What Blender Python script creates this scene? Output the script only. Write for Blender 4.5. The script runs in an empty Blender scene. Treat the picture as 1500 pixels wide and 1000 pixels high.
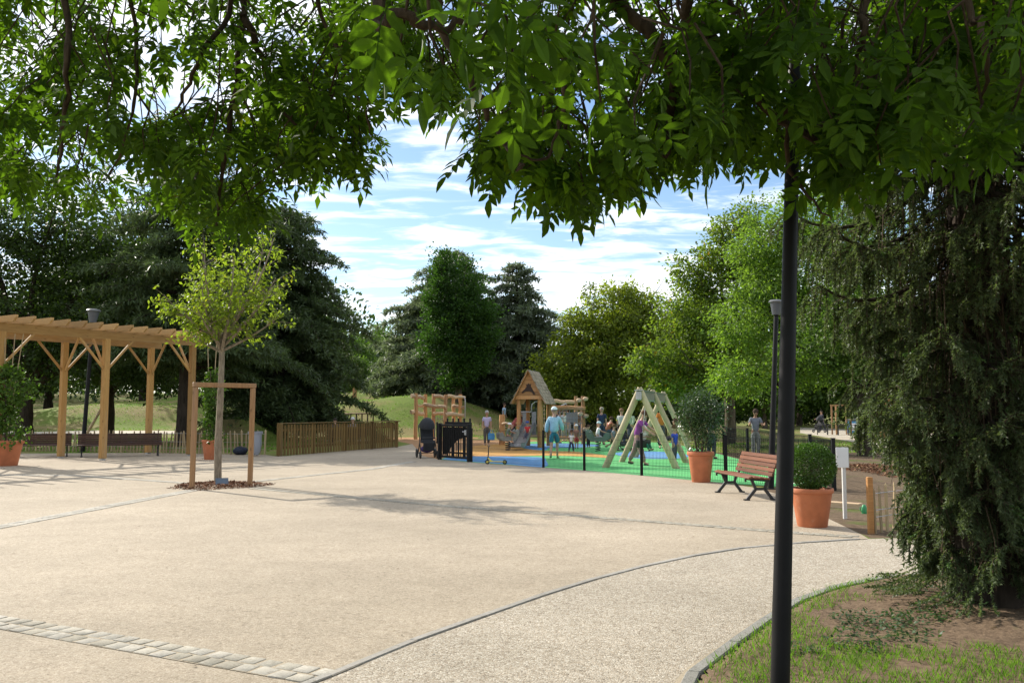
import bpy, math, random
import numpy as np
from mathutils import Vector, Matrix, Euler, noise as mnoise

S = bpy.context.scene
COL = S.collection
PI = math.pi

# ------------------------------------------------------------------ camera
FPX, EYE, HOR = 1280.0, 1.6, 602.0          # focal length and horizon in pixels of the 1500 x 1000 photograph
PITCH = math.atan((HOR - 500.0) / FPX)
cam_data = bpy.data.cameras.new('camera')
cam_data.sensor_width = 36.0
cam_data.lens = 36.0 * FPX / 1500.0
cam_data.clip_start = 0.05
cam_data.clip_end = 6000.0
cam = bpy.data.objects.new('camera', cam_data)
cam.location = (0, 0, EYE)
cam.rotation_euler = (PI / 2 + PITCH, 0, 0)
COL.objects.link(cam)
S.camera = cam

# ------------------------------------------------------------------ sun and sky
SUN_EL = math.radians(31.0)
SUN_DIR = Vector((-0.74 * math.cos(SUN_EL), 0.673 * math.cos(SUN_EL), math.sin(SUN_EL))).normalized()   # towards the sun
sun_data = bpy.data.lights.new('sun', 'SUN')
sun_data.energy = 5.0
sun_data.angle = math.radians(0.55)
sun_data.color = (1.0, 0.93, 0.82)
sun = bpy.data.objects.new('sun', sun_data)
sun.rotation_euler = SUN_DIR.to_track_quat('Z', 'Y').to_euler()
sun.location = (-30, 40, 40)
COL.objects.link(sun)

world = bpy.data.worlds.new('World')
S.world = world
world.use_nodes = True
wn = world.node_tree
wn.nodes.clear()


def wnode(t, **kw):
    n = wn.nodes.new(t)
    for k, v in kw.items():
        setattr(n, k, v)
    return n


w_out = wnode('ShaderNodeOutputWorld')
w_bg = wnode('ShaderNodeBackground')
SKY_STRENGTH = 0.12
w_bg.inputs['Strength'].default_value = SKY_STRENGTH
w_sky = wnode('ShaderNodeTexSky', sky_type='NISHITA', sun_disc=False)
w_sky.sun_elevation = SUN_EL
w_sky.sun_rotation = math.atan2(SUN_DIR.x, SUN_DIR.y)
w_sky.air_density, w_sky.dust_density, w_sky.ozone_density = 1.0, 0.25, 2.5
# clouds: broken rows of high cloud, drawn on a flat layer above the park
w_tc = wnode('ShaderNodeTexCoord')
w_sep = wnode('ShaderNodeSeparateXYZ')
wn.links.new(w_tc.outputs['Generated'], w_sep.inputs[0])


def wmath(op, a, b=None, clamp=False):
    n = wnode('ShaderNodeMath', operation=op, use_clamp=clamp)
    for i, x in enumerate((a, b)):
        if x is None:
            continue
        if isinstance(x, (int, float)):
            n.inputs[i].default_value = x
        else:
            wn.links.new(x, n.inputs[i])
    return n.outputs[0]


w_den = wmath('MAXIMUM', wmath('ADD', w_sep.outputs['Z'], 0.10), 0.06)
w_u = wmath('DIVIDE', w_sep.outputs['X'], w_den)
w_v = wmath('DIVIDE', w_sep.outputs['Y'], w_den)
w_comb = wnode('ShaderNodeCombineXYZ')
wn.links.new(w_u, w_comb.inputs[0])
wn.links.new(w_v, w_comb.inputs[1])


def wnoise(scale, detail, rough, rot, sx, sy, off=0.0, dist=0.0):
    m = wnode('ShaderNodeMapping')
    m.inputs['Rotation'].default_value = (0, 0, rot)
    m.inputs['Scale'].default_value = (sx, sy, 1)
    m.inputs['Location'].default_value = (off, off * 0.7, off)
    wn.links.new(w_comb.outputs[0], m.inputs[0])
    n = wnode('ShaderNodeTexNoise')
    n.inputs['Scale'].default_value = scale
    n.inputs['Detail'].default_value = detail
    n.inputs['Roughness'].default_value = rough
    n.inputs['Distortion'].default_value = dist
    wn.links.new(m.outputs[0], n.inputs[0])
    return n.outputs['Fac']


c_small = wnoise(4.2, 7, 0.58, 0.25, 0.8, 1.7, 3.1, 0.5)
c_big = wnoise(0.55, 3, 0.5, -0.2, 1.0, 1.2, 9.7)
c_sum = wmath('ADD', wmath('MULTIPLY', c_small, 0.62), wmath('MULTIPLY', c_big, 0.45))
w_ramp = wnode('ShaderNodeMapRange', interpolation_type='SMOOTHSTEP')
w_ramp.inputs['From Min'].default_value = 0.448
w_ramp.inputs['From Max'].default_value = 0.63
wn.links.new(c_sum, w_ramp.inputs['Value'])
w_mix = wnode('ShaderNodeMix', data_type='RGBA')
w_mix.inputs[7].default_value = (8.8, 9.0, 9.3, 1)
wn.links.new(wmath('MULTIPLY', w_ramp.outputs[0], 0.93), w_mix.inputs[0])
w_boost = wnode('ShaderNodeMix', data_type='RGBA', blend_type='MULTIPLY')
w_boost.inputs[0].default_value = 1.0
w_boost.inputs[7].default_value = (1.0, 1.0, 1.0, 1)
wn.links.new(w_sky.outputs[0], w_boost.inputs[6])
wn.links.new(w_boost.outputs[2], w_mix.inputs[6])
wn.links.new(w_mix.outputs[2], w_bg.inputs['Color'])
wn.links.new(w_bg.outputs[0], w_out.inputs['Surface'])

S.view_settings.view_transform = 'Standard'
S.view_settings.look = 'None'
S.view_settings.gamma = 1.0
S.view_settings.use_curve_mapping = False
S.view_settings.exposure = 0.55

S.render.engine = 'CYCLES'
cy = S.cycles
cy.max_bounces = 6
cy.diffuse_bounces = 3
cy.glossy_bounces = 2
cy.transmission_bounces = 4
cy.transparent_max_bounces = 6
cy.use_denoising = True
cy.caustics_reflective = False
cy.caustics_refractive = False

rnd = random.Random(11)
RS = np.random.RandomState(7)

# ------------------------------------------------------------------ helpers: photograph pixel -> place
_cp, _sp = math.cos(PITCH), math.sin(PITCH)


def ray(px, py):
    r, u = px - 750.0, 500.0 - py
    return Vector((r, FPX * _cp - u * _sp, FPX * _sp + u * _cp))


def G(px, py, z=0.0):
    """The point of the level z under a pixel."""
    d = ray(px, py)
    t = (z - EYE) / d.z
    return Vector((d.x * t, d.y * t, z))


def A(px, py, Y):
    """The point at depth Y along a pixel's ray."""
    d = ray(px, py)
    t = Y / d.y
    return Vector((d.x * t, Y, EYE + d.z * t))


def sstep(a, b, x):
    t = min(1.0, max(0.0, (x - a) / (b - a)))
    return t * t * (3 - 2 * t)


def catmull(pts, n=8, closed=False):
    P = [Vector(p) for p in pts]
    out = []
    m = len(P)
    for i in range(m if closed else m - 1):
        p0 = P[(i - 1) % m] if closed else P[max(i - 1, 0)]
        p1 = P[i]
        p2 = P[(i + 1) % m] if closed else P[i + 1]
        p3 = P[(i + 2) % m] if closed else P[min(i + 2, m - 1)]
        for k in range(n):
            t = k / n
            out.append(0.5 * (2 * p1 + (p2 - p0) * t + (2 * p0 - 5 * p1 + 4 * p2 - p3) * t * t + (3 * p1 - p0 - 3 * p2 + p3) * t ** 3))
    if not closed:
        out.append(P[-1])
    return out


def resample(pts, step):
    out = [Vector(pts[0])]
    acc = 0.0
    for a, b in zip(pts, pts[1:]):
        a, b = Vector(a), Vector(b)
        L = (b - a).length
        if L < 1e-9:
            continue
        d = step - acc
        while d <= L:
            out.append(a.lerp(b, d / L))
            d += step
        acc = (acc + L) % step
    return out


# ------------------------------------------------------------------ helpers: meshes and objects
KIDS = {}


def link(o, parent=None, world_built=False):
    COL.objects.link(o)
    if parent is not None:
        o.parent = parent
        KIDS.setdefault(parent.name, []).append(o)
        if world_built:
            o.matrix_parent_inverse = Matrix.Translation(-parent.location)
    return o


def props(o, label=None, cat=None, group=None, kind=None):
    for k, v in (('label', label), ('category', cat), ('group', group), ('kind', kind)):
        if v:
            o[k] = v
    return o


def thing(name, label, cat, loc=(0, 0, 0), rz=0.0, group=None):
    o = bpy.data.objects.new(name, None)
    o.empty_display_size = 0.2
    o.location = loc
    o.rotation_euler = (0, 0, rz)
    link(o)
    return props(o, label, cat, group)


def dup(root, loc=None, rz=None, label=None, group=None, scale=None):
    def rec(o, parent):
        c = o.copy()
        COL.objects.link(c)
        if parent is not None:
            c.parent = parent
            KIDS.setdefault(parent.name, []).append(c)
        for k in list(KIDS.get(o.name, [])):
            rec(k, c)
        return c
    r = rec(root, None)
    if loc is not None:
        r.location = loc
    if rz is not None:
        r.rotation_euler = (0, 0, rz)
    if scale is not None:
        r.scale = scale
    if label:
        r['label'] = label
    if group:
        r['group'] = group
    return r


def orth(d):
    d = Vector(d).normalized()
    a = Vector((0, 0, 1)) if abs(d.z) < 0.9 else Vector((1, 0, 0))
    u = d.cross(a).normalized()
    return u, d.cross(u).normalized()


class MB:
    """Collects shapes and links them as ONE mesh object."""

    def __init__(self):
        self.v, self.f, self.m = [], [], []

    def face(self, idx, mi=0):
        self.f.append(tuple(idx))
        self.m.append(mi)

    def box(self, c, s, R=None, mi=0, taper=1.0):
        b = len(self.v)
        c = Vector(c)
        for z in (-1, 1):
            k = taper if z > 0 else 1.0
            for x, y in ((-1, -1), (1, -1), (1, 1), (-1, 1)):
                p = Vector((x * s[0] / 2 * k, y * s[1] / 2 * k, z * s[2] / 2))
                if R is not None:
                    p = R @ p
                self.v.append(tuple(c + p))
        for q in ((3, 2, 1, 0), (4, 5, 6, 7), (0, 1, 5, 4), (1, 2, 6, 5), (2, 3, 7, 6), (3, 0, 4, 7)):
            self.face([b + i for i in q], mi)
        return self

    def cbox(self, c, s, ch=0.006, R=None, mi=0):
        """box with its four long vertical and top edges chamfered"""
        sx, sy, sz = s[0] / 2, s[1] / 2, s[2] / 2
        ring = [(-sx + ch, -sy), (sx - ch, -sy), (sx, -sy + ch), (sx, sy - ch), (sx - ch, sy), (-sx + ch, sy), (-sx, sy - ch), (-sx, -sy + ch)]
        ti = [(x * (1 - ch / sx) , y * (1 - ch / sy)) for x, y in ring]
        c = Vector(c)
        b = len(self.v)
        for rg, z in ((ti, -sz), (ring, -sz + ch), (ring, sz - ch), (ti, sz)):
            for x, y in rg:
                p = Vector((x, y, z))
                if R is not None:
                    p = R @ p
                self.v.append(tuple(c + p))
        for k in range(3):
            for i in range(8):
                j = (i + 1) % 8
                self.face((b + k * 8 + i, b + k * 8 + j, b + k * 8 + 8 + j, b + k * 8 + 8 + i), mi)
        self.face([b + 7 - i for i in range(8)], mi)
        self.face([b + 24 + i for i in range(8)], mi)
        return self

    def bar(self, p, q, w, h, up=(0, 0, 1), mi=0):
        """square bar from p to q, w across, h along up"""
        p, q = Vector(p), Vector(q)
        d = (q - p)
        L = d.length
        d.normalize()
        up = Vector(up)
        side = d.cross(up)
        if side.length < 1e-5:
            side = d.cross(Vector((1, 0, 0)))
        side.normalize()
        u = side.cross(d).normalized()
        R = Matrix((side, d, u)).transposed()
        return self.cbox((p + q) / 2, (w, L, h), min(w, h) * 0.12, R, mi)

    def tube(self, pts, radii, n=8, mi=0, cap=True, wob=0.0, seed=0):
        pts = [Vector(p) for p in pts]
        if isinstance(radii, (int, float)):
            radii = [radii] * len(pts)
        r0 = random.Random(seed)
        b = len(self.v)
        u = None
        for i, p in enumerate(pts):
            d = (pts[min(i + 1, len(pts) - 1)] - pts[max(i - 1, 0)])
            if d.length < 1e-9:
                d = Vector((0, 0, 1))
            d.normalize()
            if u is None:
                u, w = orth(d)
            else:
                u = (u - d * u.dot(d))
                if u.length < 1e-6:
                    u, w = orth(d)
                u.normalize()
            w = d.cross(u)
            for k in range(n):
                a = 2 * PI * k / n
                r = radii[i] * (1 + wob * (r0.random() - 0.5) * 2)
                self.v.append(tuple(p + (u * math.cos(a) + w * math.sin(a)) * r))
        for i in range(len(pts) - 1):
            for k in range(n):
                j = (k + 1) % n
                self.face((b + i * n + k, b + i * n + j, b + (i + 1) * n + j, b + (i + 1) * n + k), mi)
        if cap:
            self.face([b + n - 1 - k for k in range(n)], mi)
            e = b + (len(pts) - 1) * n
            self.face([e + k for k in range(n)], mi)
        return self

    def lathe(self, prof, n=24, c=(0, 0, 0), mi=0, cap0=True, cap1=True):
        b = len(self.v)
        for r, z in prof:
            for k in range(n):
                a = 2 * PI * k / n
                self.v.append((c[0] + r * math.cos(a), c[1] + r * math.sin(a), c[2] + z))
        for i in range(len(prof) - 1):
            for k in range(n):
                j = (k + 1) % n
                self.face((b + i * n + k, b + i * n + j, b + (i + 1) * n + j, b + (i + 1) * n + k), mi)
        if cap0:
            self.face([b + n - 1 - k for k in range(n)], mi)
        if cap1:
            e = b + (len(prof) - 1) * n
            self.face([e + k for k in range(n)], mi)
        return self

    def ball(self, c, r, n=10, m=7, mi=0, z0=-1.0, z1=1.0):
        r = (r, r, r) if isinstance(r, (int, float)) else r
        b = len(self.v)
        a0, a1 = math.asin(max(-0.999, z0)), math.asin(min(0.999, z1))
        for i in range(m + 1):
            t = a0 + (a1 - a0) * i / m
            for k in range(n):
                a = 2 * PI * k / n
                self.v.append((c[0] + r[0] * math.cos(t) * math.cos(a), c[1] + r[1] * math.cos(t) * math.sin(a), c[2] + r[2] * math.sin(t)))
        for i in range(m):
            for k in range(n):
                j = (k + 1) % n
                self.face((b + i * n + k, b + i * n + j, b + (i + 1) * n + j, b + (i + 1) * n + k), mi)
        self.face([b + n - 1 - k for k in range(n)], mi)
        self.face([b + m * n + k for k in range(n)], mi)
        return self

    def prism(self, poly, th, origin, ax, ay, mi=0):
        """outline poly in the plane (ax, ay) through origin, th thick along the normal"""
        o, ax, ay = Vector(origin), Vector(ax).normalized(), Vector(ay).normalized()
        nz = ax.cross(ay)
        b = len(self.v)
        m = len(poly)
        for s in (-0.5, 0.5):
            for x, y in poly:
                self.v.append(tuple(o + ax * x + ay * y + nz * th * s))
        self.face([b + m - 1 - i for i in range(m)], mi)
        self.face([b + m + i for i in range(m)], mi)
        for i in range(m):
            j = (i + 1) % m
            self.face((b + i, b + j, b + m + j, b + m + i), mi)
        return self

    def mesh(self, name, mats, smooth=False):
        me = bpy.data.meshes.new(name)
        me.from_pydata(self.v, [], self.f)
        for m in (mats if isinstance(mats, (list, tuple)) else [mats]):
            me.materials.append(m)
        if len(me.materials) > 1:
            me.polygons.foreach_set('material_index', self.m)
        if smooth:
            me.polygons.foreach_set('use_smooth', [True] * len(me.polygons))
            try:
                me.set_sharp_from_angle(angle=math.radians(40))
            except Exception:
                pass
        me.update()
        return me

    def build(self, name, mats, parent=None, world_built=False, smooth=False, kind=None):
        o = bpy.data.objects.new(name, self.mesh(name, mats, smooth))
        link(o, parent, world_built)
        if kind:
            o['kind'] = kind
        return o


def obj_from(name, me, parent=None, M=None):
    o = bpy.data.objects.new(name, me)
    link(o, parent)
    if M is not None:
        o.matrix_local = M
    return o


def np_mesh(name, V, F, mat, tint=None, smooth=False):
    """mesh from arrays: V (n,3), F (m,k)"""
    V = np.asarray(V, dtype=np.float32)
    F = np.asarray(F, dtype=np.int32)
    me = bpy.data.meshes.new(name)
    m, k = F.shape
    me.vertices.add(len(V))
    me.vertices.foreach_set('co', V.ravel())
    me.loops.add(m * k)
    me.loops.foreach_set('vertex_index', F.ravel())
    me.polygons.add(m)
    me.polygons.foreach_set('loop_start', np.arange(0, m * k, k, dtype=np.int32))
    if smooth:
        me.polygons.foreach_set('use_smooth', np.ones(m, dtype=bool))
    if tint is not None:
        at = me.attributes.new('tint', 'FLOAT', 'FACE')
        at.data.foreach_set('value', np.asarray(tint, dtype=np.float32))
    me.materials.append(mat)
    me.update(calc_edges=True)
    return me


def unit(a):
    return a / np.maximum(np.linalg.norm(a, axis=1, keepdims=True), 1e-9)


def leaf_quads(P, D, N, L, W, fold=0.12):
    """one folded diamond per leaf: P base, D axis, N normal"""
    n = len(P)
    D = unit(D)
    Sd = unit(np.cross(D, N))
    Nn = np.cross(Sd, D)
    L = np.broadcast_to(np.asarray(L, dtype=float), (n,))[:, None]
    W = np.broadcast_to(np.asarray(W, dtype=float), (n,))[:, None]
    V = np.empty((n, 4, 3))
    V[:, 0] = P
    V[:, 1] = P + D * L * 0.42 + Sd * W * 0.5 + Nn * L * fold
    V[:, 2] = P + D * L
    V[:, 3] = P + D * L * 0.42 - Sd * W * 0.5 + Nn * L * fold
    F = np.arange(n * 4).reshape(n, 4)
    return V.reshape(-1, 3), F


def rand_unit(n, rs):
    return unit(rs.normal(size=(n, 3)))

# ------------------------------------------------------------------ materials
def new_mat(name):
    m = bpy.data.materials.new(name)
    m.use_nodes = True
    nt = m.node_tree
    b = nt.nodes['Principled BSDF']
    return m, nt, b


def nd(nt, t, **kw):
    n = nt.nodes.new(t)
    for k, v in kw.items():
        setattr(n, k, v)
    return n


def coord(nt, which='Object', scale=(1, 1, 1), world_pos=False):
    if world_pos:
        src = nd(nt, 'ShaderNodeNewGeometry').outputs['Position']
    else:
        src = nd(nt, 'ShaderNodeTexCoord').outputs[which]
    mp = nd(nt, 'ShaderNodeMapping')
    mp.inputs['Scale'].default_value = scale
    nt.links.new(src, mp.inputs[0])
    return mp.outputs[0]


def noise(nt, vec, scale, detail=4, rough=0.55, dist=0.0):
    n = nd(nt, 'ShaderNodeTexNoise')
    n.inputs['Scale'].default_value = scale
    n.inputs['Detail'].default_value = detail
    n.inputs['Roughness'].default_value = rough
    n.inputs['Distortion'].default_value = dist
    nt.links.new(vec, n.inputs[0])
    return n.outputs['Fac']


def voronoi(nt, vec, scale, feature='F1', out='Distance'):
    n = nd(nt, 'ShaderNodeTexVoronoi', feature=feature)
    n.inputs['Scale'].default_value = scale
    nt.links.new(vec, n.inputs[0])
    return n.outputs[out]


def ramp(nt, fac, stops, interp='LINEAR'):
    r = nd(nt, 'ShaderNodeValToRGB')
    cr = r.color_ramp
    cr.interpolation = interp
    while len(cr.elements) < len(stops):
        cr.elements.new(0.5)
    for e, (p, c) in zip(cr.elements, stops):
        e.position = p
        e.color = (*c, 1) if len(c) == 3 else c
    nt.links.new(fac, r.inputs[0])
    return r.outputs[0]


def mix(nt, fac, a, b, mode='MIX'):
    n = nd(nt, 'ShaderNodeMix', data_type='RGBA', blend_type=mode)
    for i, x in ((0, fac), (6, a), (7, b)):
        if isinstance(x, (int, float)):
            n.inputs[i].default_value = x
        elif isinstance(x, tuple):
            n.inputs[i].default_value = (*x, 1) if len(x) == 3 else x
        else:
            nt.links.new(x, n.inputs[i])
    return n.outputs[2]


def mrange(nt, v, a, b, c=0.0, d=1.0):
    n = nd(nt, 'ShaderNodeMapRange', interpolation_type='SMOOTHSTEP')
    for i, x in enumerate((a, b, c, d)):
        n.inputs[1 + i].default_value = x
    nt.links.new(v, n.inputs[0])
    return n.outputs[0]


def bump(nt, b, h, strength=0.4, dist=0.01):
    n = nd(nt, 'ShaderNodeBump')
    n.inputs['Strength'].default_value = strength
    n.inputs['Distance'].default_value = dist
    nt.links.new(h, n.inputs['Height'])
    nt.links.new(n.outputs[0], b.inputs['Normal'])


def plain(name, col, rough=0.6, metal=0.0, spec=0.4, vary=0.15, scale=8.0, bumpy=0.0):
    """paint, plastic, cloth: one colour with a little wear and unevenness"""
    m, nt, b = new_mat(name)
    v = coord(nt)
    n = noise(nt, v, scale, 5)
    c = ramp(nt, n, [(0.3, tuple(x * (1 - vary) for x in col)), (0.7, tuple(min(1, x * (1 + vary)) for x in col))])
    nt.links.new(c, b.inputs['Base Color'])
    b.inputs['Roughness'].default_value = rough
    b.inputs['Metallic'].default_value = metal
    b.inputs['Specular IOR Level'].default_value = spec
    if bumpy:
        bump(nt, b, n, bumpy, 0.01)
    return m


def wood(name, dark, light, axis='Z', rough=0.7, scale=14.0):
    m, nt, b = new_mat(name)
    sc = {'X': (0.06, 1, 1), 'Y': (1, 0.06, 1), 'Z': (1, 1, 0.06)}[axis]
    v = coord(nt, 'Object', sc)
    n = noise(nt, v, scale * 3, 6, 0.6, 0.6)
    n2 = noise(nt, coord(nt), 1.7, 3)
    oi = nd(nt, 'ShaderNodeObjectInfo').outputs['Random']
    c = ramp(nt, n, [(0.3, dark), (0.7, light)])
    c = mix(nt, mrange(nt, n2, 0.35, 0.7, 0, 0.45), c, tuple(x * 0.75 for x in light))
    gr = tuple((dark[i] + light[i]) * 0.5 * (1 - 0.55) + 0.55 * sum(light) / 3.2 for i in range(3))
    c = mix(nt, mrange(nt, noise(nt, v, 2.3, 5, 0.6), 0.48, 0.72, 0, 0.5), c, gr)
    kn = voronoi(nt, coord(nt, 'Object', {'X': (0.4, 1, 1), 'Y': (1, 0.4, 1), 'Z': (1, 1, 0.4)}[axis]), 5.5)
    c = mix(nt, mrange(nt, kn, 0.13, 0.04, 0, 0.7), c, tuple(x * 0.45 for x in dark))
    c = mix(nt, 1.0, c, ramp(nt, oi, [(0, (0.70, 0.68, 0.66)), (1, (1.14, 1.12, 1.08))]), 'MULTIPLY')
    nt.links.new(c, b.inputs['Base Color'])
    b.inputs['Roughness'].default_value = rough
    b.inputs['Specular IOR Level'].default_value = 0.25
    bump(nt, b, n, 0.25, 0.005)
    return m


def bark(name, dark, light, scale=9.0):
    m, nt, b = new_mat(name)
    v = coord(nt, 'Object', (1, 1, 0.22))
    n = noise(nt, v, scale, 8, 0.65, 0.4)
    c = ramp(nt, n, [(0.32, dark), (0.68, light)])
    nt.links.new(c, b.inputs['Base Color'])
    b.inputs['Roughness'].default_value = 0.9
    b.inputs['Specular IOR Level'].default_value = 0.1
    bump(nt, b, n, 0.8, 0.03)
    return m


def leafmat(name, col, trans=0.35, tmul=(1.5, 1.7, 0.7), yellow=(0.16, 0.13, 0.02), rough=0.5, spec=0.25, yamount=0.35, dark=0.6):
    """leaf: colour varied leaf by leaf, light comes through the blade"""
    m, nt, b = new_mat(name)
    at = nd(nt, 'ShaderNodeAttribute', attribute_name='tint').outputs['Fac']
    oi = nd(nt, 'ShaderNodeObjectInfo').outputs['Random']
    c = ramp(nt, at, [(0.0, tuple(x * dark for x in col)), (0.55, col), (0.88, tuple(min(1, x * 1.3) for x in col)),
                      (1.0, tuple(a * (1 - yamount) + y * yamount for a, y in zip(col, yellow)))])
    c = mix(nt, 1.0, c, ramp(nt, oi, [(0, (0.9, 0.9, 0.9)), (1, (1.1, 1.1, 1.1))]), 'MULTIPLY')
    nt.links.new(c, b.inputs['Base Color'])
    b.inputs['Roughness'].default_value = rough
    b.inputs['Specular IOR Level'].default_value = spec
    tr = nd(nt, 'ShaderNodeBsdfTranslucent')
    nt.links.new(mix(nt, 1.0, c, tmul, 'MULTIPLY'), tr.inputs['Color'])
    mx = nd(nt, 'ShaderNodeMixShader')
    mx.inputs[0].default_value = trans
    nt.links.new(b.outputs[0], mx.inputs[1])
    nt.links.new(tr.outputs[0], mx.inputs[2])
    nt.links.new(mx.outputs[0], nt.nodes['Material Output'].inputs['Surface'])
    return m


def gravel(name, cols, big=0.25, scale=90.0, blot=(0.82, 1.08), bstr=0.35, rough=0.9, speck=0.5):
    """bound gravel: grains a few millimetres across over broad weathering"""
    m, nt, b = new_mat(name)
    v = coord(nt, world_pos=True)
    cell = voronoi(nt, v, scale, 'F1', 'Color')
    sep = nd(nt, 'ShaderNodeSeparateColor')
    nt.links.new(cell, sep.inputs[0])
    grain = ramp(nt, sep.outputs[0], [(i / (len(cols) - 1), c) for i, c in enumerate(cols)])
    mean = tuple(sum(c[k] for c in cols) / len(cols) for k in range(3))
    c = mix(nt, speck, mean, grain)
    sep2 = nd(nt, 'ShaderNodeSeparateColor')
    nt.links.new(voronoi(nt, v, scale * 0.36, 'F1', 'Color'), sep2.inputs[0])
    c = mix(nt, 1.0, c, ramp(nt, sep2.outputs[0], [(0.0, (0.80, 0.78, 0.76)), (0.2, (0.98, 0.98, 0.98)), (0.8, (1.02, 1.02, 1.02)), (1.0, (1.14, 1.14, 1.14))]), 'MULTIPLY')
    w1 = noise(nt, v, big, 5, 0.6)
    w2 = noise(nt, v, 3.1, 5, 0.6)
    w3 = noise(nt, coord(nt, world_pos=True, scale=(0.35, 1.0, 1)), 0.7, 6, 0.65, 0.5)
    for w, k in ((w1, 1.0), (w2, 0.5), (w3, 0.7)):
        lo, hi = 1 - (1 - blot[0]) * k, 1 + (blot[1] - 1) * k
        c = mix(nt, 1.0, c, ramp(nt, w, [(0.3, (lo, lo, lo * 0.99)), (0.7, (hi, hi, hi))]), 'MULTIPLY')
    st = noise(nt, v, 1.1, 7, 0.75)
    c = mix(nt, mrange(nt, st, 0.56, 0.76, 0, 0.34), c, (0.19, 0.155, 0.115))
    nt.links.new(c, b.inputs['Base Color'])
    b.inputs['Roughness'].default_value = rough
    b.inputs['Specular IOR Level'].default_value = 0.2
    d = voronoi(nt, v, scale, 'F1', 'Distance')
    bump(nt, b, d, bstr, -0.006)
    return m


def soil(name, dark, light, green=None, gscale=0.8, gamt=(0.45, 0.6), scale=11.0):
    m, nt, b = new_mat(name)
    v = coord(nt, world_pos=True)
    n = noise(nt, v, scale, 8, 0.7)
    n2 = noise(nt, v, 55.0, 4, 0.7)
    c = ramp(nt, n, [(0.3, dark), (0.7, light)])
    c = mix(nt, mrange(nt, n2, 0.55, 0.75, 0, 0.5), c, tuple(min(1, x * 1.8) for x in light))
    if green:
        g = noise(nt, v, gscale, 6, 0.65)
        gc = ramp(nt, noise(nt, v, 7.0, 6, 0.7), [(0.3, tuple(x * 0.7 for x in green)), (0.7, tuple(x * 1.25 for x in green))])
        c = mix(nt, mrange(nt, g, *gamt), c, gc)
    nt.links.new(c, b.inputs['Base Color'])
    b.inputs['Roughness'].default_value = 0.95
    b.inputs['Specular IOR Level'].default_value = 0.1
    bump(nt, b, n, 0.6, 0.03)
    return m


MAT = {}
MAT['plaza'] = gravel('plaza gravel', [(0.25, 0.20, 0.14), (0.44, 0.37, 0.28), (0.345, 0.285, 0.21), (0.51, 0.445, 0.355), (0.30, 0.24, 0.17)], scale=105, blot=(0.84, 1.07), speck=0.8)
MAT['pebble'] = gravel('pebble path', [(0.19, 0.155, 0.115), (0.50, 0.45, 0.37), (0.33, 0.275, 0.205), (0.58, 0.535, 0.455), (0.28, 0.23, 0.17), (0.43, 0.365, 0.285)], scale=88, blot=(0.86, 1.06), bstr=0.7, speck=1.0)
MAT['sett'] = gravel('pale granite', [(0.42, 0.40, 0.35), (0.58, 0.56, 0.50), (0.50, 0.47, 0.41)], scale=160, big=2.5, blot=(0.75, 1.1), bstr=0.25)
_m = MAT['sett']
_nt = _m.node_tree
_b = _nt.nodes['Principled BSDF']
_src = _b.inputs['Base Color'].links[0].from_socket
_oi = nd(_nt, 'ShaderNodeObjectInfo').outputs['Random']
_nt.links.new(mix(_nt, 1.0, _src, ramp(_nt, _oi, [(0, (0.66, 0.63, 0.57)), (0.5, (0.80, 0.78, 0.74)), (1, (0.92, 0.90, 0.88))]), 'MULTIPLY'), _b.inputs['Base Color'])
MAT['mortar'] = gravel('sett joint mortar', [(0.34, 0.285, 0.205), (0.48, 0.41, 0.31)], scale=120)
MAT['edging'] = gravel('grey edging', [(0.30, 0.285, 0.255), (0.42, 0.395, 0.355), (0.36, 0.34, 0.305)], scale=140, big=1.5)
MAT['kerb'] = gravel('grey concrete kerb', [(0.20, 0.20, 0.18), (0.33, 0.32, 0.29), (0.27, 0.26, 0.24)], scale=150, big=2.0)
MAT['lawn'] = soil('lawn', (0.15, 0.14, 0.05), (0.25, 0.20, 0.09), (0.13, 0.18, 0.035), 0.30, (0.40, 0.60))
MAT['corner'] = soil('bare earth with thin grass', (0.088, 0.060, 0.040), (0.24, 0.17, 0.112), (0.12, 0.15, 0.04), 1.3, (0.55, 0.68), 19.0)
MAT['bed'] = soil('brown earth bed', (0.07, 0.048, 0.03), (0.18, 0.13, 0.085), (0.09, 0.11, 0.03), 0.5, (0.55, 0.66))
MAT['sand'] = gravel('sandy path', [(0.48, 0.42, 0.32), (0.58, 0.52, 0.42)], scale=40)
MAT['chipsurface'] = soil('wood chip play surface', (0.26, 0.14, 0.07), (0.46, 0.28, 0.15), None, scale=16)
MAT['rub_green'] = plain('green rubber surface', (0.09, 0.42, 0.13), 0.85, vary=0.10, scale=2.0)
MAT['rub_blue'] = plain('blue rubber surface', (0.09, 0.26, 0.50), 0.85, vary=0.10, scale=2.0)
MAT['rub_orange'] = plain('orange rubber surface', (0.52, 0.27, 0.06), 0.85, vary=0.10, scale=2.0)
MAT['pine'] = wood('treated pine', (0.30, 0.165, 0.05), (0.50, 0.30, 0.105))
MAT['pine_x'] = wood('treated pine beam', (0.30, 0.165, 0.05), (0.52, 0.32, 0.115), 'X')
MAT['pine_y'] = wood('treated pine rafter', (0.34, 0.20, 0.075), (0.56, 0.37, 0.16), 'Y')
MAT['stake'] = wood('larch stake', (0.27, 0.145, 0.065), (0.44, 0.26, 0.125))
MAT['larch'] = wood('peeled larch log', (0.40, 0.19, 0.07), (0.58, 0.33, 0.15))
MAT['larch_pale'] = wood('pale weathered log', (0.40, 0.27, 0.16), (0.62, 0.47, 0.31), 'X')
MAT['log_swing'] = wood('pale green treated log', (0.42, 0.36, 0.20), (0.60, 0.54, 0.35))
MAT['screen'] = wood('olive brown board', (0.105, 0.066, 0.020), (0.21, 0.135, 0.045))
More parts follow.
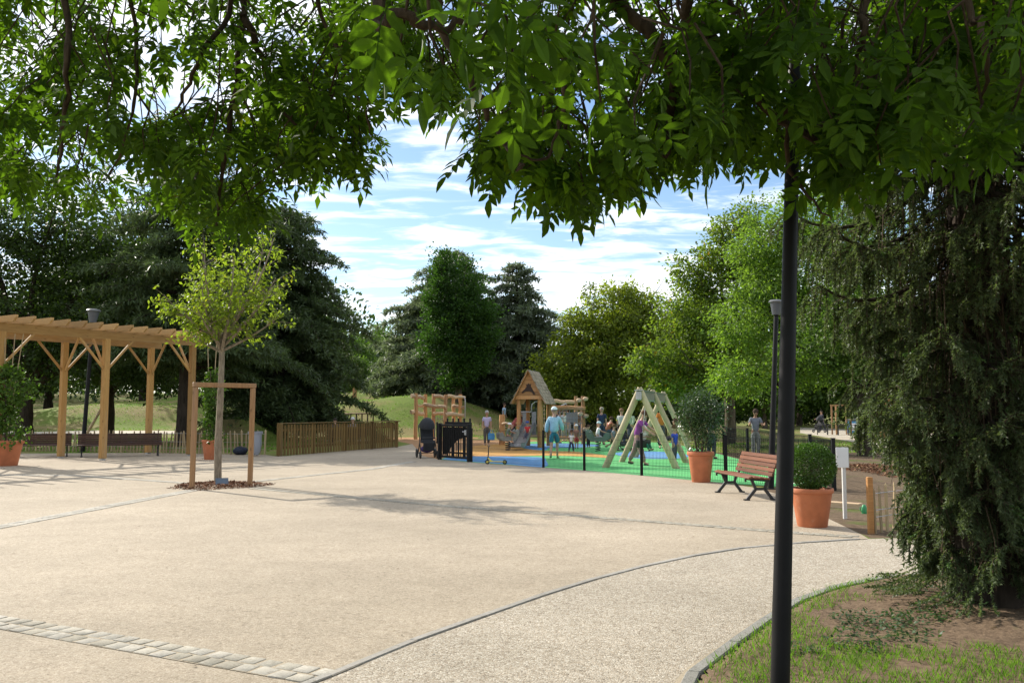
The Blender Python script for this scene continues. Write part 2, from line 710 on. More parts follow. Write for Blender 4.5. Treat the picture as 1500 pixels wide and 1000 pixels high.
MAT['pale'] = wood('split chestnut pale', (0.30, 0.22, 0.12), (0.52, 0.42, 0.26))
MAT['slat_dark'] = wood('dark brown slat', (0.045, 0.022, 0.014), (0.10, 0.05, 0.032), 'X', 0.45)
MAT['slat_red'] = wood('reddish brown slat', (0.125, 0.044, 0.022), (0.225, 0.088, 0.042), 'X', 0.4)
MAT['kiosk'] = wood('orange kiosk board', (0.30, 0.14, 0.05), (0.46, 0.24, 0.09), 'X')
MAT['shingle'] = wood('grey weathered shingle', (0.22, 0.18, 0.13), (0.42, 0.36, 0.28), 'Z')
MAT['emblem'] = plain('dark brown carved plate', (0.035, 0.016, 0.010), 0.6)
MAT['black'] = plain('black painted metal', (0.007, 0.007, 0.008), 0.5, spec=0.22, vary=0.3, scale=5)
MAT['iron'] = plain('black cast iron', (0.014, 0.014, 0.015), 0.42, spec=0.5, vary=0.25)
MAT['steel'] = plain('grey galvanised steel', (0.40, 0.41, 0.42), 0.35, 0.75, vary=0.12)
MAT['greypanel'] = plain('grey panel', (0.20, 0.205, 0.21), 0.5, vary=0.08)
MAT['terracotta'] = plain('terracotta', (0.46, 0.155, 0.07), 0.62, vary=0.14, scale=5, spec=0.3)
_m = MAT['terracotta']
_nt = _m.node_tree
_b = _nt.nodes['Principled BSDF']
_src = _b.inputs['Base Color'].links[0].from_socket
_v = coord(_nt, 'Object', (1, 1, 0.45))
_st = noise(_nt, _v, 7.0, 8, 0.7, 0.6)
_c = mix(_nt, mrange(_nt, _st, 0.56, 0.74, 0, 0.42), _src, (0.52, 0.36, 0.26))
_c = mix(_nt, mrange(_nt, noise(_nt, coord(_nt), 16.0, 6, 0.7), 0.58, 0.78, 0, 0.4), _c, (0.24, 0.09, 0.045))
_nt.links.new(_c, _b.inputs['Base Color'])
for _k, _d in (('rub_green', (0.20, 0.36, 0.17)), ('rub_blue', (0.22, 0.32, 0.44)), ('rub_orange', (0.46, 0.31, 0.14))):
    _m = MAT[_k]
    _nt = _m.node_tree
    _b = _nt.nodes['Principled BSDF']
    _src = _b.inputs['Base Color'].links[0].from_socket
    _v = coord(_nt, world_pos=True)
    _c = mix(_nt, mrange(_nt, noise(_nt, _v, 0.9, 7, 0.7, 0.4), 0.48, 0.75, 0, 0.6), _src, _d)
    _c = mix(_nt, 1.0, _c, ramp(_nt, noise(_nt, _v, 45.0, 3, 0.7), [(0.3, (0.8, 0.8, 0.8)), (0.7, (1.15, 1.15, 1.15))]), 'MULTIPLY')
    _nt.links.new(_c, _b.inputs['Base Color'])
MAT['potsoil'] = soil('potting soil', (0.02, 0.014, 0.01), (0.06, 0.042, 0.03))
MAT['white'] = plain('white enamel board', (0.78, 0.79, 0.80), 0.4, vary=0.03)
MAT['whitepost'] = plain('pale grey post', (0.60, 0.60, 0.58), 0.5, vary=0.06)
MAT['glass'] = plain('smoky lantern glass', (0.09, 0.10, 0.115), 0.3, spec=0.4, vary=0.08)
MAT['lampcap'] = plain('pale lantern cap', (0.13, 0.135, 0.14), 0.45, 0.0, vary=0.06)
MAT['bark'] = bark('grey brown bark', (0.045, 0.035, 0.026), (0.15, 0.12, 0.09))
MAT['bark_dark'] = bark('dark bark', (0.018, 0.014, 0.011), (0.065, 0.05, 0.038))
MAT['bark_ash'] = bark('ash branch bark', (0.024, 0.017, 0.011), (0.085, 0.06, 0.036), 20)
MAT['bark_young'] = bark('young tree bark', (0.14, 0.115, 0.082), (0.32, 0.27, 0.20), 26)
MAT['needle_twig'] = bark('dead brown twig', (0.03, 0.022, 0.016), (0.12, 0.085, 0.058), 18)
MAT['leaf_ash'] = leafmat('ash leaf', (0.030, 0.066, 0.010), 0.53, (3.7, 3.4, 0.68), yamount=0.2, spec=0.12, rough=0.6)
MAT['leaf_young'] = leafmat('young tree leaf', (0.145, 0.205, 0.030), 0.55, (1.8, 1.85, 0.6), yellow=(0.30, 0.13, 0.02), yamount=0.25)
MAT['leaf_dark'] = leafmat('dark broad leaf', (0.044, 0.074, 0.018), 0.38, (1.4, 1.6, 0.7), yamount=0.1)
MAT['leaf_mid'] = leafmat('mid green leaf', (0.085, 0.145, 0.028), 0.42, yamount=0.2)
MAT['leaf_upright'] = leafmat('hornbeam leaf', (0.040, 0.088, 0.018), 0.38, yamount=0.1)
MAT['leaf_beech'] = leafmat('olive beech leaf', (0.135, 0.175, 0.030), 0.58, (1.8, 1.85, 0.55), yellow=(0.22, 0.17, 0.03), yamount=0.5)
MAT['leaf_maple'] = leafmat('maple leaf', (0.110, 0.165, 0.032), 0.55, (1.7, 1.75, 0.6), yellow=(0.28, 0.10, 0.02), yamount=0.5)
MAT['leaf_bright'] = leafmat('bright green leaf', (0.145, 0.235, 0.048), 0.52, (1.6, 1.7, 0.6), yamount=0.3)
MAT['leaf_box'] = leafmat('box leaf', (0.06, 0.125, 0.018), 0.25, yamount=0.15, rough=0.35, spec=0.4)
MAT['leaf_shrub'] = leafmat('glossy shrub leaf', (0.042, 0.08, 0.026), 0.22, rough=0.3, spec=0.5, yamount=0.25, yellow=(0.14, 0.14, 0.08))
MAT['leaf_vine'] = leafmat('climber leaf', (0.075, 0.14, 0.022), 0.38, yamount=0.2)
MAT['needle_cedar'] = leafmat('blue green cedar needle', (0.14, 0.175, 0.11), 0.40, (1.2, 1.3, 0.8), yamount=0.1)
MAT['needle_cedar_dark'] = leafmat('dark cedar needle', (0.080, 0.116, 0.050), 0.36, (1.2, 1.3, 0.8), yamount=0.1)
MAT['needle_spruce'] = leafmat('spruce needle', (0.102, 0.138, 0.064), 0.34, (1.4, 1.5, 0.7), yellow=(0.16, 0.14, 0.07), yamount=0.45, dark=0.45)
MAT['needle_spruce_new'] = leafmat('fresh spruce needle', (0.075, 0.135, 0.045), 0.2, yamount=0.2)
MAT['grass'] = leafmat('grass blade', (0.105, 0.21, 0.026), 0.45, (1.6, 1.7, 0.5), yellow=(0.24, 0.20, 0.08), yamount=0.4)
MAT['weed'] = leafmat('weed leaf', (0.05, 0.10, 0.035), 0.3, yamount=0.3)
MAT['chip'] = leafmat('bark chip', (0.17, 0.075, 0.036), 0.0, yellow=(0.40, 0.27, 0.16), yamount=0.8, dark=0.4, rough=0.9)
MAT['dryleaf'] = leafmat('dry fallen leaf', (0.15, 0.10, 0.05), 0.1, yellow=(0.25, 0.2, 0.12), yamount=0.5)

# ------------------------------------------------------------------ the ground
def H(x, y):
    """height of the park ground"""
    h = 0.0
    h += 3.2 * sstep(62, 130, y) * sstep(20, -10, x)
    h += 1.0 * sstep(52, 75, y) * sstep(4, -4, x)
    if y > 30:
        for cx, cy, rx, ry, hh in ((-7.5, 67, 10.5, 13.0, 1.5), (-6.0, 62.5, 4.5, 4.5, 0.75), (-12.5, 63, 5, 5, 0.5), (-14.0, 44.5, 2.8, 2.2, 1.25), (-19, 75, 12, 7, 1.6), (12.5, 60, 7, 8, 0.7), (-30, 70, 12, 8, 1.2)):
            d = ((x - cx) / rx) ** 2 + ((y - cy) / ry) ** 2
            if d < 1:
                h += hh * (1 - d) ** 2 * (3 - 2 * (1 - d)) if d > 0 else hh
    h += 0.10 * mnoise.noise((x * 0.2, y * 0.2, 0.3)) * sstep(46, 56, y) * sstep(14, 4, abs(x) if x > 0 else 0)
    return h


def structure(name, mb, mat, parent=None, smooth=False):
    o = mb.build(name, mat, parent, smooth=smooth)
    o['kind'] = 'structure'
    return o


xs = [-3000, -1200, -500, -240] + [-130 + 1.6 * i for i in range(163)] + [240, 500, 1200, 3000]
ys = [-1500, -400, -120, -40] + [-12 + 1.6 * i for i in range(115)] + [190, 240, 400, 900, 4500]
gm = MB()
for y in ys:
    for x in xs:
        gm.v.append((x, y, H(x, y) if -200 < x < 200 else H(max(-200, min(200, x)), y)))
nx = len(xs)
for j in range(len(ys) - 1):
    for i in range(nx - 1):
        gm.face((j * nx + i, j * nx + i + 1, (j + 1) * nx + i + 1, (j + 1) * nx + i))
structure('ground', gm, MAT['lawn'], smooth=True)


def sheet(name, poly, z, mat, parent=None):
    m = MB()
    m.v = [(p[0], p[1], z) for p in poly]
    m.face(range(len(poly)))
    me = m.mesh(name, mat)
    if me.polygons[0].normal.z < 0:
        me.flip_normals()
    o = bpy.data.objects.new(name, me)
    link(o, parent)
    o['kind'] = 'structure'
    return o


def g2(px, py):
    p = G(px, py)
    return Vector((p.x, p.y, 0))


EDGE = catmull([(-7, -3.6, 0), (-4.4, 0.2, 0), (-2.6, 2.9, 0), g2(455, 1000), g2(575, 950), g2(700, 905), g2(800, 870), g2(900, 840), g2(1000, 817), g2(1100, 801), g2(1190, 794), g2(1272, 789)], 8)
KERB = catmull([(-2.2, -3.6, 0), (-1.0, -0.6, 0), (0.05, 2.3, 0), (0.62, 4.0, 0), g2(1010, 1000), g2(1060, 958), g2(1110, 922), g2(1150, 894), g2(1200, 871), g2(1265, 855), g2(1338, 846), (5.6, 8.85, 0), (9, 9.3, 0), (15, 9.5, 0)], 8)
FENCE = [g2(644, 673), g2(687, 676.6), g2(796, 684.7), g2(856, 689), g2(940, 696.4), Vector((4.75, 19.6, 0)), Vector((6.5, 17.8, 0))]
SIDE = [Vector((6.5, 17.8, 0)), Vector((7.05, 20.8, 0)), Vector((7.32, 24.6, 0)), Vector((7.5, 28, 0)), Vector((7.7, 32, 0))]

plaza_poly = [(-45, -3.6)] + [(p.x, p.y) for p in EDGE] + [(p.x, p.y) for p in (g2(1262, 783), g2(1214, 760), g2(1162, 739), g2(1140, 724))] + [(5.05, 18.6), (4.75, 19.6)] + [(p.x, p.y) for p in reversed(FENCE[:5])] + \
    [(-3.2, 31.5)] + [(p.x, p.y) for p in (g2(604, 650), g2(584, 654), g2(408, 668.5), g2(388, 666), g2(230, 663))] + [(-22, 33.0), (-45, 31)]
sheet('plaza', plaza_poly, 0.006, MAT['plaza'])
path_poly = [(p.x, p.y) for p in EDGE] + [(6.0, 11.35), (9, 11.7), (15, 11.8)] + [(p.x, p.y) for p in reversed(KERB)]
sheet('pebble_path', path_poly, 0.004, MAT['pebble'])
bed_poly = [(p.x, p.y) for p in (g2(1275, 788), g2(1214, 760), g2(1162, 739), g2(1140, 724))] + [(5.05, 18.6), (6.5, 17.9), (7.05, 20.8), (7.32, 24.6), (7.5, 28), (7.7, 34), (16, 34), (17.2, 27.5), (16.5, 11.9), (15, 11.85), (9, 11.75), (6.0, 11.4)]
sheet('earth_bed', bed_poly, 0.003, MAT['bed'])

# the play area: rubber in bands of colour over a chip surface
play_poly = [(p.x, p.y) for p in FENCE] + [(p.x, p.y) for p in SIDE[1:]] + [(8.0, 47), (-1, 52), (-6.6, 51), (-5.4, 43), (-3.2, 31.5)]
sheet('chip_surface', [(x * 1.0, y) for x, y in [(-2.38, 28.8), (-1.35, 27.45), (1.0, 34), (2, 46), (-1, 56), (-9.2, 56), (-6.8, 49), (-4.9, 42.9), (-3.2, 31.6)]], 0.004, MAT['chipsurface'])
rub = sheet('rubber_surface', [(p.x, p.y) for p in FENCE] + [(p.x, p.y) for p in SIDE[1:]] + [(8.0, 45), (1.2, 46.5), (-1.7, 40), (-2.1, 33)], 0.008, MAT['rub_green'])


def patch(name, pix, z, mat):
    pts = catmull([g2(*p) for p in pix], 5, True)
    return sheet(name, [(p.x, p.y) for p in pts], z, mat, rub)


patch('blue_patch', [(648, 672.2), (700, 667), (745, 668.5), (792, 670), (800, 675), (797, 684.3), (740, 680), (690, 676.2)], 0.012, MAT['rub_blue'])
patch('orange_patch', [(653, 669), (690, 654), (735, 650.5), (760, 652), (768, 657), (800, 660.5), (845, 662), (888, 667.5), (892, 671), (850, 668.5), (800, 667.5), (740, 668.5), (690, 668.5)], 0.016, MAT['rub_orange'])
patch('blue_patch', [(762, 652), (800, 649.5), (850, 650), (880, 652), (850, 655.5), (806, 656), (800, 659), (775, 658)], 0.012, MAT['rub_blue'])
patch('blue_patch', [(900, 664), (940, 661), (985, 663), (1010, 668), (985, 672), (930, 671)], 0.012, MAT['rub_blue'])

# far paths
sheet('far_path', [(p.x, p.y) for p in (g2(1172, 634), g2(1250, 647), g2(1330, 661), g2(1500, 668), g2(1560, 660), g2(1500, 640), g2(1320, 632.5), g2(1230, 628), g2(1172, 626))], 0.006, MAT['sand'])
lp = MB()
_l = [(-60 + i * 2.0, 56 + 0.006 * (i * 2.0) ** 1.35) for i in range(23)]
for x, y in _l:
    lp.v.append((x, y, H(x, y) + 0.03))
    lp.v.append((x, y + 2.6, H(x, y + 2.6) + 0.03))
for i in range(len(_l) - 1):
    lp.face((2 * i, 2 * i + 2, 2 * i + 3, 2 * i + 1))
structure('lawn_path', lp, MAT['sand'])
# worn sandy bank on the left lawn and the pale ridge behind the log screen
for nm, cx, cy, rx, ry, dz in (('worn_bank', -15.5, 58, 3.4, 4.2, 0.03), ('worn_ridge', -10.6, 47.5, 3.6, 1.2, 0.03)):
    m = MB()
    k0 = 7
    for a in range(k0 + 1):
        for b in range(22):
            t = 2 * PI * b / 22
            r = (a + 0.02) / k0 * (0.85 + 0.25 * mnoise.noise((math.cos(t) * 1.7, math.sin(t) * 1.7, cx)))
            x, y = cx + rx * r * math.cos(t), cy + ry * r * math.sin(t)
            m.v.append((x, y, H(x, y) + dz))
    for a in range(k0):
        for b in range(22):
            c = (b + 1) % 22
            m.face((a * 22 + b, (a + 1) * 22 + b, (a + 1) * 22 + c, a * 22 + c))
    structure(nm, m, MAT['sand'], smooth=True)

# grey edging between plaza and pebble path, and kerb of single blocks round the lawn corner
def ribbon_blocks(name, piece, pts, step, w, h, z, mat, joint=0.008, ch=0.012, parent=None, rs=3):
    root = parent
    P = resample(pts, step)
    r0 = random.Random(rs)
    for i in range(len(P) - 1):
        a, b = P[i], P[i + 1]
        d = (b - a)
        L = d.length
        ang = math.atan2(d.y, d.x)
        m = MB().cbox((0, 0, 0), (L - joint, w, h), ch)
        o = m.build(piece, mat, root)
        o.location = ((a.x + b.x) / 2, (a.y + b.y) / 2, z - h / 2 + r0.uniform(-0.002, 0.002))
        o.rotation_euler = (r0.uniform(-0.012, 0.012), 0, ang)
    return root


def base_strip(name, pts, w, z, mat):
    m = MB()
    P = resample(pts, 0.25)
    for i, p in enumerate(P):
        d = (P[min(i + 1, len(P) - 1)] - P[max(i - 1, 0)]).normalized()
        s = Vector((-d.y, d.x, 0)) * w / 2
        m.v.append((p.x - s.x, p.y - s.y, z))
        m.v.append((p.x + s.x, p.y + s.y, z))
    for i in range(len(P) - 1):
        m.face((2 * i, 2 * i + 2, 2 * i + 3, 2 * i + 1))
    return structure(name, m, mat)


eroot = base_strip('edging_strip', EDGE, 0.07, 0.010, MAT['mortar'])
ribbon_blocks('edging_strip', 'edging_block', EDGE, 0.9, 0.06, 0.05, 0.0135, MAT['edging'], 0.004, 0.003, eroot)
kroot = base_strip('kerb', KERB, 0.16, 0.012, MAT['mortar'])
ribbon_blocks('kerb', 'kerb_stone', KERB, 0.8, 0.085, 0.20, 0.04, MAT['kerb'], 0.008, 0.008, kroot)


# bands of pale setts in the plaza
def sett_band(pts, rows, size, name, stuff=False, lo=0.001, hi=0.005, seed=1):
    r0 = random.Random(seed)
    L = resample(pts, size[0])
    root = base_strip(name, [pts[0], pts[-1]] if len(pts) == 2 else pts, rows * size[1] - 0.01, 0.010, MAT['mortar'])
    variants = []
    for v in range(6):
        m = MB()
        sx, sy = (size[0] - r0.uniform(0.006, 0.018)) / 2, (size[1] - r0.uniform(0.006, 0.018)) / 2
        ring = []
        for cx, cy in ((-1, -1), (1, -1), (1, 1), (-1, 1)):
            k = 0.10
            jx, jy = r0.uniform(0.88, 1.0), r0.uniform(0.90, 1.0)
            X, Y = cx * sx * jx, cy * sy * jy
            if cx * cy > 0:
                ring += [(X, Y - cy * sy * k), (X - cx * sx * k, Y)]
            else:
                ring += [(X - cx * sx * k, Y), (X, Y - cy * sy * k)]
        n = len(ring)
        for sc, z in ((1.0, -0.06), (1.0, 0.0012), (0.95, 0.003)):
            for x, y in ring:
                m.v.append((x * sc, y * sc, z + r0.uniform(-0.001, 0.001)))
        for q in range(2):
            for i in range(n):
                j = (i + 1) % n
                m.face((q * n + i, q * n + j, (q + 1) * n + j, (q + 1) * n + i))
        m.face([2 * n + i for i in range(n)])
        variants.append(m)
    meshes = None if stuff else [m.mesh('sett', MAT['sett'], True) for m in variants]
    big = MB()
    for i in range(len(L) - 1):
        a, b = L[i], L[i + 1]
        d = (b - a).normalized()
        nrm = Vector((-d.y, d.x, 0))
        for r in range(rows):
            off = (r - (rows - 1) / 2) * size[1]
            c = a.lerp(b, 0.5 + 0.45 * (r % 2)) + nrm * off + Vector((r0.uniform(-.006, .006), r0.uniform(-.008, .008), 0))
            ang = math.atan2(d.y, d.x) + r0.uniform(-0.06, 0.06)
            z = 0.009 + r0.uniform(lo, hi) * 0.6
            if stuff:
                v = variants[r0.randrange(6)]
                k = len(big.v)
                ca, sa = math.cos(ang), math.sin(ang)
                big.v += [(c.x + x * ca - y * sa, c.y + x * sa + y * ca, z + zz) for x, y, zz in v.v]
                big.f += [tuple(k + t for t in f) for f in v.f]
                big.m += v.m
            else:
                o = obj_from('sett', meshes[r0.randrange(6)], root)
                o.location = (c.x, c.y, z)
                o.rotation_euler = (r0.uniform(-.02, .02), r0.uniform(-.02, .02), ang + (PI if r0.random() < .5 else 0))
    if stuff:
        big.build('small_setts', MAT['sett'], root, smooth=True, kind='stuff')
    return root


_a, _b2 = g2(0, 912), g2(438, 987)
_d = (_b2 - _a).normalized()
sett_band([_a - _d * 4.5, _b2 + _d * 0.28], 2, (0.145, 0.145), 'sett_band', seed=4)
T0 = g2(320, 711)
sett_band([g2(0, 772) - (T0 - g2(0, 772)).normalized() * 5, T0 + (g2(0, 772) - T0).normalized() * 0.9], 2, (0.15, 0.15), 'sett_band', True, seed=5)
sett_band([T0 + (g2(545, 687) - T0).normalized() * 0.95, g2(545, 687), g2(606, 676)], 2, (0.15, 0.13), 'sett_band', True, seed=6)
sett_band([T0 + (g2(660, 742) - T0).normalized() * 1.2, g2(660, 742), g2(900, 760), g2(1140, 779), g2(1255, 787)], 2, (0.15, 0.11), 'sett_band', True, seed=7)
sett_band([T0 + (g2(120, 697) - T0).normalized() * 1.05, g2(120, 697), (-22, 23.4, 0)], 2, (0.15, 0.13), 'sett_band', True, seed=8)

# lawn corner by the lamp post: lumpy earth, grass in tufts, weeds, litter
kpts = [Vector((p.x, p.y, 0)) for p in KERB]


def kerb_side(x, y):
    """distance from the kerb line, positive on the lawn side"""
    best, sgn = 1e9, 1
    for a, b in zip(kpts, kpts[1:]):
        ab = b - a
        L2 = ab.length_squared
        t = max(0, min(1, ((x - a.x) * ab.x + (y - a.y) * ab.y) / L2))
        dx, dy = x - a.x - ab.x * t, y - a.y - ab.y * t
        d = math.hypot(dx, dy)
        if d < best:
            best = d
            sgn = 1 if (ab.x * dy - ab.y * dx) < 0 else -1
    return best * sgn


def cz(x, y):
    n = mnoise.noise((x * 1.3, y * 1.3, 5)) * 0.03 + mnoise.noise((x * 4.1, y * 4.1, 2)) * 0.014 + mnoise.noise((x * 11, y * 11, 2)) * 0.010 + mnoise.noise((x * 23, y * 23, 6)) * 0.006
    dm = math.hypot(x - 4.1, y - 7.1)
    return 0.050 + n + 0.07 * sstep(1.6, 0.3, dm)


lm = MB()
gx = [-2.6 + 0.06 * i for i in range(190)] + [8.8 + 0.4 * i for i in range(1, 16)]
gy = [-3.6 + 0.4 * i for i in range(16)] + [2.8 + 0.06 * i for i in range(114)]
idx = {}
for j, y in enumerate(gy):
    for i, x in enumerate(gx):
        s = kerb_side(x, y)
        if s > 0.02:
            idx[(i, j)] = len(lm.v)
            lm.v.append((x, y, cz(x, y) * sstep(0.0, 0.25, s) + 0.02))
for (i, j) in list(idx):
    q = [(i, j), (i + 1, j), (i + 1, j + 1), (i, j + 1)]
    if all(k in idx for k in q):
        lm.face([idx[k] for k in q])
structure('lawn_corner', lm, MAT['corner'], smooth=True)


def grass_density(x, y):
    n = mnoise.noise((x * 1.25 + 3, y * 1.25, 1.7)) + 0.6 * mnoise.noise((x * 3.1, y * 3.1, 4.1))
    near = sstep(6.4, 5.0, y) * 0.50 + 0.30 * sstep(0.35, 0.12, kerb_side(x, y))
    dm = math.hypot(x - 4.15, y - 7.2)
    return n + near - 0.12 - 0.9 * sstep(1.3, 0.5, dm)


P, D, N, Ls, Ws = [], [], [], [], []
r0 = random.Random(21)
tries = 0
while len(P) < 42000 and tries < 500000:
    tries += 1
    x, y = r0.uniform(0.2, 7.0), r0.uniform(2.8, 9.3)
    if kerb_side(x, y) < 0.09 or grass_density(x, y) < r0.uniform(0.1, 0.35):
        continue
    if r0.random() > 1.25 - 0.10 * y:
        continue
    P.append((x, y, cz(x, y) + 0.015))
    a = r0.uniform(0, 2 * PI)
    D.append((math.cos(a) * r0.uniform(0.1, 0.9), math.sin(a) * r0.uniform(0.1, 0.9), 1.0))
    N.append((math.cos(a + 1.3), math.sin(a + 1.3), 0.2))
    Ls.append(r0.uniform(0.022, 0.075))
    Ws.append(r0.uniform(0.003, 0.0065))
V, F = leaf_quads(np.array(P), np.array(D), np.array(N), np.array(Ls), np.array(Ws), 0.05)
me = np_mesh('grass', V, F, MAT['grass'], RS.rand(len(P)))
props(obj_from('grass', me), 'thin green grass tufts on the bare lawn corner beside the lamp post', 'grass', kind='stuff')

# small broad-leaved weeds in the earth under the spruce
P, D, N, Ls, Ws = [], [], [], [], []
for px, py, rad, n in ((1275, 908, 0.30, 260), (1300, 925, 0.34, 320), (1345, 905, 0.22, 200), (1250, 945, 0.20, 160), (1400, 895, 0.30, 260), (1180, 955, 0.12, 60), (1330, 868, 0.25, 120)):
    c = G(px, py, 0.08)
    for k in range(n):
        a, r = r0.uniform(0, 2 * PI), rad * math.sqrt(r0.random())
        x, y = c.x + r * math.cos(a), c.y + r * math.sin(a)
        P.append((x, y, cz(x, y) + r0.uniform(0.01, 0.06)))
        D.append((r0.gauss(0, 1), r0.gauss(0, 1), r0.uniform(-0.1, 0.7)))
        N.append((r0.gauss(0, .3), r0.gauss(0, .3), 1))
        Ls.append(r0.uniform(0.02, 0.05))
        Ws.append(r0.uniform(0.012, 0.026))
V, F = leaf_quads(np.array(P), np.array(D), np.array(N), np.array(Ls), np.array(Ws), 0.1)
props(obj_from('weeds', np_mesh('weeds', V, F, MAT['weed'], RS.rand(len(P)))), 'low broad leaved weeds in the earth beneath the spruce', 'weeds', kind='stuff')

# dry leaves, twigs and stones scattered on the corner and the plaza
P, D, N, Ls, Ws = [], [], [], [], []
for k in range(1900):
    x, y = r0.uniform(0.5, 7), r0.uniform(3.5, 9.3)
    if kerb_side(x, y) < 0.08:
        continue
    P.append((x, y, cz(x, y) + 0.022)); D.append((r0.gauss(0, 1), r0.gauss(0, 1), r0.gauss(0, .12))); N.append((r0.gauss(0, .25), r0.gauss(0, .25), 1)); Ls.append(r0.uniform(0.012, 0.05)); Ws.append(r0.uniform(0.005, 0.024))
for k in range(480):
    x, y = r0.uniform(-9, 5), r0.uniform(4.8, 22)
    P.append((x, y, 0.012)); D.append((r0.gauss(0, 1), r0.gauss(0, 1), 0.05)); N.append((r0.gauss(0, .2), r0.gauss(0, .2), 1)); Ls.append(r0.uniform(0.012, 0.04)); Ws.append(r0.uniform(0.006, 0.018))
V, F = leaf_quads(np.array(P), np.array(D), np.array(N), np.array(Ls), np.array(Ws), 0.1)
props(obj_from('fallen_leaves', np_mesh('fallen_leaves', V, F, MAT['dryleaf'], RS.rand(len(P)))), 'small dry leaves and twigs strewn on earth and gravel', 'fallen leaves', kind='stuff')


def chips(name, centre, rx, ry, n, label, size=(0.02, 0.07), height=0.05, seed=1, mat='chip'):
    rs = np.random.RandomState(seed)
    a = rs.rand(n) * 2 * PI
    r = np.sqrt(rs.rand(n)) * (1 + 0.10 * np.sin(3 * a + 1) + 0.08 * np.sin(7 * a)) * (1 + 0.15 * (rs.rand(n) > 0.93) * rs.rand(n))
    P = np.stack([centre[0] + rx * r * np.cos(a), centre[1] + ry * r * np.sin(a), 0.014 + height * np.clip(1 - r ** 2, 0, 1) * (0.5 + 0.5 * rs.rand(n))], 1)
    D = rs.normal(size=(n, 3)) * (1, 1, 0.35)
    N = rs.normal(size=(n, 3)) * (0.5, 0.5, 0) + (0, 0, 1)
    L = rs.uniform(size[0], size[1], n)
    V, F = leaf_quads(P, D, N, L, L * rs.uniform(0.35, 0.7, n), 0.08)
    return props(obj_from(name, np_mesh(name, V, F, MAT[mat], rs.rand(n))), label, 'bark mulch', kind='stuff')


tb = G(319, 712)
chips('bark_mulch', (tb.x, tb.y + 0.1), 0.98, 1.05, 3600, 'ring of reddish bark chips round the young staked tree', seed=3)
cb = G(1268, 690)
chips('bark_mulch', (cb.x + 0.6, cb.y), 1.1, 3.0, 4000, 'patch of orange brown bark chips behind the white sign', (0.03, 0.09), 0.09, seed=4)

# ------------------------------------------------------------------ trees
def trunk_tube(mb, pts, r0, r1, n=9, seed=0, wob=0.08):
    P = catmull(pts, 4)
    k = len(P) - 1
    mb.tube(P, [r0 + (r1 - r0) * (i / k) ** 0.8 for i in range(k + 1)], n, wob=wob, seed=seed)
    return P


def broadleaf(name, label, base, lobes, n_clump, per, leaf, mat, trunk=(0.25, 2.0), seed=1, bark='bark', clump_r=0.45, group=None,
              up=0.5, droop=0.25, stuff=True, shell=2.6, zmin=0.3, cat='tree', limbs=True, lean=(0, 0)):
    """trunk, limbs running out to the lobes, and a crown of leaf sprays gathered in clumps with gaps between; lobes relative to the base"""
    rs = np.random.RandomState(seed)
    r0 = random.Random(seed)
    root = thing(name, label, cat, base, 0, group)
    lob = np.array(lobes, dtype=float)
    w = (lob[:, 3] * lob[:, 4] * lob[:, 5]) ** (2 / 3)
    w /= w.sum()
    li = rs.choice(len(lob), n_clump, p=w)
    u = rand_unit(n_clump, rs)
    u[:, 2] = np.where(u[:, 2] < -0.3, u[:, 2] * 0.75, u[:, 2])
    rr = rs.rand(n_clump) ** (1.0 / shell)
    # uneven outline: push the shell in and out with slow noise
    nz = np.array([mnoise.noise(Vector(tuple(u[i] * 2.2 + li[i] * 5.3 + seed))) for i in range(n_clump)])
    nz2 = np.array([mnoise.noise(Vector(tuple(u[i] * 5.5 + li[i] * 3.3 + seed * 2))) for i in range(n_clump)])
    rr = rr * (1.0 + 0.36 * nz + 0.22 * nz2)
    C = lob[li, :3] + u * rr[:, None] * lob[li, 3:6]
    keep = C[:, 2] > zmin
    C, u = C[keep], u[keep]
    m = len(C)
    size = clump_r * rs.uniform(0.6, 1.35, m)
    cid = np.repeat(np.arange(m), per)
    off = rs.normal(size=(m * per, 3)) * size[cid][:, None] * np.array([0.62, 0.62, 0.40])
    off[:, 2] -= droop * np.linalg.norm(off[:, :2], axis=1)
    P = C[cid] + off
    D = unit(off * 1.2 + rs.normal(size=P.shape) * 0.35 + u[cid] * 0.25 + np.array([0, 0, -droop * 0.5]))
    N = unit(rs.normal(size=P.shape) * 0.55 + u[cid] * 0.35 + np.array([0, 0, up]))
    L = leaf * rs.uniform(0.65, 1.35, len(P))
    V, F = leaf_quads(P, D, N, L, L * rs.uniform(0.5, 0.72, len(P)), 0.10)
    t = np.clip(0.25 + 0.5 * rs.rand(m)[cid] + rs.normal(size=len(P)) * 0.16, 0, 1)
    cr = obj_from('crown', np_mesh('crown', V, F, MAT[mat], t), root)
    if stuff:
        cr['kind'] = 'stuff'
    if trunk:
        tb = MB()
        th = trunk[1]
        top = Vector((lean[0], lean[1], th))
        trunk_tube(tb, [(0, 0, -0.15), (lean[0] * .2 + r0.uniform(-.05, .05), lean[1] * .2, th * 0.45), top], trunk[0] * 1.25, trunk[0] * 0.8, 10, seed)
        tb.build('trunk', MAT[bark], root, smooth=True)
        if limbs:
            lb = MB()
            for k, l in enumerate(lobes):
                c = Vector(l[:3])
                mid = top.lerp(c, 0.5) + Vector((r0.uniform(-.3, .3), r0.uniform(-.3, .3), 0.12 * (c - top).length))
                trunk_tube(lb, [top - Vector((0, 0, th * 0.12)), mid, c], trunk[0] * 0.55, 0.035, 6, seed + k)
                for q in range(5):
                    a = mid.lerp(c, r0.uniform(0, 0.9))
                    e = c + Vector([r0.gauss(0, 0.5) * l[3 + i] for i in range(3)])
                    trunk_tube(lb, [a, a.lerp(e, 0.5) + Vector((0, 0, 0.1)), e], trunk[0] * 0.17, 0.012, 5, seed + k + q)
            lb.build('limbs', MAT[bark], root, smooth=True, kind='stuff')
    return root


